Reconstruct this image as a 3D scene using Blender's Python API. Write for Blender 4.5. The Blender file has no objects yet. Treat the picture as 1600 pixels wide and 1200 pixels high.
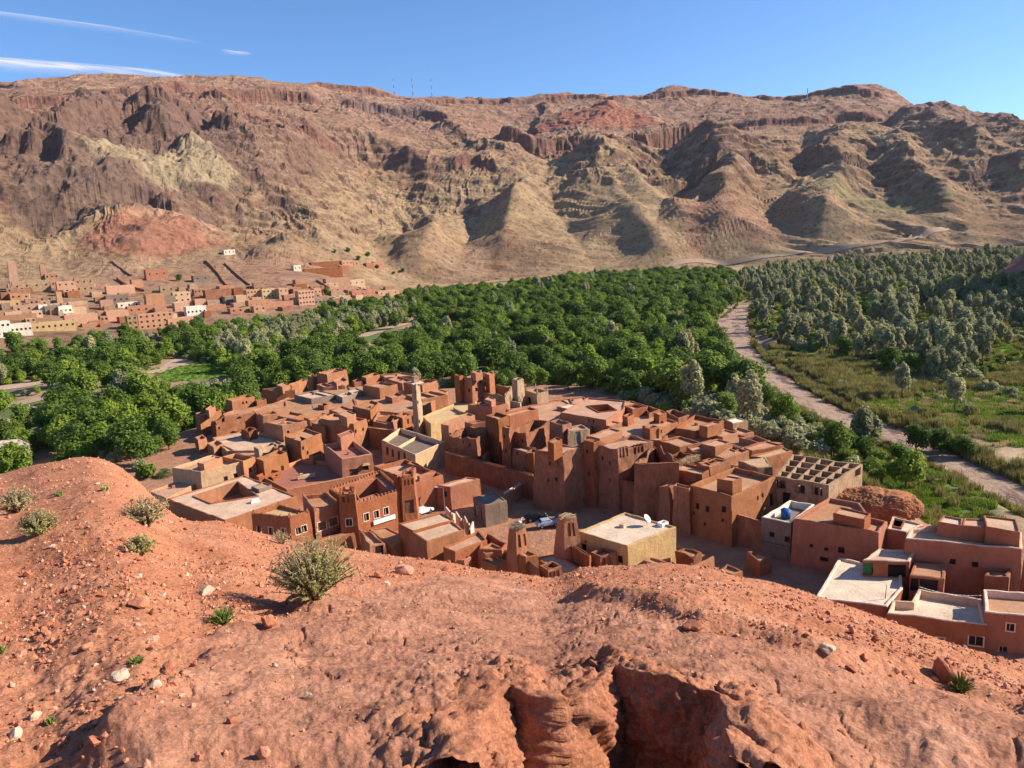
import bpy, bmesh, math, random
import numpy as np
from mathutils import Vector, Matrix
from mathutils.geometry import tessellate_polygon

S = bpy.context.scene
C = S.collection
RND = random.Random(7)
# ------------------------------------------------------------------ camera, sky, sun, exposure
PITCH, ROLL, FPX = 11.0, 3.0, 1155.6
cam_d = bpy.data.cameras.new('camera')
cam_d.sensor_width = 36.0
cam_d.lens = FPX / 1600.0 * 36.0
cam_d.clip_start = 0.1
cam_d.clip_end = 60000.0
cam = bpy.data.objects.new('camera', cam_d)
C.objects.link(cam)
CM = Matrix.Rotation(math.radians(90 - PITCH), 3, 'X') @ Matrix.Rotation(math.radians(-ROLL), 3, 'Z')
cam.matrix_world = CM.to_4x4()
S.camera = cam

SUN_EL, SUN_AZ = 30.5, -5.0          # elevation; degrees behind the +X axis (to the right ; negative = a little in front of the viewer)
sun_dir = Vector((math.cos(math.radians(SUN_EL)) * math.cos(math.radians(SUN_AZ)),
                  -math.cos(math.radians(SUN_EL)) * math.sin(math.radians(SUN_AZ)),
                  math.sin(math.radians(SUN_EL))))
W = bpy.data.worlds.new('World')
S.world = W
W.use_nodes = True
wn = W.node_tree.nodes
wl = W.node_tree.links
bg = wn['Background']
sky = wn.new('ShaderNodeTexSky')
sky.sky_type = 'NISHITA'
sky.sun_disc = False
sky.sun_elevation = math.radians(SUN_EL)
sky.sun_rotation = math.atan2(sun_dir.x, sun_dir.y)
sky.altitude = 1000.0
sky.air_density = 1.0
sky.dust_density = 0.0
sky.ozone_density = 8.0
wl.new(sky.outputs[0], bg.inputs[0])
bg.inputs[1].default_value = 0.10
sl = bpy.data.lights.new('sun', 'SUN')
sl.energy = 5.0
sl.angle = math.radians(0.5)
sl.color = (1.0, 0.90, 0.76)
so = bpy.data.objects.new('sun', sl)
C.objects.link(so)
so.rotation_euler = (-sun_dir).to_track_quat('-Z', 'Y').to_euler()
S.view_settings.view_transform = 'Standard'
S.view_settings.look = 'None'
S.view_settings.gamma = 1.0
S.view_settings.exposure = 0.92
S.view_settings.use_curve_mapping = False
try:
    S.cycles.max_bounces = 6
    S.cycles.diffuse_bounces = 4
    S.cycles.transparent_max_bounces = 12
    S.cycles.volume_bounces = 0
    S.cycles.use_denoising = True
except Exception:
    pass

# ------------------------------------------------------------------ pixel geometry (photograph pixels, 1600 x 1200)
def ray(px, py):
    return (CM @ Vector(((px - 800) / FPX, -(py - 600) / FPX, -1.0))).normalized()
def PZ(px, py, z):
    d = ray(px, py)
    return d * (z / d.z)
def PD(px, py, dist):
    d = ray(px, py)
    return d * (dist / math.hypot(d.x, d.y))
FR = {'P': (230, 570, 6.1538), 'Q': (450, 570, 6.1538), 'R': (670, 570, 6.1538), 'S': (900, 610, 6.1538),
      'T': (230, 700, 6.1538), 'U': (450, 700, 6.1538), 'V': (670, 730, 6.1538), 'W': (880, 730, 6.1538),
      'X': (1100, 640, 6.1538), 'Y': (1120, 760, 6.1538), 'Z': (1340, 780, 6.1538), 'D': (1200, 680, 3.1575),
      'DD': (1260, 850, 4.7059), 'E1': (0, 420, 8.0), 'E2': (170, 420, 8.0), 'E3': (340, 380, 8.0),
      'E4': (460, 370, 8.0), 'I': (0, 0, 1.0)}
def fp(fr, p):
    o = FR[fr]
    return (o[0] + p[0] / o[2], o[1] + p[1] / o[2])
G = -52.0          # level of the near village's lanes
VALLEY = -60.0

# ------------------------------------------------------------------ noise
def _hash(ix, iy, iz, seed):
    h = (ix.astype(np.int64) * 374761393 + iy.astype(np.int64) * 668265263 + iz.astype(np.int64) * 2147483647 + seed * 144665) & 0xFFFFFFFF
    h = ((h ^ (h >> 13)) * 1274126177) & 0xFFFFFFFF
    h = ((h ^ (h >> 16)) * 2246822519) & 0xFFFFFFFF
    return ((h ^ (h >> 15)) & 0xFFFFFF) / float(0xFFFFFF) * 2.0 - 1.0
def vn(x, y, seed=0):
    x = np.asarray(x, float); y = np.asarray(y, float)
    ix = np.floor(x); iy = np.floor(y)
    fx = x - ix; fy = y - iy
    ux = fx * fx * fx * (fx * (fx * 6 - 15) + 10); uy = fy * fy * fy * (fy * (fy * 6 - 15) + 10)
    z = np.zeros_like(ix)
    a = _hash(ix, iy, z, seed); b = _hash(ix + 1, iy, z, seed); c = _hash(ix, iy + 1, z, seed); d = _hash(ix + 1, iy + 1, z, seed)
    return (a * (1 - ux) + b * ux) * (1 - uy) + (c * (1 - ux) + d * ux) * uy
def vn3(x, y, zz, seed=0):
    x = np.asarray(x, float); y = np.asarray(y, float); zz = np.asarray(zz, float)
    iz = np.floor(zz); fz = zz - iz; uz = fz * fz * (3 - 2 * fz)
    def lay(k):
        ix = np.floor(x); iy = np.floor(y)
        fx = x - ix; fy = y - iy
        ux = fx * fx * (3 - 2 * fx); uy = fy * fy * (3 - 2 * fy)
        a = _hash(ix, iy, k, seed); b = _hash(ix + 1, iy, k, seed); c = _hash(ix, iy + 1, k, seed); d = _hash(ix + 1, iy + 1, k, seed)
        return (a * (1 - ux) + b * ux) * (1 - uy) + (c * (1 - ux) + d * ux) * uy
    return lay(iz) * (1 - uz) + lay(iz + 1) * uz
def fbm(x, y, oct=5, seed=0, gain=0.5):
    s = 0; a = 1.0; t = 0
    for i in range(oct):
        s = s + a * vn(x * 2.03 ** i + 13.7 * i, y * 2.03 ** i - 7.1 * i, seed + i)
        t += a; a *= gain
    return s / t
def ridged(x, y, oct=4, seed=0, gain=0.5):
    s = 0; a = 1.0; t = 0
    for i in range(oct):
        n = 1 - np.abs(vn(x * 2.03 ** i + 5.3 * i, y * 2.03 ** i + 9.1 * i, seed + i)) * 2
        s = s + a * n; t += a; a *= gain
    return s / t
def sst(a, b, x):
    t = np.clip((x - a) / (b - a), 0, 1)
    return t * t * (3 - 2 * t)
def seg_dist(x, y, pts):
    """signed distance to a polyline in plan (+ = right of its direction) and the running parameter"""
    best = np.full(np.shape(x), 1e9); sg = np.zeros(np.shape(x)); par = np.zeros(np.shape(x))
    for i in range(len(pts) - 1):
        ax, ay = pts[i][0], pts[i][1]; bx, by = pts[i + 1][0], pts[i + 1][1]
        dx, dy = bx - ax, by - ay; L2 = dx * dx + dy * dy + 1e-9
        t = np.clip(((x - ax) * dx + (y - ay) * dy) / L2, 0, 1)
        ex = x - (ax + t * dx); ey = y - (ay + t * dy)
        d = np.hypot(ex, ey)
        cr = (ex * dy - ey * dx)
        m = d < best
        best = np.where(m, d, best); sg = np.where(m, np.sign(cr), sg); par = np.where(m, i + t, par)
    return best * sg, par
def in_poly(x, y, poly):
    r = np.zeros(np.shape(x), bool)
    n = len(poly)
    for i in range(n):
        x0, y0 = poly[i][0], poly[i][1]; x1, y1 = poly[(i + 1) % n][0], poly[(i + 1) % n][1]
        c = ((y0 > y) != (y1 > y)) & (x < (x1 - x0) * (y - y0) / (y1 - y0 + 1e-12) + x0)
        r ^= c
    return r

# ------------------------------------------------------------------ scene helpers
def link_mesh(name, verts, faces, mat=None, parent=None, smooth=False):
    me = bpy.data.meshes.new(name)
    me.from_pydata([tuple(v) for v in verts], [], faces)
    if mat is not None:
        for m in (mat if isinstance(mat, (list, tuple)) else [mat]):
            me.materials.append(m)
    if smooth:
        me.polygons.foreach_set('use_smooth', [True] * len(me.polygons))
    me.update()
    o = bpy.data.objects.new(name, me)
    C.objects.link(o)
    if parent is not None:
        o.parent = parent
        o.matrix_parent_inverse = parent.matrix_basis.inverted()
    return o
def grid_mesh(name, X, Y, Z, mat, smooth=True, attrs=None):
    r, c = X.shape
    me = bpy.data.meshes.new(name)
    co = np.stack([X, Y, Z], -1).reshape(-1, 3).astype(np.float32)
    idx = np.arange(r * c).reshape(r, c)
    q = np.stack([idx[:-1, :-1], idx[:-1, 1:], idx[1:, 1:], idx[1:, :-1]], -1).reshape(-1, 4).astype(np.int32)
    me.vertices.add(r * c); me.vertices.foreach_set('co', co.ravel())
    me.loops.add(q.size); me.loops.foreach_set('vertex_index', q.ravel())
    me.polygons.add(len(q))
    me.polygons.foreach_set('loop_start', np.arange(0, q.size, 4, dtype=np.int32))
    me.polygons.foreach_set('loop_total', np.full(len(q), 4, np.int32))
    me.polygons.foreach_set('use_smooth', np.full(len(q), smooth))
    for k, v in (attrs or {}).items():
        if v.ndim == 3:
            a = me.attributes.new(k, 'FLOAT_COLOR', 'POINT')
            a.data.foreach_set('color', np.concatenate([v, np.ones(v.shape[:2] + (1,))], -1).astype(np.float32).ravel())
        else:
            a = me.attributes.new(k, 'FLOAT', 'POINT')
            a.data.foreach_set('value', v.astype(np.float32).ravel())
    me.materials.append(mat)
    me.update(calc_edges=True); me.validate()
    o = bpy.data.objects.new(name, me)
    C.objects.link(o)
    return o
def tag(o, label=None, cat=None, group=None, kind=None):
    if label: o['label'] = label
    if cat: o['category'] = cat
    if group: o['group'] = group
    if kind: o['kind'] = kind
    return o
def empty(name, loc):
    e = bpy.data.objects.new(name, None)
    e.empty_display_size = 0.5
    e.location = loc
    C.objects.link(e)
    return e
class MB:
    def __init__(s): s.v = []; s.f = []; s.m = []
    def quad(s, a, b, c, d, m=0):
        n = len(s.v); s.v += [a, b, c, d]; s.f.append((n, n + 1, n + 2, n + 3)); s.m.append(m)
    def box(s, c, e, rz=0.0, m=0, taper=0.0):
        n = len(s.v); cs, sn = math.cos(rz), math.sin(rz)
        for k in range(8):
            dz = e[2] if k & 4 else -e[2]; t = 1 - (taper if k & 4 else 0)
            dx = (e[0] if k & 1 else -e[0]) * t; dy = (e[1] if k & 2 else -e[1]) * t
            s.v.append((c[0] + dx * cs - dy * sn, c[1] + dx * sn + dy * cs, c[2] + dz))
        for q in ((0, 2, 3, 1), (4, 5, 7, 6), (0, 1, 5, 4), (1, 3, 7, 5), (3, 2, 6, 7), (2, 0, 4, 6)):
            s.f.append(tuple(n + i for i in q)); s.m.append(m)
    def tube(s, p0, p1, r0, r1, k=6, m=0):
        p0 = Vector(p0); p1 = Vector(p1); d = (p1 - p0).normalized()
        a = d.orthogonal().normalized(); b = d.cross(a); n = len(s.v)
        for p, r in ((p0, r0), (p1, r1)):
            for i in range(k):
                t = 2 * math.pi * i / k
                s.v.append(tuple(p + a * (math.cos(t) * r) + b * (math.sin(t) * r)))
        for i in range(k):
            j = (i + 1) % k
            s.f.append((n + i, n + j, n + k + j, n + k + i)); s.m.append(m)
        s.f.append(tuple(n + k + i for i in range(k))); s.m.append(m)
        s.f.append(tuple(n + k - 1 - i for i in range(k))); s.m.append(m)
    def build(s, name, mat, parent=None, smooth=False):
        o = link_mesh(name, s.v, s.f, mat, parent, smooth)
        if isinstance(mat, (list, tuple)) and len(mat) > 1:
            o.data.polygons.foreach_set('material_index', s.m)
        return o

# ------------------------------------------------------------------ materials
def new_mat(name):
    m = bpy.data.materials.new(name); m.use_nodes = True
    nt = m.node_tree
    b = nt.nodes['Principled BSDF']
    b.inputs['Roughness'].default_value = 0.95
    if 'Specular IOR Level' in b.inputs: b.inputs['Specular IOR Level'].default_value = 0.15
    return m, nt, b
def N(nt, t, **kw):
    n = nt.nodes.new(t)
    for k, v in kw.items():
        if k.startswith('i_'):
            key = k[2:].replace('_', ' ')
            n.inputs[int(key) if key.isdigit() else key].default_value = v
        else: setattr(n, k, v)
    return n
def ramp(nt, fac, stops):
    r = N(nt, 'ShaderNodeValToRGB')
    el = r.color_ramp.elements
    while len(el) < len(stops): el.new(0.5)
    for e, (p, c) in zip(el, stops):
        e.position = p; e.color = tuple(c) + (1.0,) if len(c) == 3 else c
    nt.links.new(fac, r.inputs[0])
    return r.outputs[0]
def noise(nt, vec, scale, detail=6, rough=0.6, dist=0.0):
    n = N(nt, 'ShaderNodeTexNoise')
    n.inputs['Scale'].default_value = scale; n.inputs['Detail'].default_value = detail
    n.inputs['Roughness'].default_value = rough; n.inputs['Distortion'].default_value = dist
    if vec is not None: nt.links.new(vec, n.inputs['Vector'])
    return n.outputs[0]
def mixc(nt, fac, a, b, mode='MIX'):
    m = N(nt, 'ShaderNodeMix', data_type='RGBA', blend_type=mode)
    for s, v in ((m.inputs[0], fac), (m.inputs[6], a), (m.inputs[7], b)):
        if hasattr(v, 'is_output'): nt.links.new(v, s)
        elif isinstance(v, (int, float)): s.default_value = v
        else: s.default_value = tuple(v) + (1.0,) if len(v) == 3 else v
    return m.outputs[2]
def bump(nt, b, h, strength, dist, chain=None):
    n = N(nt, 'ShaderNodeBump'); n.inputs['Strength'].default_value = strength; n.inputs['Distance'].default_value = dist
    nt.links.new(h, n.inputs['Height'])
    if chain is not None: nt.links.new(chain, n.inputs['Normal'])
    nt.links.new(n.outputs[0], b.inputs['Normal'])
    return n.outputs[0]
def mathn(nt, op, a, b=None):
    n = N(nt, 'ShaderNodeMath', operation=op)
    for i, v in enumerate((a, b)):
        if v is None: continue
        if hasattr(v, 'is_output'): nt.links.new(v, n.inputs[i])
        else: n.inputs[i].default_value = v
    return n.outputs[0]
def mapped(nt, scale=(1, 1, 1)):
    g = N(nt, 'ShaderNodeNewGeometry')
    mp = N(nt, 'ShaderNodeMapping'); mp.inputs['Scale'].default_value = scale
    nt.links.new(g.outputs['Position'], mp.inputs['Vector'])
    return mp.outputs[0]

def wall_mat(name, col, var=0.18, streak=0.3):
    """earthen plaster: blotches, vertical rain streaks, straw-flecked grain, lighter worn patches"""
    m, nt, b = new_mat(name)
    p = mapped(nt); pv = mapped(nt, (1.0, 1.0, 0.3))
    oi = N(nt, 'ShaderNodeObjectInfo')
    hs = N(nt, 'ShaderNodeHueSaturation')
    c = Vector(col) * 0.78
    n1 = noise(nt, p, 0.35, 5, 0.65)
    base = ramp(nt, n1, [(0.3, c * (1 - var)), (0.52, c), (0.72, c * (1 + var) + Vector((0.015, 0.012, 0.01)))])
    n2 = noise(nt, pv, 1.6, 4, 0.6)
    st = ramp(nt, n2, [(0.38, (0.55, 0.5, 0.48)), (0.55, (1, 1, 1)), (0.75, (1.12, 1.08, 1.04))])
    base = mixc(nt, streak, base, st, 'MULTIPLY')
    n3 = noise(nt, p, 7.0, 3, 0.7)
    gr = ramp(nt, n3, [(0.3, (0.8, 0.78, 0.76)), (0.7, (1.15, 1.15, 1.15))])
    base = mixc(nt, 0.6, base, gr, 'MULTIPLY')
    v = mathn(nt, 'MULTIPLY_ADD', oi.outputs['Random'], 0.24)
    v.node.inputs[2].default_value = 0.86
    nt.links.new(v, hs.inputs['Value'])
    s = mathn(nt, 'MULTIPLY_ADD', oi.outputs['Random'], -0.15)
    s.node.inputs[2].default_value = 1.03
    nt.links.new(s, hs.inputs['Saturation'])
    nt.links.new(base, hs.inputs['Color'])
    nt.links.new(hs.outputs[0], b.inputs['Base Color'])
    n4 = noise(nt, p, 2.2, 6, 0.7)
    ch = bump(nt, b, n4, 0.55, 0.25)
    n5 = noise(nt, p, 14.0, 3, 0.6)
    bump(nt, b, n5, 0.4, 0.05, ch)
    return m
def plain_mat(name, col, rough=0.8, var=0.15, scale=2.0, bmp=0.3, metal=0.0):
    m, nt, b = new_mat(name)
    p = mapped(nt)
    c = Vector(col)
    n1 = noise(nt, p, scale, 5, 0.65)
    nt.links.new(ramp(nt, n1, [(0.3, c * (1 - var)), (0.7, c * (1 + var))]), b.inputs['Base Color'])
    b.inputs['Roughness'].default_value = rough; b.inputs['Metallic'].default_value = metal
    if bmp: bump(nt, b, noise(nt, p, scale * 5, 4, 0.6), bmp, 0.05)
    return m
MAT = {
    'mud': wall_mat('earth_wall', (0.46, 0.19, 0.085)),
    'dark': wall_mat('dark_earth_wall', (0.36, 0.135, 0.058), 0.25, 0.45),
    'red': wall_mat('red_plaster', (0.45, 0.157, 0.068), 0.12, 0.25),
    'salmon': wall_mat('salmon_plaster', (0.61, 0.285, 0.14), 0.1, 0.25),
    'cream': wall_mat('cream_plaster', (0.66, 0.42, 0.23), 0.1, 0.25),
    'yellow': wall_mat('yellow_plaster', (0.68, 0.46, 0.22), 0.1, 0.3),
    'sand': wall_mat('sand_earth_wall', (0.50, 0.32, 0.18), 0.2, 0.6),
    'grey': wall_mat('concrete_wall', (0.30, 0.22, 0.165), 0.15, 0.3),
    'white': wall_mat('limewash', (0.92, 0.78, 0.62), 0.1, 0.3),
    'far_salmon': wall_mat('far_orange_wall', (0.62, 0.315, 0.175), 0.12, 0.2),
    'far_red': wall_mat('far_red_wall', (0.52, 0.225, 0.125), 0.15, 0.2),
    'far_mud': wall_mat('far_earth_wall', (0.50, 0.265, 0.155), 0.15, 0.2),
    'roof': wall_mat('earth_roof', (0.60, 0.31, 0.165), 0.2, 0.1),
    'roof_pale': wall_mat('pale_earth_roof', (0.70, 0.44, 0.27), 0.2, 0.1),
    'roof_white': wall_mat('lime_roof', (0.92, 0.70, 0.51), 0.22, 0.1),
    'roof_yellow': wall_mat('yellow_roof', (0.72, 0.47, 0.22), 0.12, 0.1),
    'roof_pink': wall_mat('pink_roof', (0.50, 0.205, 0.14), 0.15, 0.1),
    'coping': wall_mat('lime_coping', (0.88, 0.62, 0.44), 0.15, 0.2),
    'earth': wall_mat('lane_earth', (0.40, 0.185, 0.10), 0.2, 0.1),
    'wood': plain_mat('old_wood', (0.16, 0.09, 0.055), 0.8, 0.3, 6),
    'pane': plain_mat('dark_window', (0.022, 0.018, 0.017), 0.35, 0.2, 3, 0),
    'frame': plain_mat('pale_frame', (0.66, 0.48, 0.36), 0.8, 0.1, 3),
    'straw': plain_mat('straw', (0.50, 0.36, 0.20), 0.95, 0.35, 5),
    'metal': plain_mat('grey_metal', (0.35, 0.35, 0.36), 0.5, 0.15, 4, 0.1, 0.6),
    'bluetank': plain_mat('blue_plastic', (0.02, 0.10, 0.30), 0.45, 0.1, 3, 0.05),
    'whitepaint': plain_mat('white_paint', (0.75, 0.74, 0.72), 0.45, 0.05, 3, 0.05),
    'redpaint': plain_mat('red_paint', (0.45, 0.05, 0.04), 0.5, 0.1, 3, 0.05),
    'blackpaint': plain_mat('dark_car_paint', (0.015, 0.016, 0.02), 0.3, 0.1, 3, 0),
    'bluepaint': plain_mat('pale_blue_car_paint', (0.30, 0.36, 0.45), 0.35, 0.08, 3, 0),
    'rubber': plain_mat('rubber', (0.02, 0.02, 0.02), 0.8, 0.1, 3, 0),
    'green': plain_mat('green_door', (0.03, 0.16, 0.06), 0.6, 0.2, 3, 0.1),
    'twig': plain_mat('twigs', (0.30, 0.23, 0.16), 0.95, 0.35, 9),
    'path': wall_mat('dirt_road', (0.55, 0.38, 0.26), 0.2, 0.05),
    'bark': plain_mat('bark', (0.14, 0.10, 0.07), 0.95, 0.3, 6),
}
def leaf_mat(name, col, var=0.35, trans=0.25):
    m, nt, b = new_mat(name)
    c = Vector(col) * 0.85
    oi = N(nt, 'ShaderNodeObjectInfo')
    at = N(nt, 'ShaderNodeAttribute', attribute_name='tint')
    f = mathn(nt, 'ADD', mathn(nt, 'MULTIPLY', oi.outputs['Random'], 0.65), mathn(nt, 'MULTIPLY', at.outputs['Fac'], 0.35))
    colr = ramp(nt, f, [(0.05, c * (1 - var)), (0.5, c), (0.95, Vector((c.x * (1 + var * 1.5), c.y * (1 + var), c.z * (1 + var * .6))))])
    nt.links.new(colr, b.inputs['Base Color'])
    b.inputs['Roughness'].default_value = 0.7
    tr = N(nt, 'ShaderNodeBsdfTranslucent')
    nt.links.new(colr, tr.inputs['Color'])
    ms = N(nt, 'ShaderNodeMixShader'); ms.inputs[0].default_value = trans
    nt.links.new(b.outputs[0], ms.inputs[1]); nt.links.new(tr.outputs[0], ms.inputs[2])
    nt.links.new(ms.outputs[0], nt.nodes['Material Output'].inputs['Surface'])
    return m
MAT['leaf_dark'] = leaf_mat('walnut_leaves', (0.155, 0.235, 0.038), 0.5, 0.34)
MAT['leaf_grey'] = leaf_mat('poplar_leaves', (0.42, 0.42, 0.22), 0.3, 0.35)
MAT['leaf_lime'] = leaf_mat('bright_leaves', (0.19, 0.275, 0.035), 0.4, 0.32)
MAT['reed'] = leaf_mat('reed_blades', (0.30, 0.27, 0.085), 0.35)
MAT['bush'] = leaf_mat('shrub_leaves', (0.48, 0.43, 0.15), 0.35)
MAT['drygrass'] = leaf_mat('dry_grass', (0.50, 0.40, 0.19), 0.3)
MAT['weed'] = leaf_mat('green_weed', (0.20, 0.27, 0.06), 0.3)
MAT['palm'] = leaf_mat('palm_leaves', (0.10, 0.14, 0.05), 0.3)
# ================================================================== the hillside underfoot
BROW = [(-420, 730, 30), (-200, 745, 32), (0, 746, 33), (60, 728, 32), (140, 714, 30), (185, 730, 27), (230, 772, 22), (275, 812, 18.5), (350, 818, 18),
        (440, 850, 16.5), (560, 868, 15), (640, 878, 14.5), (700, 884, 14.2), (800, 902, 13.6), (868, 913, 13.2), (905, 893, 14.2), (1000, 889, 14.6),
        (1100, 896, 14.6), (1200, 920, 14.4), (1270, 941, 14.2), (1400, 986, 14), (1600, 1048, 13.5), (1800, 1110, 13), (2100, 1180, 12.5)]
_baz, _bm, _bd = [], [], []
for px, py, dd in BROW:
    r = ray(px, py)
    _baz.append(math.atan2(r.x, r.y)); _bm.append(-r.z / math.hypot(r.x, r.y)); _bd.append(dd)
_baz = np.array(_baz); _bm = np.array(_bm); _bd = np.array(_bd)
EYE = 1.65
_fa = np.linspace(-1.6, 1.6, 2400)
_kk = np.exp(-0.5 * (np.arange(-40, 41) / 9.0) ** 2); _kk /= _kk.sum()
def _sm(v): 
    w = np.interp(_fa, _baz, v); return np.convolve(np.pad(w, 40, mode='edge'), _kk, 'valid')
_fm, _fd = _sm(_bm), _sm(_bd)
def hill_base(x, y):
    az = np.arctan2(x, np.maximum(y, 1e-6) if np.ndim(y) == 0 else y); d = np.hypot(x, y)
    m = np.interp(az, _fa, _fm); db = np.interp(az, _fa, _fd)
    z1 = -EYE + (-m + 2 * EYE / db) * d - EYE / db ** 2 * d * d
    e = np.maximum(d - db, 0)
    lim = 9.0
    z2 = -m * db - m * e - np.where(e < lim, 0.02 * e * e, 0.02 * lim * lim + 0.36 * (e - lim))
    return np.where(d < db, z1, z2)
def march(px, py, f, d0, d1, n=4000):
    r = ray(px, py); h = math.hypot(r.x, r.y)
    t = np.exp(np.linspace(math.log(d0), math.log(d1), n)) / h
    z = f(r.x * t, r.y * t)
    k = np.nonzero(r.z * t < z)[0]
    if len(k) == 0: return None
    k = k[0]
    return Vector((r.x * t[k], r.y * t[k], float(z[k])))
def fgp(px, py):
    p = march(px, py, hill_base, 1.0, 60)
    return p if p is not None else PD(px, py, 14)
SLAB_EDGE = [fgp(*q) for q in ((120, 1230), (200, 1130), (250, 1085), (285, 1040), (335, 995), (395, 968), (480, 940), (540, 925))]
SLAB_TOP = [fgp(*q) for q in ((870, 925), (965, 945), (1090, 985), (1180, 1012), (1300, 1045), (1480, 1085), (1640, 1140))]
STEP2 = [fgp(*q) for q in ((575, 905), (690, 900), (800, 915))]
SCARP = [fgp(*q) for q in ((680, 1275), (692, 1185), (735, 1122), (785, 1086), (830, 1110), (868, 1136), (898, 1104), (944, 1068), (968, 1078), (1050, 1098), (1130, 1116), (1170, 1136), (1192, 1180), (1204, 1275))]
SCARP_POLY = SCARP + [Vector((0.75, 0.3, 0)), Vector((-0.3, 0.3, 0))]
BOULDER = fgp(1530, 1180)
def hill_z(x, y):
    z = hill_base(x, y); d = np.hypot(x, y)
    bq = np.hypot((x - BOULDER.x) / 1.15, (y - BOULDER.y + .15) / .75)
    z = z + .24 * (1 - sst(0.1, 1.05, bq + fbm(x * 2.2, y * 2.2, 3, 48) * .22)) * (1 + .25 * fbm(x * 3, y * 3, 3, 49))
    near = d < 6.0
    if np.any(near):
        sc, _ = seg_dist(x, y, SCARP)
        ins = in_poly(x, y, SCARP_POLY)
        q = np.where(ins, np.abs(sc), -np.abs(sc)) + fbm(x * 5, y * 5, 5, 46, .6) * .08
        drop = sst(-.01, .07, q) * .62 + sst(.05, .35, q + fbm(x * 3, y * 3, 2, 47) * .15) * .55
        lip = np.exp(-(np.maximum(-q, 0) / .38) ** 2) * (q < .05)
        z = z - np.where(near, drop * (1 + .25 * fbm(x * 6, y * 6, 3, 50)), 0) + np.where(near, lip * (.075 + .07 * fbm(x * 4, y * 4, 4, 51) + .03 * fbm(x * 16, y * 16, 3, 52)), 0)
    sd, par = seg_dist(x, y, SLAB_EDGE)
    wob = fbm(x * 1.7, y * 1.7, 3, 40) * 0.25
    s1 = sst(-0.06, 0.10, sd + wob) * np.exp(-np.maximum(sd, 0) / 3.0) * sst(0.0, 0.6, par) * (1 - sst(6.0, 6.98, par))
    z = z + 0.13 * s1
    st, pt = seg_dist(x, y, SLAB_TOP)
    wob2 = fbm(x * 1.1, y * 1.1, 3, 44) * 0.3
    slab = sst(-0.1, 0.3, sd + wob) * sst(-0.1, 0.35, st + wob2)
    up = sst(-0.15, 0.25, -(st + wob2)) * sst(0.0, 0.4, pt) * np.exp(-np.maximum(-st, 0) / 2.5)
    z = z + 0.16 * up
    # broad undulation, lumps, pits and slanting ribs in the bare rock
    z = z + fbm(x * 0.35, y * 0.35, 3, 3) * 0.16 * np.clip(d / 6, 0.3, 1.3)
    z = z + fbm(x * 1.3, y * 1.3, 5, 5) * 0.045
    u = (x * 0.80 + y * 0.60); v = (-x * 0.60 + y * 0.80)
    z = z + slab * ridged(u * 0.55, v * 2.4, 4, 9) * 0.022
    rg = np.maximum(ridged(x * 1.1, y * 1.1, 4, 12), 0)
    z = z + (rg ** 2) * 0.025
    pit = np.maximum(vn(x * 3.1, y * 3.1, 21) - 0.35, 0) ** 1.3
    z = z - pit * 0.045 * (0.4 + slab)
    crk = np.abs(fbm(x * 0.9 + 3, y * 0.9, 4, 31))
    z = z - 0.025 * np.exp(-(crk / 0.012) ** 2) * slab
    z = z + fbm(x * 7, y * 7, 4, 60, 0.65) * 0.026 * np.clip(12 / (d + 3), 0.5, 1.4)
    peb = np.maximum(vn(x * 13, y * 13, 71), 0) ** 2
    z = z + peb * 0.018 * (1 - 0.75 * slab)
    return z
HILL_OBJ = None
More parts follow.
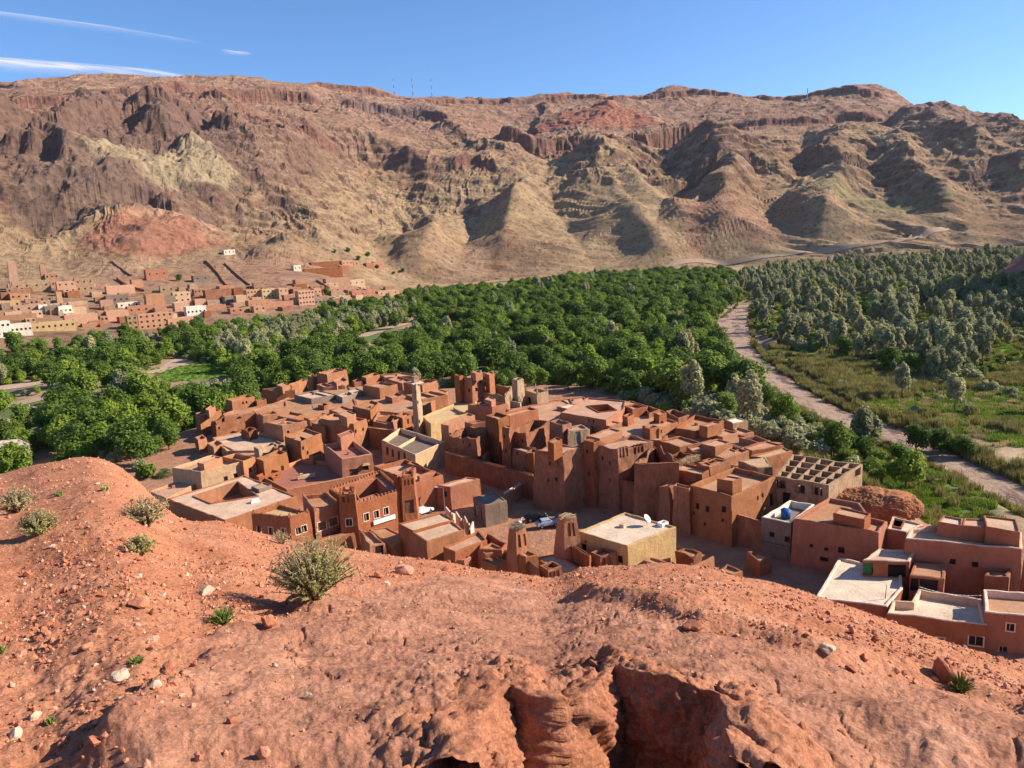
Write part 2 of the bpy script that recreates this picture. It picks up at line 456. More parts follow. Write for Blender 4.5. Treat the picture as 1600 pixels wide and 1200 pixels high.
def make_hillside():
    a0 = math.radians(40)
    az = np.concatenate([np.linspace(-1.35, -a0, 60, endpoint=False), np.linspace(-a0, a0, 860), np.linspace(a0, 1.35, 61)[1:]])
    d = np.concatenate([np.linspace(0.25, 1.6, 14, endpoint=False), np.exp(np.linspace(math.log(1.6), math.log(42), 440)), np.linspace(43, 150, 40)])
    A, D = np.meshgrid(az, d)
    X = D * np.sin(A); Y = D * np.cos(A)
    Z = hill_z(X, Y)
    Z = np.maximum(Z, -80)
    sd, par = seg_dist(X, Y, SLAB_EDGE); st, pt = seg_dist(X, Y, SLAB_TOP)
    slab = sst(-0.15, 0.3, sd + fbm(X * 1.7, Y * 1.7, 3, 40) * 0.25) * sst(-0.2, 0.4, st + fbm(X * 1.1, Y * 1.1, 3, 44) * 0.3)
    m, nt, b = new_mat('red_rock_slope')
    p = mapped(nt)
    at = N(nt, 'ShaderNodeAttribute', attribute_name='slab').outputs['Fac']
    n1 = noise(nt, p, 0.9, 8, 0.68, 0.4)
    soil = ramp(nt, n1, [(0.26, (0.37, 0.135, 0.066)), (0.45, (0.48, 0.198, 0.105)), (0.62, (0.53, 0.24, 0.135)), (0.80, (0.62, 0.34, 0.22))])
    rock = ramp(nt, n1, [(0.22, (0.25, 0.112, 0.072)), (0.40, (0.38, 0.172, 0.106)), (0.56, (0.48, 0.23, 0.142)), (0.78, (0.62, 0.35, 0.235))])
    col = mixc(nt, at, soil, rock)
    n2 = noise(nt, mapped(nt, (1, 1.6, 1)), 1.7, 9, 0.74, 0.5)
    varn = ramp(nt, n2, [(0.34, (0.56, 0.51, 0.49)), (0.5, (1, 1, 1)), (0.7, (1.10, 1.08, 1.07))])
    col = mixc(nt, mathn(nt, 'MULTIPLY_ADD', at, 0.5), col, varn, 'MULTIPLY')
    col.node.inputs[0].links[0].from_node.inputs[2].default_value = 0.3
    n3 = noise(nt, p, 22, 4, 0.7)
    col = mixc(nt, 0.8, col, ramp(nt, n3, [(0.3, (0.68, 0.62, 0.6)), (0.55, (1, 1, 1)), (0.72, (1.28, 1.26, 1.24))]), 'MULTIPLY')
    n6 = noise(nt, p, 75, 3, 0.6)
    col = mixc(nt, 0.7, col, ramp(nt, n6, [(0.32, (0.7, 0.66, 0.64)), (0.66, (1.22, 1.2, 1.2))]), 'MULTIPLY')
    col = mixc(nt, 1.0, col, (0.96, 0.97, 0.96), 'MULTIPLY')
    nt.links.new(col, b.inputs['Base Color'])
    ch = bump(nt, b, noise(nt, p, 9, 8, 0.72), 0.6, 0.07)
    vo = N(nt, 'ShaderNodeTexVoronoi'); vo.inputs['Scale'].default_value = 26
    nt.links.new(p, vo.inputs['Vector'])
    ch = bump(nt, b, vo.outputs['Distance'], 0.35, 0.03, ch)
    bump(nt, b, noise(nt, p, 60, 5, 0.7), 0.6, 0.018, ch)
    o = grid_mesh('hillside', X, Y, Z, m, True, {'slab': slab})
    tag(o, kind='structure')
    return m
HILL_MAT = make_hillside()

def make_rock_face():
    """the crumbling vertical face of the ledge at the viewer's feet, rough in all three directions"""
    P = []
    for i in range(len(SCARP) - 1):
        for k in range(26): P.append(SCARP[i].lerp(SCARP[i + 1], k / 26))
    A = np.array([[p.x, p.y] for p in P]); K_ = np.exp(-.5 * (np.arange(-9, 10) / 4.0) ** 2); K_ /= K_.sum()
    A = np.stack([np.convolve(np.pad(A[:, j], 9, mode='edge'), K_, 'valid') for j in (0, 1)], -1)
    T = np.gradient(A, axis=0); T /= np.linalg.norm(T, axis=1)[:, None]
    Nn = np.stack([T[:, 1], -T[:, 0]], -1)
    n = 170; t = np.linspace(0, 1, n)[None, :]
    c = np.clip(t / .26, 0, 1); v = np.clip((t - .26) / .74, 0, 1)
    wid = (.62 + .2 * fbm(A[:, 0] * 2.2, A[:, 1] * 2.2, 3, 247))[:, None]
    bow = -wid + (wid + .19) * c + .05 * sst(0, .15, v) + .16 * v
    X = A[:, 0][:, None] + Nn[:, 0][:, None] * bow; Y = A[:, 1][:, None] + Nn[:, 1][:, None] * bow
    top = hill_base(X, Y) - .06 + .30 * sst(0, .9, c) + .07 * fbm(X * 3, Y * 3, 4, 240) * sst(0, .4, c)
    ze = top[:, int(n * .26)][:, None]
    Z = np.where(t <= .26, top, ze - .02 * sst(0, .05, v) - v * 1.15)
    q = .04 * vn3(X * 3, Y * 3, Z * 3, 241) + .035 * vn3(X * 7, Y * 7, Z * 7, 242) + .032 * np.abs(vn3(X * 15, Y * 15, Z * 15, 243)) + .02 * vn3(X * 32, Y * 32, Z * 32, 244) + .012 * vn3(X * 66, Y * 66, Z * 66, 245)
    q = q - .06 * np.exp(-(vn3(X * 3.2, Y * 3.2, Z * 1.2, 246) / .06) ** 2)
    q = q * sst(0, .08, t)
    fl = sst(.20, .32, t)
    X = X + Nn[:, 0][:, None] * q * fl; Y = Y + Nn[:, 1][:, None] * q * fl; Z = Z + q * (.55 * (1 - fl) + .35)
    o = grid_mesh('rock_face', X, Y, Z, HILL_MAT, True, {'slab': np.full(X.shape, .25)})
    tag(o, kind='structure')
make_rock_face()
# ================================================================== valley floor
VILL = [(-20, 195, 104, 84), (32, 132, 46, 52), (64, 94, 42, 28), (-58, 172, 66, 62)]
RIV_L = [(1158, 474), (1116, 506), (1138, 533), (1157, 564), (1199, 602), (1230, 625), (1268, 648), (1310, 668), (1365, 692), (1440, 715), (1498, 748), (1600, 800), (1700, 850)]
RIV_R = [(1172, 476), (1170, 506), (1177, 541), (1200, 565), (1225, 585), (1255, 606), (1295, 630), (1340, 650), (1420, 673), (1480, 703), (1535, 730), (1640, 780), (1740, 820)]
RZ = VALLEY - 1.0
rivL = [PZ(*p, RZ) for p in RIV_L]; rivR = [PZ(*p, RZ) for p in RIV_R]
rivC = [(a + b) / 2 for a, b in zip(rivL, rivR)]
rivW = [max((a - b).length / 2, 3) for a, b in zip(rivL, rivR)]
def village_mask(x, y):
    m = 0
    for cx, cy, rx, ry in VILL:
        q = np.sqrt(((x - cx) / rx) ** 2 + ((y - cy) / ry) ** 2)
        m = np.maximum(m, 1 - sst(0.82, 1.12, q))
    return m
def valley_z(x, y):
    d = np.hypot(x, y)
    z = VALLEY + fbm(x * 0.012, y * 0.012, 3, 80) * 1.2 + fbm(x * 0.08, y * 0.08, 2, 83) * 0.25
    z = z + (G - VALLEY) * village_mask(x, y) * 1.0
    sd, par = seg_dist(x, y, rivC)
    w = np.interp(par, np.arange(len(rivW)), rivW)
    z = np.where(village_mask(x, y) > 0.5, z, z + (np.minimum(z, RZ - 0.6) - z) * (1 - sst(w * 0.95, w * 1.25 + 3, np.abs(sd))))
    z = np.maximum(z, np.where(d < 130, G - 1.0 - (d - 60) * 0.0, -999) * np.where(d < 130, 1, 1)) if False else z
    return z
GREEN_POLYS = [[(1385, 757), (1440, 752), (1520, 790), (1500, 812), (1400, 805)], [(1255, 570), (1330, 560), (1372, 580), (1300, 592)],
               [(1430, 486), (1460, 486), (1455, 498), (1430, 498)], [(1545, 540), (1600, 535), (1600, 560), (1550, 556)], [(230, 575), (330, 565), (380, 585), (260, 600)]]
GRASS_W = [PZ(px, py, VALLEY) for px, py in [(1180, 690), (1330, 680), (1460, 725), (1560, 790), (1560, 900), (1380, 860), (1250, 780)]]
GPW = [[PZ(px, py, VALLEY) for px, py in g] for g in GREEN_POLYS]
TAN_POLYS = [[(1560, 705), (1600, 690), (1600, 745), (1545, 728)]]
TPW = [[PZ(px, py, VALLEY) for px, py in g] for g in TAN_POLYS]
def make_valley():
    x = np.concatenate([np.linspace(-1300, -260, 110, endpoint=False), np.linspace(-260, 320, 230, endpoint=False), np.linspace(320, 1500, 120)])
    y = np.concatenate([np.linspace(35, 420, 170, endpoint=False), np.linspace(420, 1500, 130)])
    X, Y = np.meshgrid(x, y)
    Z = valley_z(X, Y)
    n = fbm(X * 0.02, Y * 0.02, 4, 90)
    vm = village_mask(X, Y)[..., None]
    soil = np.array([0.36, 0.235, 0.145]); grass = np.array([0.115, 0.15, 0.045]); lane = np.array([0.38, 0.19, 0.115])
    k = sst(-0.25, 0.3, n)[..., None]
    col = soil * (1 - k) + grass * k
    col = np.where(in_poly(X, Y, GRASS_W)[..., None], grass * (.85 + .6 * fbm(X * .2, Y * .2, 3, 96))[..., None], col)
    for g in GPW:
        ins = in_poly(X, Y, g)[..., None]
        col = np.where(ins, np.array([0.13, 0.23, 0.03]) * (1 + 0.25 * fbm(X * .3, Y * .3, 3, 95))[..., None], col)
    for g in TPW:
        ins = in_poly(X, Y, g)[..., None]
        col = np.where(ins, np.array([0.46, 0.33, 0.21]), col)
    sd, par = seg_dist(X, Y, rivC)
    w = np.interp(par, np.arange(len(rivW)), rivW)
    rk = (1 - sst(w, w + 8, np.abs(sd)))[..., None]
    col = col * (1 - rk) + np.array([0.27, 0.19, 0.13]) * rk
    col = col * (1 - vm) + lane * vm
    m, nt, b = new_mat('valley_ground')
    at = N(nt, 'ShaderNodeAttribute', attribute_name='col').outputs['Color']
    p = mapped(nt)
    c = mixc(nt, 0.8, at, ramp(nt, noise(nt, p, 0.35, 8, 0.7), [(0.3, (0.6, 0.6, 0.58)), (0.7, (1.3, 1.28, 1.2))]), 'MULTIPLY')
    nt.links.new(c, b.inputs['Base Color'])
    bump(nt, b, noise(nt, p, 0.9, 7, 0.7), 0.8, 0.5)
    tag(grid_mesh('valley_floor', X, Y, Z, m, True, {'col': col}), kind='structure')
make_valley()
def make_plain():
    m = plain_mat('distant_plain', (0.30, 0.21, 0.14), 1.0, 0.2, 0.01, 0)
    R = 26000; n = 48
    v = [(0, 0, -90)] + [(R * math.cos(2 * math.pi * i / n), R * math.sin(2 * math.pi * i / n), -90) for i in range(n)]
    tag(link_mesh('plain', v, [(0, i + 1, (i + 1) % n + 1) for i in range(n)], m), kind='structure')
make_plain()
def ribbon(name, L, R, mat, sub=6, lift=0.0, zf=None):
    def dens(P):
        out = []
        n = len(P)
        for i in range(n - 1):
            p0 = P[max(i - 1, 0)]; p1 = P[i]; p2 = P[i + 1]; p3 = P[min(i + 2, n - 1)]
            for k in range(sub):
                t = k / sub
                out.append(0.5 * ((2 * p1) + (p2 - p0) * t + (2 * p0 - 5 * p1 + 4 * p2 - p3) * t * t + (3 * p1 - p0 - 3 * p2 + p3) * t ** 3))
        out.append(P[-1]); return out
    A, B = dens(L), dens(R)
    K = 6
    X = np.array([[a.x * (1 - j / K) + b.x * j / K for j in range(K + 1)] for a, b in zip(A, B)])
    Y = np.array([[a.y * (1 - j / K) + b.y * j / K for j in range(K + 1)] for a, b in zip(A, B)])
    Z = np.array([[a.z * (1 - j / K) + b.z * j / K for j in range(K + 1)] for a, b in zip(A, B)])
    if zf is not None: Z = zf(X, Y) + lift
    return tag(grid_mesh(name, X, Y, Z, mat, True), kind='structure')
def make_river():
    m, nt, b = new_mat('shallow_river')
    p = mapped(nt); pl = mapped(nt, (0.35, 0.12, 1))
    n1 = noise(nt, pl, 0.5, 7, 0.65, 0.8)
    wet = ramp(nt, n1, [(0.50, (0, 0, 0)), (0.56, (1, 1, 1))])
    gravel = ramp(nt, noise(nt, p, 0.5, 9, 0.75), [(0.3, (0.21, 0.14, 0.10)), (0.5, (0.38, 0.255, 0.18)), (0.75, (0.52, 0.37, 0.27))])
    col = mixc(nt, wet, gravel, (0.20, 0.12, 0.085))
    nt.links.new(col, b.inputs['Base Color'])
    rr = N(nt, 'ShaderNodeMapRange'); rr.inputs['To Min'].default_value = 0.95; rr.inputs['To Max'].default_value = 0.25
    nt.links.new(wet, rr.inputs['Value']); nt.links.new(rr.outputs[0], b.inputs['Roughness'])
    bump(nt, b, noise(nt, p, .9, 8, 0.75), 0.9, 0.7)
    ribbon('river', rivL, rivR, m, 8)
make_river()
def band(name, pts, half, zf, lift=0.25, mat=None, sub=6):
    """road along a polyline of ground points"""
    L, R = [], []
    for i, p in enumerate(pts):
        a = pts[max(i - 1, 0)]; b = pts[min(i + 1, len(pts) - 1)]
        d = Vector((b.x - a.x, b.y - a.y, 0)).normalized(); nrm = Vector((-d.y, d.x, 0)) * half
        L.append(p + nrm); R.append(p - nrm)
    return ribbon(name, L, R, mat or MAT['path'], sub, lift, zf)
def vp(px, py): return PZ(px, py, VALLEY)
band('road', [vp(-60, 646), vp(30, 630), vp(95, 615), vp(150, 604), vp(215, 594)], 6.0, valley_z)
band('road', [vp(-80, 616), vp(0, 606), vp(62, 598), vp(100, 590)], 8.0, valley_z)
band('road', [vp(235, 584), vp(262, 574), vp(272, 563), vp(290, 572)], 5.0, valley_z)
band('path', [vp(545, 531), vp(575, 523), vp(605, 514), vp(640, 507)], 6.0, valley_z)

# ================================================================== the mountain across the valley
COLS = {
    -300: [(540, 560), (450, 850), (390, 1080), (300, 1320), (200, 1650), (135, 2250)],
    0: [(530, 600), (470, 760), (425, 930), (385, 1080), (345, 1170), (280, 1300), (190, 1560), (150, 1950), (128, 2300)],
    100: [(525, 610), (470, 760), (430, 920), (390, 1060), (355, 1150), (290, 1290), (190, 1560), (150, 1950), (122, 2300)],
    200: [(520, 620), (470, 770), (430, 900), (395, 1030), (350, 1160), (290, 1310), (240, 1420), (180, 1580), (150, 1950), (120, 2350)],
    300: [(512, 640), (470, 770), (420, 920), (390, 1040), (340, 1220), (290, 1350), (230, 1480), (170, 1660), (150, 1950), (121, 2400)],
    400: [(495, 670), (450, 820), (405, 960), (370, 1100), (310, 1330), (250, 1520), (200, 1720), (160, 2050), (126, 2450)],
    500: [(475, 730), (440, 860), (400, 1010), (350, 1220), (300, 1400), (250, 1560), (200, 1760), (165, 2080), (134, 2500)],
    600: [(462, 900), (440, 1080), (400, 1230), (350, 1390), (300, 1530), (250, 1680), (200, 1870), (165, 2150), (145, 2500)],
    700: [(445, 1130), (400, 1260), (350, 1390), (300, 1530), (250, 1690), (200, 1900), (170, 2250), (153, 2550)],
    800: [(435, 1180), (400, 1270), (350, 1400), (300, 1540), (262, 1680), (235, 1760), (195, 2150), (153, 2600)],
    900: [(425, 1210), (390, 1310), (340, 1450), (290, 1590), (250, 1700), (225, 1800), (180, 2200), (143, 2650)],
    1000: [(420, 1230), (390, 1310), (340, 1450), (290, 1580), (245, 1720), (225, 1810), (180, 2250), (150, 2650)],
    1060: [(142, 2700)],
    1100: [(412, 1250), (370, 1380), (320, 1520), (270, 1660), (215, 1830), (190, 2100), (148, 2700)],
    1200: [(405, 1270), (365, 1400), (310, 1560), (260, 1700), (210, 1880), (180, 2150), (152, 2700)],
    1300: [(398, 1290), (360, 1400), (310, 1560), (250, 1730), (200, 1920), (170, 2200), (147, 2700)],
    1375: [(144, 2650)],
    1400: [(392, 1310), (360, 1400), (310, 1560), (260, 1700), (210, 1880), (175, 2150), (150, 2600)],
    1500: [(388, 1330), (350, 1440), (300, 1590), (250, 1740), (205, 1920), (178, 2200)],
    1600: [(385, 1340), (350, 1450), (300, 1590), (250, 1740), (198, 2050)],
    1950: [(368, 1350), (330, 1460), (280, 1600), (230, 1750), (190, 2050)]}
_cp = []; _cw = []
for px, lst in COLS.items():
    for py, dd in lst:
        p = PD(px, py, dd); _cp.append((p.x, p.y, p.z)); _cw.append(1.0 if (py, dd) == lst[-1] else (0.75 if len(lst) > 1 and (py, dd) == lst[-2] else 0.45))
    p = PD(px, lst[-1][0], lst[-1][1])
    k = (lst[-1][1] + 500) / lst[-1][1]
    if len(lst) > 1:
        _cp.append((p.x * k, p.y * k, p.z - 15)); _cw.append(1.0)
        k = (lst[-1][1] + 1200) / lst[-1][1]; _cp.append((p.x * k, p.y * k, p.z - 90)); _cw.append(1.0)
        q = PD(px, lst[0][0], lst[0][1]); k = 0.86; _cp.append((q.x * k, q.y * k, -63 if px < 560 else -64)); _cw.append(0)
        k = 0.62; _cp.append((q.x * k, q.y * k, -72)); _cw.append(0)
def pl(lst): return [PD(a, b, c) for a, b, c in lst]
SPURS = [  # path (top to bottom), heights, width on the shaded (left) side, width on the lit side
    (pl([(905, 245, 1740), (925, 285, 1640), (950, 335, 1490), (1000, 385, 1330), (1045, 410, 1240)]), [50, 95, 118, 95, 40], 105, 360),
    (pl([(1140, 208, 1850), (1118, 240, 1740), (1135, 295, 1610), (1142, 340, 1480), (1128, 395, 1310)]), [35, 78, 112, 115, 70], 95, 360),
    (pl([(1320, 225, 1890), (1300, 275, 1720), (1308, 330, 1540), (1290, 385, 1350)]), [30, 70, 90, 60], 75, 320),
    (pl([(830, 315, 1500), (806, 350, 1410), (790, 410, 1260)]), [25, 75, 40], 62, 220),
    (pl([(690, 355, 1390), (680, 400, 1260), (660, 432, 1170)]), [15, 55, 25], 45, 160),
    (pl([(610, 360, 1370), (628, 392, 1270), (640, 420, 1180)]), [8, 38, 15], 34, 100),
    (pl([(720, 190, 2000), (770, 240, 1830), (845, 285, 1640), (905, 335, 1490), (985, 388, 1320), (1020, 412, 1240)]), [5, 25, 55, 55, 45, 20], 330, 150),
    (pl([(1480, 165, 2200), (1478, 195, 2060), (1500, 240, 1900), (1545, 290, 1720), (1600, 345, 1550)]), [40, 90, 110, 85, 30], 100, 300),
    (pl([(1560, 205, 2130), (1600, 260, 1900), (1660, 320, 1650)]), [10, 70, 50], 85, 240),
    (pl([(1380, 235, 1850), (1420, 290, 1680), (1480, 350, 1480)]), [5, 50, 40], 55, 220),
    (pl([(500, 240, 1630), (410, 265, 1510), (365, 305, 1390), (318, 345, 1270)]), [25, 85, 85, 35], 62, 320),
    (pl([(310, 165, 1800), (345, 185, 1720), (400, 228, 1600), (470, 250, 1530)]), [5, 40, 50, 20], 120, 180),
    (pl([(170, 185, 1660), (130, 235, 1490), (110, 300, 1330), (60, 350, 1200)]), [5, 55, 75, 40], 75, 260),
    (pl([(250, 200, 1610), (270, 240, 1480), (330, 275, 1400)]), [15, 55, 30], 55, 180),
    (pl([(690, 200, 2010), (730, 225, 1850), (790, 265, 1690)]), [5, 35, 20], 45, 190),
    (pl([(560, 220, 1810), (640, 268, 1650), (730, 322, 1480)]), [10, 40, 15], 60, 220),
    (pl([(450, 300, 1380), (500, 345, 1230), (560, 385, 1110)]), [8, 26, 10], 45, 200),
    (pl([(960, 290, 1590), (1010, 335, 1470), (1060, 380, 1340)]), [5, 26, 20], 40, 130),
    (pl([(1190, 260, 1700), (1220, 320, 1530), (1250, 370, 1390)]), [5, 30, 20], 40, 150),
    (pl([(-60, 160, 1850), (-40, 230, 1500), (-20, 330, 1200)]), [30, 90, 60], 160, 90)]
def _ext(P, A, a, b):
    p0 = P[0] + (P[0] - P[1]) * .45; p1 = P[-1] + (P[-1] - P[-2]) * .35
    return ([p0] + P + [p1], [0] + A + [0], a, b)
SPURS = [_ext(*q) for q in SPURS]
BUMPS = [  # px, py, distance, radius, height
    (262, 282, 1330, 120, 45), (190, 300, 1250, 120, 35), (232, 345, 1120, 105, 42), (285, 378, 1050, 80, 22), (190, 385, 1040, 70, 18),
    (450, 388, 1020, 70, 26), (950, 195, 2050, 190, 45), (1370, 150, 2600, 200, 25), (540, 392, 1030, 60, 16)]
CLIFFS = [  # plan line (left to right seen from here), height of the scarp, decay behind it
    (pl([(772, 232, 1770), (815, 250, 1730), (860, 252, 1720), (900, 240, 1760), (960, 238, 1780), (1010, 240, 1780), (1045, 222, 1830), (1085, 212, 1870), (1100, 208, 1900)]), 36, 420),
    (pl([(1090, 206, 1990), (1150, 206, 1990), (1230, 205, 1990), (1330, 200, 2040), (1400, 205, 2020)]), 15, 350),
    (pl([(0, 178, 1800), (100, 172, 1800), (200, 166, 1850), (330, 150, 2050), (440, 150, 2150), (520, 152, 2150)]), 26, 350),
    (pl([(470, 142, 2380), (560, 142, 2400), (640, 155, 2400), (720, 161, 2470), (800, 158, 2500), (900, 148, 2560), (1000, 156, 2560), (1110, 152, 2600), (1230, 158, 2600), (1340, 165, 2500), (1400, 172, 2450)]), 16, 500),
    (pl([(540, 190, 2050), (600, 182, 2080), (660, 188, 2060), (690, 205, 1990)]), 26, 120),
    (pl([(30, 300, 1290), (100, 262, 1370), (190, 220, 1480), (280, 215, 1520), (360, 250, 1500), (400, 262, 1500)]), 26, 110),
    (pl([(130, 215, 1530), (220, 180, 1640), (300, 165, 1740), (360, 185, 1720), (420, 215, 1650), (490, 215, 1680)]), 16, 120),
    (pl([(90, 360, 1130), (160, 325, 1190), (230, 318, 1200), (270, 345, 1150)]), 30, 90),
    (pl([(420, 230, 1640), (480, 245, 1600), (545, 240, 1640)]), 26, 120),
    (pl([(690, 290, 1560), (740, 282, 1600), (780, 300, 1560)]), 18, 120)]

def mtn_feat(x, y, mask):
    wob = fbm(x * 0.0075, y * 0.0075, 4, 110) * 46 * mask
    wob2 = fbm(x * 0.0085 + 40, y * 0.0085, 4, 117) * 46 * mask
    xs = x + wob; ys = y + wob2
    z = np.zeros_like(x)
    shp = x.shape; z = z.ravel(); xr, yr, xsr, ysr = x.ravel(), y.ravel(), xs.ravel(), ys.ravel()
    for P, A, wl_, wr_ in SPURS:
        m_ = max(wl_, wr_) + 12
        box = np.nonzero((xsr > min(p.x for p in P) - m_) & (xsr < max(p.x for p in P) + m_) & (ysr > min(p.y for p in P) - m_) & (ysr < max(p.y for p in P) + m_))[0]
        if len(box) == 0: continue
        bx, by = xr[box], yr[box]
        sd, par = seg_dist(xsr[box], ysr[box], P)
        amp = np.interp(par, np.arange(len(A)), A) * (1 + 0.45 * fbm(bx * 0.006, by * 0.006, 2, int(A[1]) + 50))
        left = sd > 0
        w = np.where(left, wl_, wr_)
        t = np.clip(1 - (np.sqrt(sd * sd + 11.0 ** 2) - 11.0) / w, 0, 1)
        g_ = ridged(par * 4.5 + fbm(bx * .01, by * .01, 2, 260) * .8, np.abs(sd) * .004, 3, 261 + len(A))
        z[box] += amp * np.where(left, t, t ** 1.6) - amp * .16 * (1 - g_) * np.clip(t * (1 - t) * 4, 0, 1) * np.where(left, .5, 1)
    z = z.reshape(shp)
    for px, py, dd, rad, h in BUMPS:
        p = PD(px, py, dd)
        q = np.hypot(xs - p.x, ys - p.y) / rad
        z = z + h * np.clip(1 - q, 0, 1) ** 1.15 * 1.2
    cl = np.zeros_like(z)
    d = np.hypot(x, y)
    fl = ridged(np.arctan2(x, y) * 190, d * 0.006, 3, 130) * 3 + fbm(x * .016, y * .016, 4, 133) * 20
    for P, h, dec in CLIFFS:
        sd, par = seg_dist(x + wob * 0.6, y + wob2 * 0.6, P)
        u = -sd + fl
        ends = sst(0, 0.5, par) * (1 - sst(len(P) - 1.5, len(P) - 1.001, par))
        z = z + h * sst(-3, 16, u) * np.exp(-np.maximum(u, 0) / dec) * ends
        cl = np.maximum(cl, ends * (1 - sst(10, 26, np.abs(u - 6))))
    return z, cl
_cp = np.array(_cp)
SC = 1000.0
def _tps(r2): return np.where(r2 > 0, 0.5 * r2 * np.log(np.maximum(r2, 1e-12)), 0)
_n = len(_cp)
_ft = mtn_feat(_cp[:, 0], _cp[:, 1], sst(-35, 30, _cp[:, 2]))[0]
_zc = _cp[:, 2] - _ft * np.array(_cw)
_K = _tps(((_cp[:, None, :2] - _cp[None, :, :2]) ** 2).sum(-1) / SC ** 2) + np.eye(_n) * 2e-4
_Pm = np.concatenate([np.ones((_n, 1)), _cp[:, :2] / SC], 1)
_Am = np.zeros((_n + 3, _n + 3)); _Am[:_n, :_n] = _K; _Am[:_n, _n:] = _Pm; _Am[_n:, :_n] = _Pm.T
_wt = np.linalg.solve(_Am, np.concatenate([_zc, np.zeros(3)]))
_ga = np.linspace(-1.1, 1.1, 260); _gd = np.linspace(330, 4400, 260)
def _tps_eval(x, y):
    z = _wt[_n] + _wt[_n + 1] * x / SC + _wt[_n + 2] * y / SC
    for i in range(_n):
        z = z + _wt[i] * _tps(((x - _cp[i, 0]) ** 2 + (y - _cp[i, 1]) ** 2) / SC ** 2)
    return z
_GA, _GD = np.meshgrid(_ga, _gd)
_GZ = _tps_eval(_GD * np.sin(_GA), _GD * np.cos(_GA))
def mtn_base(x, y):
    u = np.clip((np.arctan2(x, y) + 1.1) / 2.2 * 259, 0, 258.999); v = np.clip((np.hypot(x, y) - 330) / 4070 * 259, 0, 258.999)
    i = u.astype(int); j = v.astype(int); fu = u - i; fv = v - j
    return (_GZ[j, i] * (1 - fu) + _GZ[j, i + 1] * fu) * (1 - fv) + (_GZ[j + 1, i] * (1 - fu) + _GZ[j + 1, i + 1] * fu) * fv
def mtn_z(x, y):
    x = np.asarray(x, float); y = np.asarray(y, float)
    z = mtn_base(x, y)
    d = np.hypot(x, y); az = np.arctan2(x, y)
    mask = sst(-38, 25, z)
    f, cl = mtn_feat(x, y, mask)
    z = z + f
    z = z + mask * (fbm(x * 0.0045, y * 0.0045, 3, 140) * 16 + ridged(x * 0.010, y * 0.010, 3, 150) * 7)
    rill = ridged(az * 75 + fbm(x * .008, y * .008, 3, 161) * 5, d * 0.0035, 4, 160)
    z = z - mask * (1 - rill) * 3
    strata = np.sin((z + fbm(x * .004, y * .004, 2, 170) * 30) * 0.30)
    strata2 = np.sin((z + fbm(x * .006, y * .006, 2, 172) * 16) * 0.74)
    z = z + mask * (strata * 1.0 + strata2 * 0.45)
    z = z + mask * fbm(x * 0.05, y * 0.05, 4, 175, 0.6) * 2.6 + fbm(x * 0.02, y * 0.02, 3, 180) * 1.2
    crag = sst(0.1, 0.5, fbm(x * 0.003 + 9, y * 0.003, 3, 185)) * mask * sst(60, 140, z)
    z = z + crag * np.abs(fbm(x * 0.03, y * 0.03, 4, 187, 0.6)) * 7
    for (px, py, dd, rad, am) in ((150, 245, 1400, 330, 1.0), (620, 185, 2080, 190, .8), (480, 235, 1620, 150, .8), (330, 190, 1700, 170, .8), (880, 245, 1740, 120, .5), (1470, 200, 2050, 200, .6)):
        p = PD(px, py, dd)
        k = np.exp(-(((x - p.x) / rad) ** 2 + ((y - p.y) / rad) ** 2)) * mask * am
        z = z + k * (ridged(x * 0.017, y * 0.017, 4, 220, .55) * 11 + np.abs(fbm(x * .045, y * .045, 3, 225)) * 9)
    return z, cl, mask
_MG = {}
def mtn_h(x, y):
    if not _MG: return mtn_z(x, y)[0]
    x = np.asarray(x, float); y = np.asarray(y, float)
    a, d, Z = _MG['a'], _MG['d'], _MG['Z']
    u = np.clip(np.arctan2(x, y), a[0], a[-1] - 1e-9); v = np.clip(np.hypot(x, y), d[0], d[-1] - 1e-6)
    i = np.clip(np.searchsorted(a, u, 'right') - 1, 0, len(a) - 2); j = np.clip(np.searchsorted(d, v, 'right') - 1, 0, len(d) - 2)
    fu = (u - a[i]) / (a[i + 1] - a[i]); fv = (v - d[j]) / (d[j + 1] - d[j])
    return (Z[j, i] * (1 - fu) + Z[j, i + 1] * fu) * (1 - fv) + (Z[j + 1, i] * (1 - fu) + Z[j + 1, i + 1] * fu) * fv
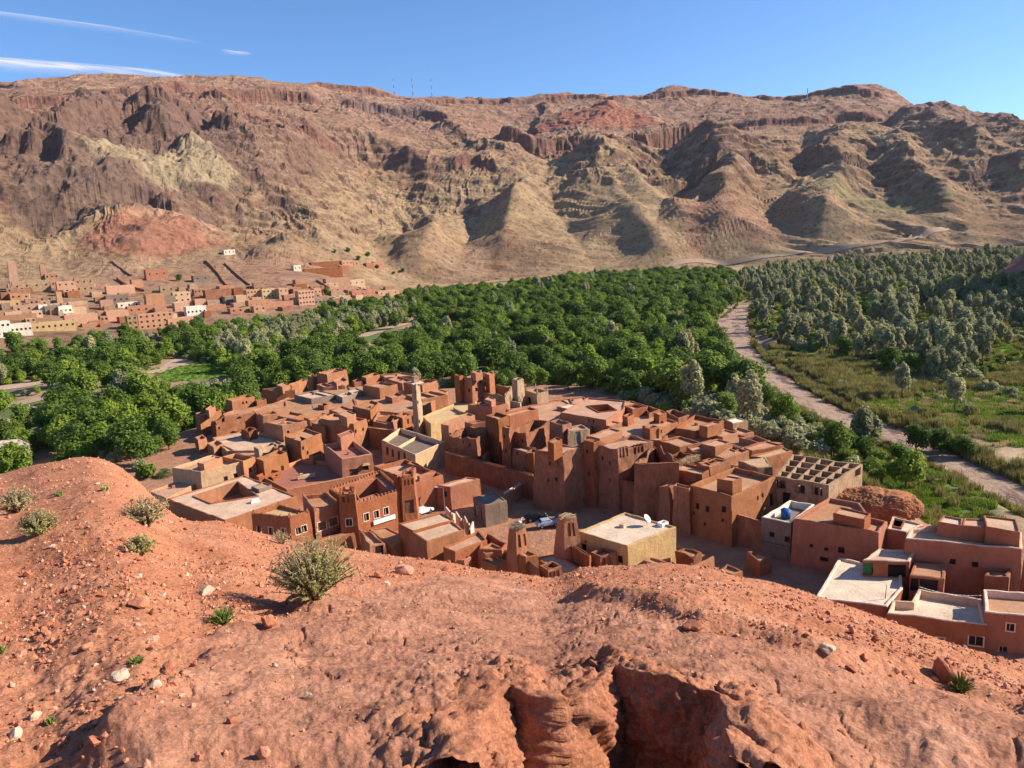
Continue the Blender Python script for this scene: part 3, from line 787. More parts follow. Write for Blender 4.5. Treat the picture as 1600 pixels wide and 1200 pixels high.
def make_mountain():
    a0 = math.radians(38.5)
    az = np.concatenate([np.linspace(-1.05, -a0, 70, endpoint=False), np.linspace(-a0, a0, 960), np.linspace(a0, 1.05, 71)[1:]])
    d = np.concatenate([np.linspace(420, 1000, 70, endpoint=False), np.linspace(1000, 2050, 270, endpoint=False), np.linspace(2050, 2750, 100, endpoint=False), np.linspace(2750, 4300, 20)])
    A, D = np.meshgrid(az, d)
    X = D * np.sin(A); Y = D * np.cos(A)
    Z, cl, mask = mtn_z(X, Y)
    _MG.update(a=az, d=d, Z=Z)
    # real rock and scree colours
    dzr = np.gradient(Z, axis=0) / np.gradient(D, axis=0)
    dza = np.gradient(Z, axis=1) / (np.gradient(A, axis=1) * D)
    slope = np.hypot(dzr, dza)
    n = fbm(X * 0.005, Y * 0.005, 4, 190); n2 = fbm(X * 0.02, Y * 0.02, 4, 195); n3 = fbm(X * 0.08, Y * 0.08, 3, 198)
    def lerp(a, b, k): return a * (1 - k[..., None]) + b * k[..., None]
    tan_ = np.array([0.42, 0.285, 0.16]); brown = np.array([0.33, 0.195, 0.115]); mesa = np.array([0.33, 0.185, 0.13]); rock = np.array([0.20, 0.115, 0.085]); red = np.array([0.42, 0.155, 0.095]); pale = np.array([0.47, 0.35, 0.22])
    col = lerp(np.broadcast_to(tan_, X.shape + (3,)).copy(), brown, sst(-0.25, 0.35, n + n2 * .5))
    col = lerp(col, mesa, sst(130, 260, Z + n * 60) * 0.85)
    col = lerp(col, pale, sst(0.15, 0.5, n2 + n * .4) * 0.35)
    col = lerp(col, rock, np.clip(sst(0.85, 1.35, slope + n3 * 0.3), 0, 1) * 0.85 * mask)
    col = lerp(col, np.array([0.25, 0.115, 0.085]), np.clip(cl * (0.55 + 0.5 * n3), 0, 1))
    def spot(px, py, dd, rx, ry, c, k=1.0):
        nonlocal col
        p = PD(px, py, dd); ux, uy = p.x / dd, p.y / dd
        r_ = (X - p.x) * ux + (Y - p.y) * uy; t_ = (X - p.x) * uy - (Y - p.y) * ux
        q = np.sqrt((r_ / ry) ** 2 + (t_ / rx) ** 2) + n2 * 0.35
        col = lerp(col, np.array(c), (1 - sst(0.7, 1.05, q)) * k)
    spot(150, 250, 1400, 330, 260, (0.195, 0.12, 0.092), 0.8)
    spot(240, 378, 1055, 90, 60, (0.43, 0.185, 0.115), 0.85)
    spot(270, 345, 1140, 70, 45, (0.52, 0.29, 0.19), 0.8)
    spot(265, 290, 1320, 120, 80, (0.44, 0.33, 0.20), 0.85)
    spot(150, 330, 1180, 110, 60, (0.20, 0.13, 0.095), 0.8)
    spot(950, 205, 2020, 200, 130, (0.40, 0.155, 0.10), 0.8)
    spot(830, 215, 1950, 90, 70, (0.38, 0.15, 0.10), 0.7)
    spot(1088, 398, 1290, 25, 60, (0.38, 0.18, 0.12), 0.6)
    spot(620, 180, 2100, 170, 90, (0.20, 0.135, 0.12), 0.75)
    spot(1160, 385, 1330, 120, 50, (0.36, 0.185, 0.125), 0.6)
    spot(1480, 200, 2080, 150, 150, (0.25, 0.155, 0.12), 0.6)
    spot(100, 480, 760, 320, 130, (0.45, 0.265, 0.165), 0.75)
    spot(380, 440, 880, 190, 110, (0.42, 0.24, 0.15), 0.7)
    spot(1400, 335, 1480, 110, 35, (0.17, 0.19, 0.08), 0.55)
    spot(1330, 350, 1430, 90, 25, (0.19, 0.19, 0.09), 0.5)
    m, nt, b = new_mat('mountain_rock')
    at = N(nt, 'ShaderNodeAttribute', attribute_name='col').outputs['Color']
    p = mapped(nt)
    c = mixc(nt, 0.85, at, ramp(nt, noise(nt, p, 0.055, 9, 0.72), [(0.3, (0.6, 0.57, 0.56)), (0.52, (1, 1, 1)), (0.72, (1.3, 1.27, 1.22))]), 'MULTIPLY')
    c = mixc(nt, 0.5, c, ramp(nt, noise(nt, mapped(nt, (0.2, 0.2, 1.0)), 0.09, 6, 0.65), [(0.35, (0.72, 0.68, 0.66)), (0.6, (1.1, 1.08, 1.05))]), 'MULTIPLY')
    vo = N(nt, 'ShaderNodeTexVoronoi'); vo.inputs['Scale'].default_value = 0.11
    nt.links.new(p, vo.inputs['Vector'])
    c = mixc(nt, 0.6, c, ramp(nt, vo.outputs['Distance'], [(0.20, (0.42, 0.38, 0.33)), (0.42, (1.0, 1.0, 1.0))]), 'MULTIPLY')
    nt.links.new(c, b.inputs['Base Color'])
    ch = bump(nt, b, noise(nt, p, 0.06, 9, 0.75), 1.0, 7.0)
    bump(nt, b, noise(nt, p, 0.3, 6, 0.75), 0.8, 2.0, ch)
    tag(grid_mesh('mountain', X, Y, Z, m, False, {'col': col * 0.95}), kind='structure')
make_mountain()
def mp(px, py, d0=430):
    p = march(px, py, lambda x, y: np.maximum(mtn_h(x, y), valley_z(x, y)), d0, 3500, 700)
    return p if p is not None else PD(px, py, 1300)
# ------------------------------------------------------------------ spur closing the valley on the right, outside the frame but for its toe
def make_right_hill():
    x = np.linspace(380, 760, 170); y = np.linspace(180, 900, 200)
    X, Y = np.meshgrid(x, y)
    ln = [Vector((500, 300, 0)), Vector((515, 420, 0)), Vector((545, 560, 0)), Vector((600, 700, 0))]
    sd, par = seg_dist(X + fbm(X * .01, Y * .01, 3, 200) * 20, Y, ln)
    h = np.interp(par, [0, 1, 2, 3], [95, 150, 160, 90])
    t = np.clip(1 - np.abs(sd) / 135, 0, 1)
    Z = VALLEY - 4 + h * t ** 1.1 + np.where(t > 0, fbm(X * .03, Y * .03, 5, 205) * 9 * t, 0)
    m, nt, b = new_mat('red_spur')
    p = mapped(nt)
    nt.links.new(ramp(nt, noise(nt, p, 0.06, 8, 0.7), [(0.3, (0.22, 0.09, 0.06)), (0.55, (0.34, 0.15, 0.095)), (0.75, (0.42, 0.22, 0.14))]), b.inputs['Base Color'])
    bump(nt, b, noise(nt, p, 0.2, 8, 0.7), 0.9, 2.0)
    tag(grid_mesh('hill', X, Y, Z, m, False), kind='structure')
make_right_hill()
road_pts = [mp(*q) for q in ((985, 427), (1050, 418), (1110, 412), (1180, 406), (1250, 397), (1320, 387), (1390, 377), (1450, 366), (1520, 360))]
band('road', road_pts, 3.2, lambda X, Y: mtn_h(X, Y), 0.9, MAT['path'], 10)
# ================================================================== buildings
LAND_ONLY = globals().get('LAND_ONLY', False)
HOUSES = []
def ccw(p):
    a = sum(p[i].x * p[(i + 1) % len(p)].y - p[(i + 1) % len(p)].x * p[i].y for i in range(len(p)))
    return p if a > 0 else p[::-1]
def Hs(fr, pts, h, mat, label, name='house', **k):
    """a flat-roofed building whose parapet corners are seen at the given pixels and lie h metres over the lanes"""
    zt = G + h
    P = [PZ(*fp(fr, p), zt) for p in pts]
    if len(P) == 3: P.append(P[0] + P[2] - P[1])
    d = dict(poly=ccw([Vector((p.x, p.y)) for p in P]), zt=zt, zb=k.pop('zb', G - 8.5), mat=mat, label=label, name=name, win={}, boxes=[], fr=fr)
    d.update(k)
    for key in ('hole',):
        if key in d: d['holep'] = [PZ(*fp(fr, p), zt - 0.3) for p in d[key]]
    HOUSES.append(d)
    return d
def Bx(house, pts, dh, mat=None, fr=None, **k):
    """rooftop room belonging to a building"""
    zt = house['zt'] + dh
    P = [PZ(*fp(fr or house['fr'], p), zt) for p in pts]
    if len(P) == 3: P.append(P[0] + P[2] - P[1])
    house['boxes'].append(dict(poly=ccw([Vector((p.x, p.y)) for p in P]), zt=zt, mat=mat or house['mat'], **k))
def jit(v, a=0.05, f=0.9):
    if a == 0: return v
    X = np.array([v[0]]); Y = np.array([v[1]]); Z = np.array([v[2]])
    return (v[0] + a * float(vn3(X * f, Y * f, Z * f, 300)[0]), v[1] + a * float(vn3(X * f + 31, Y * f, Z * f, 301)[0]), v[2] + 0.5 * a * float(vn3(X * f, Y * f + 17, Z * f, 302)[0]))
def svn(x, y, seed):
    ix, iy = math.floor(x), math.floor(y); fx, fy = x - ix, y - iy
    def h(a, b):
        q = (a * 374761393 + b * 668265263 + seed * 144665) & 0xFFFFFFFF
        q = ((q ^ (q >> 13)) * 1274126177) & 0xFFFFFFFF; q = ((q ^ (q >> 16)) * 2246822519) & 0xFFFFFFFF
        return ((q ^ (q >> 15)) & 0xFFFFFF) / 16777215.0 * 2 - 1
    u, v = fx * fx * (3 - 2 * fx), fy * fy * (3 - 2 * fy)
    return (h(ix, iy) * (1 - u) + h(ix + 1, iy) * u) * (1 - v) + (h(ix, iy + 1) * (1 - u) + h(ix + 1, iy + 1) * u) * v
class VB:
    """vertex pool that jitters all points in one vectorised pass when built"""
    def __init__(s): s.v = []; s.f = []
    def add(s, p): s.v.append(p); return len(s.v) - 1
    def quad(s, a, b, c, d):
        n = len(s.v); s.v += [a, b, c, d]; s.f.append((n, n + 1, n + 2, n + 3))
    def build(s, name, mat, parent, amp=0.05, f=0.9):
        if not s.v: return None
        V = np.array([tuple(p) for p in s.v], float)
        if amp:
            dx = vn3(V[:, 0] * f, V[:, 1] * f, V[:, 2] * f, 300); dy = vn3(V[:, 0] * f + 31, V[:, 1] * f, V[:, 2] * f, 301); dz = vn3(V[:, 0] * f, V[:, 1] * f + 17, V[:, 2] * f, 302)
            V = V + np.stack([dx, dy, dz * 0.5], -1) * amp
        return link_mesh(name, V.tolist(), s.f, mat, parent)
def inset(poly, t):
    n = len(poly); out = []
    for i in range(n):
        p0, p1, p2 = poly[i - 1], poly[i], poly[(i + 1) % n]
        d1 = (p1 - p0).normalized(); d2 = (p2 - p1).normalized()
        n1 = Vector((-d1.y, d1.x)); n2 = Vector((-d2.y, d2.x))
        m = n1 + n2
        k = t / max(m.dot(n1), 0.35) if m.length > 1e-6 else t
        out.append(p1 + m * k if m.length > 1e-6 else p1 + n1 * t)
    return out
def cuts(L, step, extra):
    n = max(1, int(round(L / step)))
    s = [L * i / n for i in range(n + 1)]
    e = sorted(x for x in extra if 0.02 < x < L - 0.02)
    out = [x for x in s if all(abs(x - y) > 0.12 for y in e) or x in (0, L)] + e
    return sorted(out)
def wall_skin(vb, b0, b1, t0, t1, zb, ztf, wins, step, flip=False, reveal=None, ruin=False):
    """one wall face between two corners, openings left out and given reveals; returns the top edge points"""
    L = (t1 - t0).length
    zt0 = ztf(t0.x, t0.y, 0)
    ex = []; ez = []
    for w in wins:
        ex += [w['s'] - w['w'] / 2, w['s'] + w['w'] / 2]; ez += [w['z'] - w['h'] / 2 - zb, w['z'] + w['h'] / 2 - zb]
    S_ = cuts(L, step, ex); H = zt0 - zb; Zs = cuts(H, step, ez)
    def pt(s, z):
        u = s / L; v = min(max(z / H, 0), 1)
        b = b0.lerp(b1, u); t = t0.lerp(t1, u); p = b.lerp(t, v)
        return (p.x, p.y, zb + z)
    ids = {}
    top = []
    for i, s in enumerate(S_):
        for j, z in enumerate(Zs):
            p = pt(s, z)
            if j == len(Zs) - 1:
                p = (p[0], p[1], ztf(p[0], p[1], s)); top.append(p)
            elif ruin:
                p = (p[0], p[1], min(p[2], ztf(p[0], p[1], s) - 0.05 * (len(Zs) - j)))
            ids[i, j] = vb.add(p)
    for i in range(len(S_) - 1):
        sm = (S_[i] + S_[i + 1]) / 2
        for j in range(len(Zs) - 1):
            zm = (Zs[j] + Zs[j + 1]) / 2 + zb
            if any(abs(sm - w['s']) < w['w'] / 2 and abs(zm - w['z']) < w['h'] / 2 for w in wins): continue
            f = (ids[i, j], ids[i + 1, j], ids[i + 1, j + 1], ids[i, j + 1])
            vb.f.append(f[::-1] if flip else f)
    if reveal:
        d = (t1 - t0).normalized(); nin = Vector((-d.y, d.x, 0)) * reveal
        for w in wins:
            q = [Vector(pt(w['s'] + a * w['w'] / 2, w['z'] - zb + b * w['h'] / 2)) for a, b in ((-1, -1), (1, -1), (1, 1), (-1, 1))]
            for a, b in ((0, 1), (1, 2), (2, 3), (3, 0)):
                vb.quad(q[a], q[b], q[b] + nin, q[a] + nin)
            w['q'] = q; w['nin'] = nin
    return top
def bevel_ring(vb, outer, inner, zr, cap):
    """rounded mud parapet: outer top edge, rounded crown, inner face down to the roof"""
    n = len(outer)
    for i in range(n):
        j = (i + 1) % n
        o0, o1, i0, i1 = (Vector(p) for p in (outer[i], outer[j], inner[i], inner[j]))
        a0 = o0.lerp(i0, 0.22) + Vector((0, 0, cap)); a1 = o1.lerp(i1, 0.22) + Vector((0, 0, cap))
        c0 = o0.lerp(i0, 0.8) + Vector((0, 0, cap * 0.9)); c1 = o1.lerp(i1, 0.8) + Vector((0, 0, cap * 0.9))
        vb.quad(o0, o1, a1, a0); vb.quad(a0, a1, c1, c0)
        e0 = Vector((i0.x, i0.y, i0.z - cap * 0.3)); e1 = Vector((i1.x, i1.y, i1.z - cap * 0.3))
        vb.quad(c0, c1, e1, e0)
        vb.quad(e0, e1, Vector((i1.x, i1.y, zr)), Vector((i0.x, i0.y, zr)))
def flat_poly(vb, pts, z, holes=()):
    """triangulated horizontal sheet with openings"""
    loops = [[Vector((p.x, p.y, 0)) for p in pts]] + [[Vector((p.x, p.y, 0)) for p in h] for h in holes]
    flat = [p for l in loops for p in l]
    tri = tessellate_polygon(loops)
    base = len(vb.v)
    vb.v += [(p.x, p.y, z) for p in flat]
    for t in tri:
        a, b, c = (flat[i] for i in t)
        up = (b - a).cross(c - a).z > 0
        vb.f.append(tuple(base + i for i in (t if up else t[::-1])))
def add_opening(root, w, M):
    """what fills an opening: pane, leaf or dark shade sheet set back in the reveal, plus its surround"""
    q = w['q']; nin = w['nin']; k = w.get('kind', 'win')
    if k == 'open': return
    ins = [p + nin * 0.8 for p in q]
    name = 'door' if k.startswith('door') else 'window'
    mat = {'win': 'pane', 'framed': 'pane', 'lattice': 'wood', 'door': 'wood', 'doorgreen': 'green', 'niche': w.get('mat', 'dark'), 'dark_inside': 'pane', 'doorgrey': 'metal'}[k]  # open bays get a dark sheet standing in for the shade inside
    if k == 'niche': name = 'niche'
    o = link_mesh(name, ins, [(0, 1, 2, 3)], MAT[mat], root)
    if k in ('framed', 'lattice'):
        mb = MB(); e = (q[1] - q[0]).normalized(); up = (q[3] - q[0]).normalized(); out = -nin.normalized()
        t = 0.13
        def bar(a, b, side):
            o_ = side * t
            A = [a, b, b + o_, a + o_]
            f = [p + out * 0.05 for p in A]; g = [p - out * 0.05 for p in A]
            mb.quad(*f); mb.quad(g[3], g[2], g[1], g[0])
            for i in range(4): mb.quad(g[i], g[(i + 1) % 4], f[(i + 1) % 4], f[i])
        bar(q[0] - e * t, q[1] + e * t, -up); bar(q[3] - e * t, q[2] + e * t, up); bar(q[0], q[3], -e); bar(q[1], q[2], e)
        if k == 'framed':
            mid = (q[0] + q[1]) / 2 + nin * 0.7; mid2 = (q[3] + q[2]) / 2 + nin * 0.7
            mb.quad(mid - e * 0.03, mid + e * 0.03, mid2 + e * 0.03, mid2 - e * 0.03)
        mb.build('frame', MAT['frame'], o)
def merlons(root, pts, mat, w, h, gap, pointed=False, every=None):
    """separate merlons along a parapet edge"""
    for i in range(len(pts) - 1):
        a, b = Vector(pts[i]), Vector(pts[i + 1]); L = (b - a).length
        n = max(1, int(L / (w + gap)))
        rz = math.atan2(b.y - a.y, b.x - a.x)
        for k in range(n):
            p = a.lerp(b, (k + 0.5) / n)
            mb = MB(); mb.box((p.x, p.y, p.z + h / 2 - 0.05), (w / 2, 0.17, h / 2), rz, 0, 0.55 if pointed else 0.1)
            mb.build('merlon', mat, root)
def build_house(d):
    poly = d['poly']; zt = d['zt']; zb = d['zb']; n = len(poly)
    cen = sum(poly, Vector((0, 0))) / n
    root = empty(d['name'], (cen.x, cen.y, zb))
    tag(root, d['label'], d.get('cat', 'house'), d.get('group'))
    bpy.context.view_layer.update() if False else None
    root_inv = Matrix.Translation(Vector((-cen.x, -cen.y, -zb)))
    wm = MAT[d['mat']]; ruin = d.get('ruin', 0); shell = d.get('shell', bool(ruin) and not d.get('roofed'))
    ph = d.get('ph', 0.55); th = d.get('th', 0.42); bat = d.get('bat', 0.035); step = d.get('step', 1.5)
    area = abs(sum(poly[i].x * poly[(i + 1) % n].y - poly[(i + 1) % n].x * poly[i].y for i in range(n))) / 2
    th = min(th, 0.12 * math.sqrt(area) + 0.05)
    H = zt - zb
    bot = inset(poly, -bat * H)
    inn = inset(poly, th); innb = inset(poly, th * 1.2)
    sd = hash(d['label']) % 97 * 0 + int(cen.x * 13 + cen.y * 7) % 997
    def ztf(x, y, s):
        r = 0.12 * svn(x * 0.7, y * 0.7, sd)
        if ruin:
            v = (svn(x * .28, y * .28, sd + 5) + .5 * svn(x * .57, y * .57, sd + 6) + .25 * svn(x * 1.15, y * 1.15, sd + 7)) / 1.75; w = svn(x * 1.3, y * 1.3, sd + 9)
            r += -ruin * (0.5 + 1.3 * v) - 0.22 * ruin ** 0.5 * w
            r = min(r, 0.25)
        return zt + r
    vb = VB()
    outer, inner = [], []
    for i in range(n):
        j = (i + 1) % n
        wins = d['win'].get(i, [])
        top = wall_skin(vb, bot[i], bot[j], poly[i], poly[j], zb, ztf, wins, step, False, 0.3, bool(ruin))
        L = (poly[j] - poly[i]).length
        if shell:
            w2 = [dict(w) for w in wins if w.get('kind') == 'open']
            fl = zb + d.get('floor', 8.7)
            wall_skin(vb, innb[i], innb[j], inn[i], inn[j], zb, ztf, w2, step, True, None, bool(ruin))
        outer += top[:-1]
        m = len(top) - 1
        for k in range(m):
            u = ((Vector(top[k][:2]) - poly[i]).length) / L
            q = inn[i].lerp(inn[j], min(u, 1)); inner.append((q.x, q.y, top[k][2]))
    zr = zt - ph
    if shell:
        N_ = len(outer)
        for k in range(N_):
            l = (k + 1) % N_
            vb.quad(outer[k], outer[l], inner[l], inner[k])
        rv = VB(); flat_poly(rv, innb, zb + d.get('floor', 8.7)); rv.build('floor', MAT['earth'], root, 0)
    else:
        cp = d.get('coping')
        tgt = VB() if cp else vb
        bevel_ring(tgt, outer, inner, zr - 0.05, 0.09 if not cp else 0.12)
        if cp: tgt.build('coping', MAT[cp], root, 0.05)
        rv = VB(); holes = []
        if 'holep' in d:
            holes = [[Vector((p.x, p.y)) for p in d['holep']]]
            hp = ccw(holes[0]); dep = d.get('depth', 3.0)
            iv = VB(); m = len(hp)
            for k in range(m):
                a, b = hp[k], hp[(k + 1) % m]
                iv.quad((b.x, b.y, zr - 0.0), (a.x, a.y, zr - 0.0), (a.x, a.y, zr - dep), (b.x, b.y, zr - dep))
                # raised curb round the light well
                o1, o2 = inset(hp, -0.22)[k], inset(hp, -0.22)[(k + 1) % m]
                iv.quad((o1.x, o1.y, zr + .25), (o2.x, o2.y, zr + .25), (b.x, b.y, zr + .25), (a.x, a.y, zr + .25))
                iv.quad((o1.x, o1.y, zr), (o2.x, o2.y, zr), (o2.x, o2.y, zr + .25), (o1.x, o1.y, zr + .25))
                iv.quad((b.x, b.y, zr), (a.x, a.y, zr), (a.x, a.y, zr + .25), (b.x, b.y, zr + .25))
            iv.v += [(p.x, p.y, zr - dep) for p in hp]; iv.f.append(tuple(range(len(iv.v) - m, len(iv.v))))
            iv.build('courtyard', wm, root, 0)
            holes = [hp]
        flat_poly(rv, inset(poly, th * 0.7), zr, holes)
        rv.build('roof', MAT[d.get('roof', 'roof')], root, 0)
    vb.build('wall', wm, root, 0.11 if not ruin else 0.2)
    for i in range(n):
        for w in d['win'].get(i, []): add_opening(root, w, wm)
    for bx in d['boxes']:
        bp = bx['poly']; bn = len(bp); bb = VB(); z0 = zb if bx.get('full') else zr - 0.1; z1 = bx['zt']
        bi = inset(bp, 0.25); oo, ii = [], []
        for i in range(bn):
            j = (i + 1) % bn
            t = wall_skin(bb, bp[i], bp[j], bp[i], bp[j], z0, lambda x, y, s: z1 + 0.05 * svn(x, y, 3), [], 1.3)
            L = (bp[j] - bp[i]).length
            oo += t[:-1]
            for k in range(len(t) - 1):
                q = bi[i].lerp(bi[j], (Vector(t[k][:2]) - bp[i]).length / L); ii.append((q.x, q.y, t[k][2]))
        bevel_ring(bb, oo, ii, z1 - 0.22, 0.05)
        bo = bb.build('corner_tower' if bx.get('full') else 'roof_room', MAT[bx['mat']], root, 0.05)
        rv = VB(); flat_poly(rv, bi, z1 - 0.2); rv.build('roof', MAT[bx.get('roof', d.get('roof', 'roof'))], bo, 0)
        for (wx, wz, ww, wh) in bx.get('doors', ()):
            pass
    rr = random.Random(int(cen.x * 31 + cen.y * 17))
    if d.get('step', 1.5) < 3 and not shell and not ruin and area > 45 and 'holep' not in d and d.get('cat', 'house') == 'house' and n == 4:
        # low mud dividers and a smoke vent on the flat roof
        u = rr.uniform(.3, .7); a, b = inn[0].lerp(inn[1], u), inn[3].lerp(inn[2], u)
        if rr.random() < .5: u = rr.uniform(.3, .7); a, b = inn[1].lerp(inn[2], u), inn[0].lerp(inn[3], u)
        if not d['boxes'] and rr.random() < .75:
            b = a.lerp(b, rr.choice((1, 1, .55))); e = (b - a).normalized(); q = Vector((-e.y, e.x)) * .16; hh = rr.uniform(.3, .75)
            pv_ = VB(); m_ = max(2, int((b - a).length / 1.0))
            for k in range(m_):
                p0, p1 = a.lerp(b, k / m_), a.lerp(b, (k + 1) / m_)
                pv_.quad((p0.x - q.x, p0.y - q.y, zr - .05), (p1.x - q.x, p1.y - q.y, zr - .05), (p1.x - q.x * .6, p1.y - q.y * .6, zr + hh), (p0.x - q.x * .6, p0.y - q.y * .6, zr + hh))
                pv_.quad((p1.x + q.x, p1.y + q.y, zr - .05), (p0.x + q.x, p0.y + q.y, zr - .05), (p0.x + q.x * .6, p0.y + q.y * .6, zr + hh), (p1.x + q.x * .6, p1.y + q.y * .6, zr + hh))
                pv_.quad((p0.x - q.x * .6, p0.y - q.y * .6, zr + hh), (p1.x - q.x * .6, p1.y - q.y * .6, zr + hh), (p1.x + q.x * .6, p1.y + q.y * .6, zr + hh), (p0.x + q.x * .6, p0.y + q.y * .6, zr + hh))
            pv_.build('roof_divider', wm, root, .08)
        if rr.random() < .6:
            p = inn[0].lerp(inn[2], rr.uniform(.3, .7)).lerp(inn[1].lerp(inn[3], rr.random()), .4)
            mb = MB(); mb.box((p.x, p.y, zr + .25), (rr.uniform(.25, .5), rr.uniform(.25, .5), .3), rr.uniform(0, 3), 0, .15); mb.build('smoke_vent', wm, root)
    if d.get('merlon'):
        w, h, gap, pointed, sides = d['merlon']
        for i in (sides if sides is not None else range(n)):
            a, b = poly[i].lerp(inn[i], 0.5), poly[(i + 1) % n].lerp(inn[(i + 1) % n], 0.5)
            merlons(root, [(a.x, a.y, zt + 0.05), (b.x, b.y, zt + 0.05)], wm, w, h, gap, pointed)
    if d.get('spikes'):
        for i in range(n):
            p = poly[i].lerp(inn[i], 0.5)
            mb = MB(); mb.box((p.x, p.y, zt + d['spikes'] / 2), (0.3, 0.3, d['spikes'] / 2), 0.4, 0, 0.75); mb.build('corner_spike', wm, root)
    d['root'] = root
    # parts were written in world space: keep them there under the empty
    for ch in root.children:
        ch.matrix_parent_inverse = root_inv
        for g in ch.children: g.matrix_parent_inverse = Matrix.Identity(4)
    return root
WINS = []
def Wn(fr, pts, w=0.75, h=0.95, kind='win', **k):
    for p in pts: WINS.append((fp(fr, p), w, h, kind, k))
def assign_windows():
    for (px, py), w, h, kind, k in WINS:
        r = ray(px, py); best = None
        for d in HOUSES:
            P = d['poly']; n = len(P)
            for i in range(n):
                a, b = P[i], P[(i + 1) % n]; e = b - a; nrm = Vector((e.y, -e.x))
                if nrm.x * r.x + nrm.y * r.y >= 0: continue
                den = e.x * r.y - e.y * r.x
                if abs(den) < 1e-9: continue
                t = (e.x * (a.y) - e.y * (a.x)) / den
                if t <= 0: continue
                hx, hy, hz = r.x * t, r.y * t, r.z * t
                s = ((hx - a.x) * e.x + (hy - a.y) * e.y) / e.length_squared
                if not (0 < s < 1) or hz > d['zt'] - 0.25 or hz < d['zb'] + 0.4: continue
                if best is None or t < best[0]: best = (t, d, i, s * e.length, hz, e.length)
        if best is None: continue
        t, d, i, s, z, L = best
        ww = min(w, L * 0.8); s = min(max(s, ww / 2 + 0.12), L - ww / 2 - 0.12); hh = min(h, (d['zt'] - d['zb']) * .8)
        z = min(z, d['zt'] - hh / 2 - 0.3)
        cur = d['win'].setdefault(i, [])
        if any(abs(s - o['s']) < (ww + o['w']) / 2 + 0.1 and abs(z - o['z']) < (hh + o['h']) / 2 + 0.1 for o in cur): continue
        cur.append(dict(s=s, z=z, w=ww, h=hh, kind=kind, **k))
# ================================================================== the near village, building by building
gA = 'earthen houses of the near village'
def A(*a, **k):
    k.setdefault('group', gA); return Hs(*a, **k)
# --- back left rows
A('P', [(1100, 232), (1240, 262), (1420, 245)], 6.5, 'mud', 'plain brown mud house at the left end of the back row, by the trees')
Bx(HOUSES[-1], [(1240, 195), (1300, 215), (1375, 190)], 1.6)
A('P', [(752, 335), (815, 355), (1030, 305)], 6.5, 'mud', 'long mud house with two small dark windows beside the left treeline')
A('P', [(1032, 343), (1056, 358), (1145, 333)], 5.2, 'dark', 'little low mud annex joined to the long treeline house')
A('P', [(460, 468), (505, 497), (710, 440)], 5.6, 'mud', 'leftmost mud house of the village, against the green trees')
Bx(HOUSES[-1], [(555, 428), (592, 442), (655, 398)], 1.6)
A('P', [(608, 512), (655, 555), (930, 492)], 5.0, 'dark', 'roofless ruined mud house with crumbling front wall, far left', name='ruined_house', ruin=1.0)
A('P', [(722, 475), (745, 508), (1100, 447), (1345, 397), (1338, 350), (822, 442)], 4.4, 'mud', 'long low mud house with wide bare roof behind the left ruin', ph=0.25)
A('P', [(1070, 470), (1110, 495), (1260, 468)], 6.0, 'mud', 'small square mud room standing above the long bare roof')
A('P', [(1255, 495), (1390, 522), (1510, 475)], 5.8, 'mud', 'mud house with wide flat roof and no windows, left cluster', roof='roof')
A('P', [(1120, 557), (1300, 588), (1535, 540)], 6.6, 'mud', 'mud house with dark side wall and one tiny window, left cluster')
A('Q', [(-34, 690), (121, 745), (320, 660)], 7.2, 'mud', 'square mud house with a sunken roof well and two small windows', hole=[(60, 714), (130, 738), (205, 722), (118, 688)])
A('P', [(625, 705), (760, 830), (1060, 830), (1310, 760), (1180, 690), (900, 640)], 2.6, 'mud', 'low house with wide pale terrace in front of the left ruins', ph=0.3, roof='roof_pale')
A('P', [(905, 620), (978, 642), (1055, 615)], 4.9, 'dark', 'broken mud wall corner standing on the pale terrace', name='ruined_house', ruin=0.8)
A('P', [(455, 700), (490, 735), (570, 705)], 3.2, 'mud', 'tiny mud hut at the village edge below the leftmost house')
A('P', [(575, 760), (640, 800), (735, 760)], 2.8, 'mud', 'tiny flat-roofed shed beside the pale terrace')
A('P', [(240, 990), (510, 1032), (922, 930), (715, 890), (630, 866)], 6.6, 'cream', 'cream-fronted plastered house at the left edge beside the palm', roof='roof', ph=0.7)
Bx(HOUSES[-1], [(480, 942), (545, 958), (722, 892)], 1.3, 'salmon')
A('P', [(922, 930), (1036, 888), (850, 848), (715, 890)], 6.9, 'salmon', 'orange plastered house with one small window beside the cream house', roof='roof_pink', ph=0.9)
A('P', [(1040, 905), (1120, 935), (1345, 842)], 6.2, 'mud', 'mud house with grassy roof right of the orange house', roof='roof')
A('P', [(1025, 795), (1075, 818), (1245, 765)], 5.4, 'sand', 'low pale block house behind the orange house')
A('P', [(1210, 785), (1270, 800), (1335, 775)], 5.8, 'mud', 'narrow ruined mud room next to the pale block house', name='ruined_house', ruin=0.7)
A('T', [(10, 420), (185, 490), (625, 265), (370, 300)], 3.6, 'salmon', 'low salmon annex with slanting lit wall beneath the cream house', roof='roof', ph=0.2)
A('T', [(190, 490), (745, 705), (1440, 465), (935, 262)], 4.2, 'mud', 'big low compound with wide roof around a sunken yard, lower left', roof='roof_pale', ph=0.15,
  hole=[(450, 475), (615, 545), (1060, 475), (870, 338)], depth=2.4)
Bx(HOUSES[-1], [(1000, 372), (1075, 402), (1198, 357)], 0.6, 'grey')
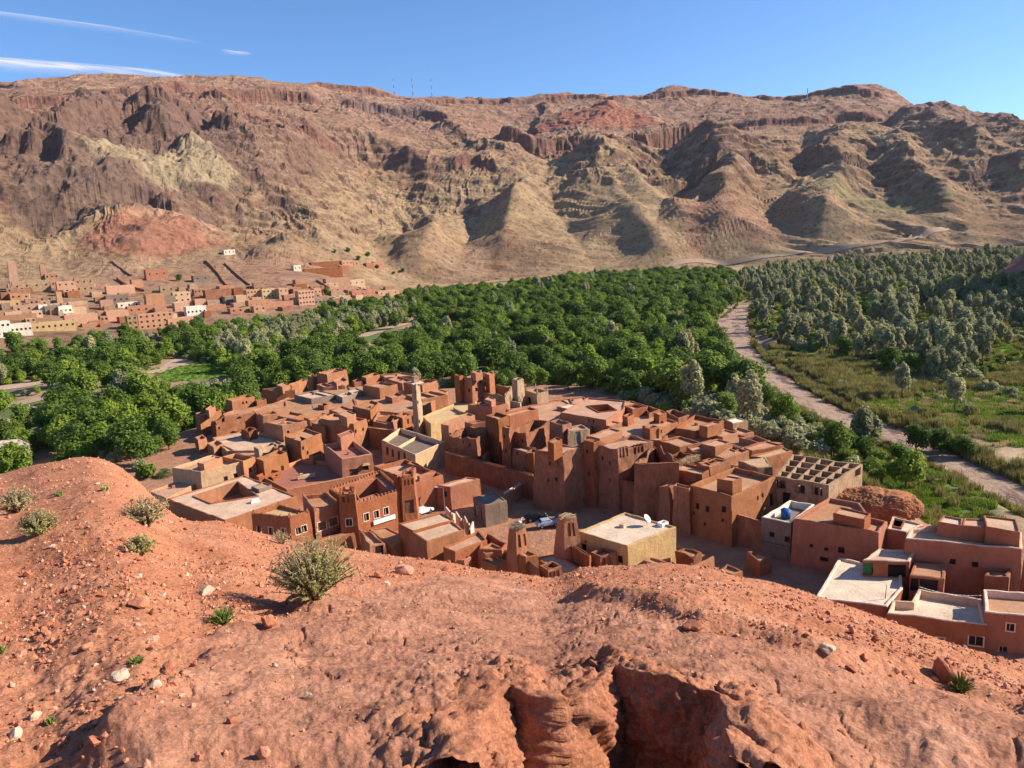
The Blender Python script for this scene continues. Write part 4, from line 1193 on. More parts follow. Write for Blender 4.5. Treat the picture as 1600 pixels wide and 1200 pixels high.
# --- hotel with crenellated front
A('T', [(1005, 632), (1368, 668), (1560, 612), (1270, 545)], 7.4, 'red', 'corner wing of the red crenellated building with three framed windows', roof='roof_yellow', ph=0.5, spikes=0.7, merlon=(0.25, 0.4, 2.4, True, None), step=2)
A('U', [(252, 605), (492, 522), (385, 430), (140, 455)], 7.4, 'red', 'wing of the crenellated front with two lattice windows', ph=0.7, spikes=0.6)
A('U', [(500, 402), (487, 458), (637, 447)], 9.6, 'red', 'left crenellated turret of the long red front', name='tower', cat='tower', group='turrets of the red front', merlon=(0.45, 0.6, 0.35, False, None), ph=0.3, step=2)
A('U', [(640, 545), (1098, 408), (890, 228), (395, 405)], 7.2, 'red', 'long red crenellated front with a tree in its courtyard', hole=[(690, 485), (965, 400), (850, 290), (625, 355)], depth=3.6, merlon=(0.3, 0.5, 0.4, False, None), step=2)
A('U', [(1100, 235), (1090, 300), (1207, 282)], 9.6, 'red', 'right crenellated turret of the long red front, over the white doorway', name='tower', cat='tower', group='turrets of the red front', merlon=(0.4, 0.6, 0.35, False, None), ph=0.3, step=2)
A('U', [(1210, 345), (1490, 262), (1130, 110), (830, 180)], 6.4, 'red', 'red wing with partition walls on its roof, right of the turrets', ph=0.9)
Bx(HOUSES[-1], [(1010, 250), (1050, 262), (1230, 190)], 0.5)
Bx(HOUSES[-1], [(1150, 150), (1200, 165), (1300, 180), (1190, 120)], 0.4)
Bx(HOUSES[-1], [(1240, 270), (1265, 280), (1420, 225), (1400, 215)], 0.4)
A('Q', [(348, 770), (515, 908), (812, 858)], 7.0, 'red', 'tall red plastered cube house with pink roof and pale rim', roof='roof_pink', ph=1.1, coping='salmon')
Bx(HOUSES[-1], [(470, 672), (505, 702), (636, 652)], 2.0, roof='roof_pink')
A('U', [(-10, 405), (895, 215), (820, 165), (120, 110), (-280, 265)], 3.2, 'red', 'low red terrace with long pale parapet below the red cube house', ph=0.8, coping='salmon', roof='roof_pink')
A('T', [(1040, 272), (1075, 290), (1290, 225), (1180, 205)], 3.6, 'red', 'small red walled yard left of the low terrace', hole=[(1160, 262), (1210, 282), (1262, 262), (1200, 240)])
A('Q', [(200, 872), (240, 896), (352, 850)], 4.2, 'mud', 'little flat mud shed left of the red cube house')
A('Q', [(310, 520), (630, 577), (757, 520)], 7.6, 'mud', 'big mud house with two windows behind the red cube house')
Bx(HOUSES[-1], [(485, 477), (565, 512), (652, 470)], 1.9)
A('Q', [(228, 562), (352, 602), (422, 560)], 6.0, 'mud', 'mud house with slanting shadow left of the big house')
A('Q', [(150, 505), (215, 540), (480, 490), (330, 460)], 5.6, 'mud', 'flat mud house in the middle of the left cluster', ph=0.3)
A('Q', [(620, 400), (790, 445), (880, 365), (800, 340)], 6.6, 'mud', 'mud house with bright roof up the lane from the big house')
A('Q', [(815, 545), (945, 580), (1170, 470), (870, 445)], 4.6, 'mud', 'low mud house with dark open court left of the minaret', hole=[(845, 530), (985, 556), (1030, 490), (890, 465)], depth=2.5)
A('Q', [(718, 195), (880, 225), (1052, 190)], 7.6, 'mud', 'tall blank mud house with one dark side, behind the left cluster')
A('Q', [(60, 290), (225, 332), (472, 286)], 5.6, 'grey', 'grey-fronted house with pale roof slab, back left', roof='roof_pale', ph=0.2)
A('Q', [(455, 290), (522, 322), (722, 250)], 5.6, 'grey', 'second grey house with pale roof, in line with the first', roof='roof_pale', ph=0.2)
A('Q', [(200, 345), (250, 430), (520, 380), (430, 320)], 4.0, 'grey', 'low grey house with posts along its front', ph=0.3)
A('Q', [(290, 388), (345, 402), (397, 382)], 5.2, 'dark', 'small dark mud box in front of the posts')
A('Q', [(395, 430), (480, 470), (640, 440), (520, 395)], 5.6, 'mud', 'mud house with lit terrace behind the big house', ph=0.3)
A('Q', [(275, 80), (375, 98), (566, 50)], 7.6, 'mud', 'tall mud house with notched rim on the village skyline', merlon=(0.5, 0.35, 1.6, True, None))
A('Q', [(188, 105), (240, 126), (282, 112)], 6.0, 'mud', 'low mud house hugging the tall skyline house')
A('Q', [(0, 190), (30, 202), (178, 150)], 5.6, 'mud', 'mud house with flat roof at the far left of the skyline')
A('Q', [(272, 190), (342, 216), (547, 200), (430, 165)], 5.2, 'mud', 'flat mud house below the tall skyline house', ph=0.3)
A('Q', [(425, 150), (470, 186), (577, 150)], 6.0, 'mud', 'mud house right in front of the tall skyline house')
A('Q', [(612, 150), (636, 172), (722, 160), (690, 135)], 5.6, 'dark', 'small dark mud house on the skyline, middle left')
A('Q', [(705, 112), (752, 132), (882, 95)], 6.6, 'mud', 'mud house on the skyline with a low parapet, left of centre')
A('Q', [(880, 97), (930, 122), (1262, 102), (1100, 75)], 6.0, 'mud', 'long flat mud house on the skyline behind the minaret', ph=0.4)
A('Q', [(1110, 170), (1290, 197), (1436, 155), (1330, 138)], 7.2, 'mud', 'broad mud house right behind the minaret', ph=0.9)
A('Q', [(1130, 292), (1290, 333), (1535, 290)], 5.0, 'mud', 'low long mud house in front of the broad house by the minaret', roof='roof_pale')
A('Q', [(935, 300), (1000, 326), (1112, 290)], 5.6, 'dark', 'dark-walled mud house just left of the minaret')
A('Q', [(960, 140), (1100, 182), (1202, 150)], 6.4, 'mud', 'mud house back left of the minaret')
A('Q', [(1030, 492), (1100, 520), (1185, 480), (1110, 450)], 4.8, 'mud', 'mud house at the foot of the minaret')
M = A('Q', [(1186, 178), (1228, 190), (1266, 172)], 15.5, 'sand', 'slim square minaret rising beside the yellow-roofed building', name='minaret', cat='minaret', group=None, bat=0.02, ph=0.3)
M['boxes'].append(None)
# --- yellow mosque, red kasbah, beige kasbah
A('R', [(-70, 500), (18, 572), (370, 470), (470, 345), (410, 302)], 5.2, 'yellow', 'wide building with bright yellow roof right of the minaret', roof='roof_yellow', ph=0.5)
Bx(HOUSES[-1], [(235, 410), (255, 420), (330, 455), (315, 462), (225, 415)][:4], 0.1, 'yellow')
A('R', [(375, 385), (610, 410), (757, 375)], 7.2, 'red', 'red mud house with small roof room right of the yellow building')
Bx(HOUSES[-1], [(535, 332), (600, 352), (642, 325)], 1.6)
K = A('R', [(300, 110), (412, 130), (527, 100)], 12.5, 'red', 'square red kasbah with corner towers at the far edge', name='kasbah', cat='kasbah', group=None, ruin=0.5, roofed=True, bat=0.05)
Bx(K, [(243, 98), (292, 112), (328, 102)], 0.5, full=True)
Bx(K, [(538, 84), (580, 98), (630, 80)], 0.4, full=True)
Bx(K, [(400, 72), (450, 86), (516, 70)], 1.6)
A('R', [(508, 245), (730, 285), (800, 215), (640, 195)], 8.0, 'sand', 'beige ruined block with jagged top left of the tall beige tower', name='ruined_house', cat='ruin', ruin=1.0, spikes=0.0)
A('R', [(800, 137), (850, 152), (912, 135)], 13.0, 'sand', 'tall narrow beige tower among the spiky ruins', name='tower', cat='tower', bat=0.03, group=None)
A('R', [(780, 342), (872, 352), (906, 320), (825, 302)], 7.6, 'sand', 'small spiky beige ruin below the tall beige tower', name='ruined_house', cat='ruin', ruin=0.6, spikes=1.6)
A('R', [(925, 250), (1042, 282), (1146, 256)], 9.0, 'sand', 'beige kasbah block with pointed corners and an arched opening', name='kasbah', cat='kasbah', spikes=1.6, group=None)
A('R', [(545, 495), (668, 532), (766, 490)], 11.5, 'dark', 'tall narrow mud house shaft in the middle of the village', name='tower', cat='house')
A('R', [(690, 470), (775, 494), (1052, 428)], 9.0, 'red', 'long red mud house right of the narrow shaft', ph=0.4)
A('R', [(118, 572), (190, 592), (442, 482)], 8.0, 'mud', 'mud house with long sunlit roof edge below the yellow building', ph=0.3)
A('R', [(192, 645), (455, 692), (602, 602), (340, 572)], 8.4, 'dark', 'roofless broken house with gaping end wall, village centre', name='ruined_house', cat='ruin', ruin=1.0)
A('R', [(455, 830), (532, 852), (612, 772)], 4.2, 'mud', 'low crumbled ruin at the foot of the gaping house', name='ruined_house', cat='ruin', ruin=1.0)
A('R', [(345, 555), (410, 570), (560, 552), (470, 535)], 8.6, 'mud', 'narrow roof terrace between the gaping ruin and the shaft', ph=0.2)
# --- arcaded house and yard walls
A('Q', [(900, 730), (1222, 868), (1512, 742), (1075, 607)], 5.6, 'cream', 'cream house with three arches and a grey sunken roof', roof='grey', ph=1.1, coping='cream')
A('R', [(150, 828), (175, 850), (1012, 1075), (1005, 1052)], 5.2, 'dark', 'long dark mud boundary wall across the middle of the village', name='wall', cat='wall', th=0.3, ph=0.1, group=None)
A('Q', [(828, 972), (842, 985), (1150, 902), (1138, 892)], 2.8, 'red', 'low red yard wall in front of the arches', name='wall', cat='wall', th=0.2, ph=0.05, group=None)
A('Q', [(762, 592), (775, 608), (1075, 640), (1065, 628)], 5.2, 'mud', 'mud wall running from the big house to the arcaded house', name='wall', cat='wall', th=0.25, ph=0.05, group=None)
A('V', [(75, 177), (207, 192), (492, 112)], 4.8, 'red', 'narrow red block house with pale roof by the street lamp', roof='roof_pale', ph=0.12, bat=0.01)
A('V', [(425, 290), (540, 372), (752, 320)], 4.0, 'grey', 'grey concrete garage in the shaded square', roof='grey', ph=0.1, bat=0.0)
A('V', [(715, 245), (735, 258), (1015, 92), (998, 80)], 3.0, 'mud', 'low mud wall with pale top running to the kasbah tower', name='wall', cat='wall', th=0.2, ph=0.05, coping='coping', group=None)
# --- the kasbah
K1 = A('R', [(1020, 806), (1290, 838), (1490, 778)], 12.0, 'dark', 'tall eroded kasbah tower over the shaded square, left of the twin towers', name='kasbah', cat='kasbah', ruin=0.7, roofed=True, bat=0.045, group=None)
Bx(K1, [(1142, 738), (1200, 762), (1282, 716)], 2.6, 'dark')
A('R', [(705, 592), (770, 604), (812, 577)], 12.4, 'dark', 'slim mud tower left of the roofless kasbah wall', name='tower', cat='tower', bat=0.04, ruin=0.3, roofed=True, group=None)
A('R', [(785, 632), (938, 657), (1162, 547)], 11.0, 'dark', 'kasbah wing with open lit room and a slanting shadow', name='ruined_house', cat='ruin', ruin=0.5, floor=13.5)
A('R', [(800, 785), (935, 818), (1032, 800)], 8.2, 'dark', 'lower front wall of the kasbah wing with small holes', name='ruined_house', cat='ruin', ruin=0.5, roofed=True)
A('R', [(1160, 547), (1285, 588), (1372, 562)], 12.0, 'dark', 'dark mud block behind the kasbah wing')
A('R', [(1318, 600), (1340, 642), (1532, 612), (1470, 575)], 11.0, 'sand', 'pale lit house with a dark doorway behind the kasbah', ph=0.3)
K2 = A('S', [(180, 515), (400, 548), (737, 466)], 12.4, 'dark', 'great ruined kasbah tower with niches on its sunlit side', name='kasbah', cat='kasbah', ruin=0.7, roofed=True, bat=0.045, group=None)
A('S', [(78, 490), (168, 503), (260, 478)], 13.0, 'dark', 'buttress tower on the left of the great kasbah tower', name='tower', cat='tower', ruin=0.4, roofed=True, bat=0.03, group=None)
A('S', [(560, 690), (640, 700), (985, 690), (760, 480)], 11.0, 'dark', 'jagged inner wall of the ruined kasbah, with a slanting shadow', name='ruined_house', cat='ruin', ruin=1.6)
A('S', [(420, 845), (470, 862), (935, 990), (890, 950)], 6.2, 'dark', 'ragged front wall joining the two kasbah halves', name='wall', cat='wall', th=0.4, ph=0.1, ruin=0.8, roofed=True, group=None)
A('S', [(848, 742), (1212, 815), (1300, 760), (1000, 692)], 8.6, 'dark', 'mud house with straw on its roof right of the great tower', ph=0.3)
A('S', [(1160, 692), (1290, 718), (1482, 662), (1330, 640)], 9.6, 'mud', 'crumbling round-topped mud house with a roof opening', ruin=0.5, roofed=True, hole=[(1225, 672), (1290, 702), (1345, 682), (1280, 655)])
A('S', [(940, 907), (1085, 938), (1112, 912)], 8.4, 'dark', 'narrow buttress house left of the house with four windows', ruin=0.3, roofed=True)
HB = A('X', [(-142, 730), (265, 842), (690, 647)], 8.4, 'mud', 'large mud house with four windows and a roof room', ph=0.9)
Bx(HB, [(125, 667), (275, 692), (367, 657)], 1.9)
A('Y', [(145, 238), (165, 262), (430, 335), (415, 320)], 5.0, 'dark', 'stepped mud wall at the foot of the four-window house', name='wall', cat='wall', th=0.25, ph=0.05, ruin=0.4, roofed=True, group=None)
UF = A('X', [(690, 642), (1200, 722), (1527, 525), (850, 430)], 8.4, 'sand', 'unfinished house open to the sky with a grid of bare walls', shell=True, floor=7.0, bat=0.0, th=0.35)
A('X', [(330, 492), (522, 557), (655, 545), (590, 450)], 8.2, 'sand', 'broken pale roof slab left of the unfinished house', roof='roof_pale', ph=0.1, ruin=0.2, roofed=True)
A('X', [(435, 452), (560, 472), (850, 402), (762, 362)], 7.6, 'mud', 'house with wide pinkish roof behind the broken slab', ph=0.15, roof='roof_pale')
A('X', [(370, 362), (460, 402), (772, 347), (600, 300)], 7.2, 'red', 'long red mud house along the right back edge', ph=0.2)
A('X', [(337, 268), (530, 322), (642, 302), (500, 250)], 7.0, 'mud', 'mud house with deep shaded roof terrace, right back', ph=1.3)
A('X', [(200, 102), (280, 137), (420, 107), (310, 75)], 6.6, 'sand', 'small house with bright white roof at the right back edge', roof='white', ph=0.08)
A('X', [(60, 232), (180, 267), (332, 222), (200, 185)], 6.6, 'mud', 'mud house with grassy roof in the right back rows', ph=0.3)
A('X', [(280, 188), (340, 247), (482, 217), (312, 165)], 6.0, 'mud', 'mud house beside the white-roofed one, on the back edge', ph=0.4)
A('S', [(1200, 517), (1340, 548), (1492, 502), (1360, 465)], 8.6, 'mud', 'mud house with raised flat roof, centre of the right rows', ph=0.2)
A('X', [(110, 452), (200, 472), (432, 402), (270, 345)], 7.6, 'mud', 'mud house with square roof well above the four-window house', hole=[(235, 375), (300, 402), (372, 376), (272, 350)], ph=0.3)
A('S', [(955, 364), (1150, 394), (1420, 292), (1140, 235)], 7.6, 'red', 'red mud house with long back parapet, right back rows', ph=0.8)
Bx(HOUSES[-1], [(1185, 337), (1265, 352), (1407, 312)], 1.6, 'mud')
A('S', [(640, 342), (800, 372), (977, 306), (820, 250)], 8.0, 'mud', 'mud house with square roof room behind the great tower', ph=0.3)
Bx(HOUSES[-1], [(745, 217), (800, 237), (872, 215)], 1.8, 'red')
A('S', [(650, 358), (710, 378), (802, 352)], 8.3, 'mud', 'small sunlit mud block just behind the great tower')
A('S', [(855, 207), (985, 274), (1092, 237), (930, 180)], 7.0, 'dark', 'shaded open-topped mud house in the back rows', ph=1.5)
A('S', [(-150, 215), (290, 290), (462, 182), (480, 100), (110, 70)], 8.0, 'red', 'big red house with dark patio behind the kasbah', hole=[(108, 155), (222, 215), (388, 196), (300, 140)], depth=3.5, ph=0.3)
A('S', [(225, 324), (330, 347), (440, 316), (330, 290)], 6.8, 'mud', 'open porch house with one white post below the big red house', ph=0.15)
A('S', [(450, 247), (495, 262), (557, 236)], 8.0, 'red', 'little red mud room right of the big red house')
A('S', [(458, 152), (545, 187), (667, 160), (560, 130)], 8.0, 'red', 'red mud house on the back edge right of the patio house')
A('S', [(655, 172), (700, 227), (807, 186), (690, 150)], 7.0, 'dark', 'small open-topped house on the back edge', ph=1.4)
A('R', [(1155, 347), (1180, 397), (1532, 372), (1500, 310)], 5.2, 'red', 'low red house right of the pointed beige kasbah', ph=0.2)
A('R', [(1072, 432), (1180, 492), (1257, 466), (1130, 400)], 5.4, 'mud', 'house with pale sheeted roof below the pointed kasbah', roof='roof_white', ph=0.12)
A('R', [(1230, 407), (1380, 437), (1542, 382), (1350, 375)], 6.6, 'mud', 'house with whitish roof left of the big red patio house', roof='roof_white', ph=0.12)
A('S', [(785, 482), (1000, 548), (1202, 502), (1000, 440)], 7.2, 'mud', 'mud house with broad dusty roof behind the jagged wall', ph=0.4)
A('S', [(1060, 548), (1120, 594), (1332, 592), (1200, 520)], 7.4, 'dark', 'dark-fronted mud house above the straw roof', ph=0.3)
A('S', [(908, 602), (1000, 652), (1132, 622), (1000, 575)], 8.2, 'dark', 'small roofless ruin beside the straw roof', name='ruined_house', cat='ruin', ruin=0.6)
A('S', [(100, 442), (230, 472), (442, 392), (330, 360)], 10.0, 'mud', 'mud house whose roof peeps over the great tower', ph=0.2)
A('X', [(-60, 560), (190, 600), (330, 560), (110, 500)], 7.4, 'mud', 'mud house between the roof well and the four-window house', ph=0.4)
# --- front row under the brow
A('U', [(1060, 732), (1335, 907), (1690, 792), (1480, 620)], 4.6, 'mud', 'house with broad pale two-level roof in the front row', roof='roof_pale', ph=0.12, group='front row houses')
Bx(HOUSES[-1], [(1065, 728), (1200, 800), (1600, 690), (1475, 622)], 0.35, 'mud', roof='roof_pale')
A('U', [(690, 782), (780, 947), (932, 907), (800, 800)], 3.4, 'mud', 'tumbledown mud house with dark doorway behind the big shrub', ruin=0.3, roofed=True, group='front row houses')
A('U', [(780, 782), (1000, 960), (1142, 852), (950, 760)], 2.0, 'mud', 'low bare terrace beside the broad pale roof', ph=0.15, group='front row houses')
A('U', [(200, 900), (230, 925), (640, 820), (600, 805)], 2.6, 'mud', 'low mud wall below the lattice windows', name='wall', cat='wall', th=0.2, ph=0.05, group=None)
A('V', [(140, 772), (250, 822), (562, 702), (480, 610)], 4.6, 'red', 'red mud house with sloping lit roof above the brow', ph=0.25, group='front row houses')
A('V', [(500, 690), (560, 622), (757, 737), (700, 800), (480, 790)], 4.2, 'red', 'red mud yard house with long dark back wall', ph=1.6, group='front row houses')
A('V', [(470, 802), (545, 838), (752, 802), (610, 725)], 3.8, 'mud', 'small mud house with lumpy roof left of the nest tower', ph=0.2, group='front row houses')
A('V', [(245, 892), (330, 908), (402, 862), (300, 840)], 3.2, 'red', 'tiny red outbuilding right above the rocky brow', ph=0.15, group='front row houses')
A('V', [(500, 902), (640, 948), (752, 902), (640, 860)], 3.0, 'mud', 'mud house with clutter on its roof left below the nest tower', ph=0.3, group='front row houses')
A('V', [(825, 802), (930, 868), (1047, 837), (940, 772)], 4.8, 'mud', 'small stone-strewn platform at the foot of the nest tower', ruin=0.2, roofed=True, group='front row houses')
A('V', [(828, 815), (845, 830), (1062, 985), (1050, 965)], 4.0, 'dark', 'slanting fluted mud wall below the nest tower', name='wall', cat='wall', th=0.25, ph=0.05, group=None)
A('V', [(1055, 942), (1145, 998), (1282, 962), (1190, 900)], 3.8, 'dark', 'square mud turret with open top at the brow', hole=[(1110, 942), (1160, 968), (1245, 945), (1190, 918)], depth=1.5, group='front row houses')
A('V', [(1000, 872), (1290, 1032), (1502, 992), (1250, 830)], 2.2, 'mud', 'low house with wide bare roof between the two tapering towers', ph=0.15, roof='roof_pale', group='front row houses')
A('V', [(1300, 800), (1385, 742), (1560, 850), (1480, 905)][1:3] + [(1545, 870), (1372, 762)], 4.4, 'dark', 'mud wall behind the right tapering tower', name='wall', cat='wall', th=0.2, ph=0.05, group=None)
A('W', [(265, 822), (355, 862), (502, 832), (400, 770)], 4.2, 'dark', 'square mud turret beside the yellow house', group='front row houses')
T1 = A('V', [(770, 588), (838, 608), (932, 575)], 8.4, 'mud', 'tapering mud tower carrying a round stick nest', name='tower', cat='tower', bat=0.09, ph=0.1, group='tapering towers')
T2 = A('V', [(1238, 478), (1302, 496), (1418, 478)], 8.8, 'mud', 'tapering mud tower with ragged straw on top', name='tower', cat='tower', bat=0.07, ph=0.1, group='tapering towers')
YH = A('W', [(140, 622), (620, 762), (1085, 575), (590, 435)], 5.6, 'yellow', 'yellow plastered house with whitish flat roof', roof='roof_white', ph=0.2, bat=0.0, group='front row houses')
A('W', [(770, 902), (1000, 982), (1112, 947), (830, 860)], 2.6, 'mud', 'low pale-roofed shed right of the yellow house', ph=0.2, roof='roof_pale', group='front row houses')
A('W', [(1190, 978), (1215, 990), (1452, 866), (1440, 858)], 3.2, 'mud', 'lit slanting end of a broken mud wall right of the yellow house', name='wall', cat='wall', th=0.2, ph=0.05, group=None)
A('Y', [(0, 817), (150, 852), (247, 817), (95, 757)], 2.6, 'mud', 'small low mud roof just over the brow, right of the broken wall', ph=0.2, group='front row houses')
# --- right cluster
GH = A('Y', [(432, 300), (712, 354), (942, 182), (700, 135)], 6.2, 'grey', 'grey concrete house with a blue tank on its roof', roof='grey', ph=1.0, bat=0.0, coping='white')
RH = A('Y', [(738, 314), (1558, 444), (1642, 340), (1470, 300), (1375, 160), (1075, 108)], 7.2, 'red', 'wide red house with four small windows and a roof room', ph=0.6)
Bx(RH, [(1120, 257), (1420, 322), (1482, 264), (1180, 195)], 1.5)
A('D', [(385, 300), (455, 335), (685, 365), (650, 300), (520, 245)], 5.0, 'dark', 'eroded earthen ruin under a grassy mound beside the bright field', name='ruined_house', cat='ruin', ruin=0.8, roofed=True, roof='earth', bat=0.1)
A('Z', [(285, 287), (470, 320), (642, 242), (330, 170)], 6.4, 'red', 'small house with whitish roof and a square dark opening', roof='roof_white', ph=0.2, hole=[(335, 272), (410, 290), (452, 208), (362, 186)], coping='coping')
ZH = A('Z', [(458, 380), (1585, 489), (1577, 322), (1240, 290), (780, 255), (505, 287)], 7.8, 'red', 'long red house with lime-topped parapets and roof rooms', roof='roof_pale', ph=0.6, coping='coping', bat=0.01)
Bx(ZH, [(770, 217), (1005, 257), (1012, 190), (822, 155)], 1.6, 'red', roof='roof_white')
Bx(ZH, [(1003, 252), (1228, 272), (1240, 190), (1022, 185)], 1.7, 'red', roof='roof_pale')
Bx(ZH, [(1234, 267), (1562, 322), (1532, 195), (1212, 155)], 2.1, 'red', roof='roof_pale')
A('Z', [(45, 592), (500, 607), (562, 500), (200, 480)], 5.6, 'red', 'porch house with green door and pale rounded roof', roof='roof_pale', ph=0.1, coping='coping', bat=0.0)
A('Z', [(500, 735), (832, 765), (852, 640), (545, 610)], 4.8, 'red', 'lean-to with a wide dark opening beside the porch house', ph=0.1, bat=0.0)
WT = A('DD', [(62, 400), (592, 460), (710, 330), (700, 190), (410, 140), (240, 100)], 3.4, 'red', 'house with broad whitish terrace at the lower right', roof='roof_white', ph=0.2, coping='coping', bat=0.01)
A('DD', [(592, 514), (1330, 598), (1285, 407), (820, 334), (770, 427), (630, 417)], 3.4, 'red', 'house with sunken whitish roof terrace and framed window', roof='roof_white', ph=0.9, coping='coping', bat=0.01)
A('DD', [(1310, 502), (1760, 548), (1760, 372), (1300, 337)], 4.8, 'red', 'red house at the right edge with a white-framed window', ph=0.8, coping='coping', bat=0.01)
A('Z', [(1225, 742), (1450, 772), (1482, 662), (1240, 650)], 5.0, 'dark', 'crumbling shed against the long red house', ruin=0.3, roofed=True)
A('Z', [(1600, 560), (1800, 600), (1900, 480), (1650, 470)], 6.5, 'red', 'red house cut off by the right edge of the picture')
A('I', [(-70, 707), (46, 694), (30, 686), (-80, 697)], 0.5, 'white', 'pale two-storey building among trees at the left edge', bat=0.0, zb=VALLEY - 2, roof='roof_white', ph=0.2, group=None)

# --- low roofs filling the gaps between the taller houses
A('I', [(395, 642), (470, 614), (545, 602), (560, 640), (480, 668), (432, 674)], 4.2, 'mud', 'joined low roofs filling the lanes of the back left rows', ph=0.2)
A('I', [(545, 602), (640, 594), (700, 612), (655, 640), (575, 656), (560, 640)], 4.2, 'mud', 'joined low roofs in front of the skyline houses left of the minaret', ph=0.2)
A('I', [(335, 690), (420, 672), (470, 690), (440, 705), (380, 712)], 2.4, 'mud', 'joined low roofs beside the pale terrace', ph=0.2)
A('I', [(905, 642), (985, 626), (1062, 650), (1035, 690), (962, 682)], 6.0, 'mud', 'joined low roofs between the patio house and the great tower', ph=0.2)
A('I', [(1062, 650), (1150, 678), (1232, 704), (1182, 735), (1100, 720), (1035, 690)], 6.0, 'mud', 'joined low roofs among the right back rows', ph=0.2)
A('I', [(1000, 692), (1100, 720), (1152, 742), (1082, 762), (1003, 732)], 5.4, 'mud', 'joined low roofs behind the straw roof', ph=0.2)
A('I', [(790, 640), (880, 625), (935, 655), (905, 690), (850, 680)], 6.0, 'mud', 'joined low roofs behind the kasbah wing', ph=0.2)
A('R', [(1290, 900), (1330, 925), (1520, 885), (1490, 865)], 8.6, 'dark', 'connecting wall between the tall eroded tower and the buttress tower', name='wall', cat='wall', ruin=0.4, roofed=True, group=None)
A('R', [(925, 835), (1000, 850), (1060, 815), (985, 800)], 9.0, 'dark', 'narrow wall joining the kasbah wing to the tall eroded tower', name='wall', cat='wall', ruin=0.4, roofed=True, group=None)
A('S', [(800, 905), (900, 930), (985, 905), (885, 880)], 7.6, 'dark', 'stub of mud wall between the ragged wall and the buttress house', name='wall', cat='wall', ruin=0.6, roofed=True, group=None)
A('W', [(1080, 790), (1250, 840), (1330, 800), (1170, 755)], 2.6, 'dark', 'low broken shed in the shaded lane under the four-window house', ruin=0.6, roofed=True)
A('Y', [(290, 640), (420, 690), (520, 650), (390, 610)], 2.6, 'dark', 'low ruined wall corner in the shaded lane under the grey house', ruin=0.8, roofed=True)
# --- openings seen in the photograph
Wn('P', [(920, 368), (952, 362)], 0.6, 0.9)
Wn('P', [(1355, 645), (690, 610)], 0.6, 0.7)
Wn('Q', [(145, 802), (187, 845)], 0.7, 0.9)
Wn('Q', [(650, 640), (718, 622), (190, 860)], 0.8, 1.0)
Wn('P', [(755, 1100), (848, 1072)], 0.9, 1.3, 'win'); Wn('P', [(990, 1010)], 0.9, 1.1); Wn('P', [(1297, 995)], 0.9, 1.2)
Wn('T', [(1085, 780), (1195, 796), (1318, 806)], 0.85, 1.3, 'framed'); Wn('U', [(98, 795), (150, 776)], 0.9, 1.2, 'framed')
Wn('U', [(328, 745), (433, 706)], 1.7, 1.5, 'lattice'); Wn('U', [(400, 800)], 4.6, 1.6, 'dark_inside')
Wn('U', [(588, 712)], 0.95, 1.3, 'framed'); Wn('U', [(755, 662), (850, 636), (940, 606)], 1.0, 1.35, 'framed')
Wn('U', [(535, 492), (578, 486), (1120, 320), (1155, 314), (1190, 306)], 0.35, 1.0, 'niche'); Wn('U', [(545, 540), (598, 530), (1128, 362), (1170, 352)], 0.5, 0.5, 'niche')
Wn('U', [(1172, 560)], 1.3, 2.6, 'door')
Wn('Q', [(635, 1045)], 1.7, 2.2, 'door'); Wn('Q', [(742, 985)], 1.3, 1.3, 'win')
Wn('Q', [(958, 830), (1007, 848), (1065, 868), (1120, 882)], 1.15, 2.0, 'win')
Wn('Q', [(1232, 262), (1243, 362), (1256, 545)], 0.6, 0.9)
Wn('R', [(455, 238), (497, 165), (390, 245)], 0.9, 1.1); Wn('R', [(970, 345)], 1.4, 2.2)
Wn('R', [(330, 745), (395, 770), (860, 745), (905, 730), (1165, 945), (1232, 950), (1235, 1095), (1160, 1105), (850, 855), (925, 880)], 0.4, 0.8)
Wn('R', [(735, 690), (745, 820), (1525, 830), (1160, 665)], 0.4, 0.8)
Wn('R', [(1435, 690)], 1.2, 3.0, 'doorgrey'); Wn('R', [(1215, 790)], 0.9, 1.0)
Wn('Q', [(1155, 545)], 0.9, 1.5)
Wn('S', [(330, 700), (260, 650), (225, 780), (330, 860), (120, 620), (130, 800), (560, 1095)], 0.35, 0.8)
Wn('S', [(425, 580), (455, 575), (490, 572)], 0.45, 2.0, 'niche'); Wn('S', [(565, 550), (600, 545), (632, 535)], 0.6, 1.9, 'niche')
Wn('S', [(1175, 1112), (1265, 1140), (1425, 1142)], 0.8, 1.1); Wn('S', [(1145, 1180)], 0.5, 0.5)
Wn('X', [(515, 850), (560, 826)], 0.5, 0.8); Wn('X', [(182, 1060), (20, 1100)], 0.5, 0.6)
Wn('X', [(735, 722), (920, 765), (1090, 786)], 1.7, 1.5, 'open'); Wn('X', [(1482, 596)], 2.6, 1.6, 'open'); Wn('X', [(790, 860), (640, 870)], 1.3, 2.4)
Wn('S', [(125, 285), (168, 292), (820, 385), (1225, 388), (605, 560)], 0.5, 0.8)
Wn('S', [(270, 375)], 4.0, 2.2, 'dark_inside')
Wn('U', [(880, 990)], 1.2, 2.2, 'dark_inside'); Wn('V', [(160, 258)], 0.8, 1.2); Wn('V', [(455, 415)], 1.6, 2.4, 'doorgrey'); Wn('V', [(515, 450)], 1.5, 2.4, 'doorgrey')
Wn('V', [(868, 710), (912, 700)], 0.45, 2.0, 'niche'); Wn('V', [(1345, 600), (1380, 600)], 0.35, 2.2, 'niche')
Wn('V', [(1170, 1040), (1205, 1035), (1240, 1025)], 0.5, 1.6, 'niche'); Wn('W', [(390, 910), (440, 905)], 0.5, 1.4, 'niche')
Wn('W', [(200, 770), (545, 885)], 1.0, 1.2); Wn('W', [(165, 705), (215, 720)], 0.4, 0.4)
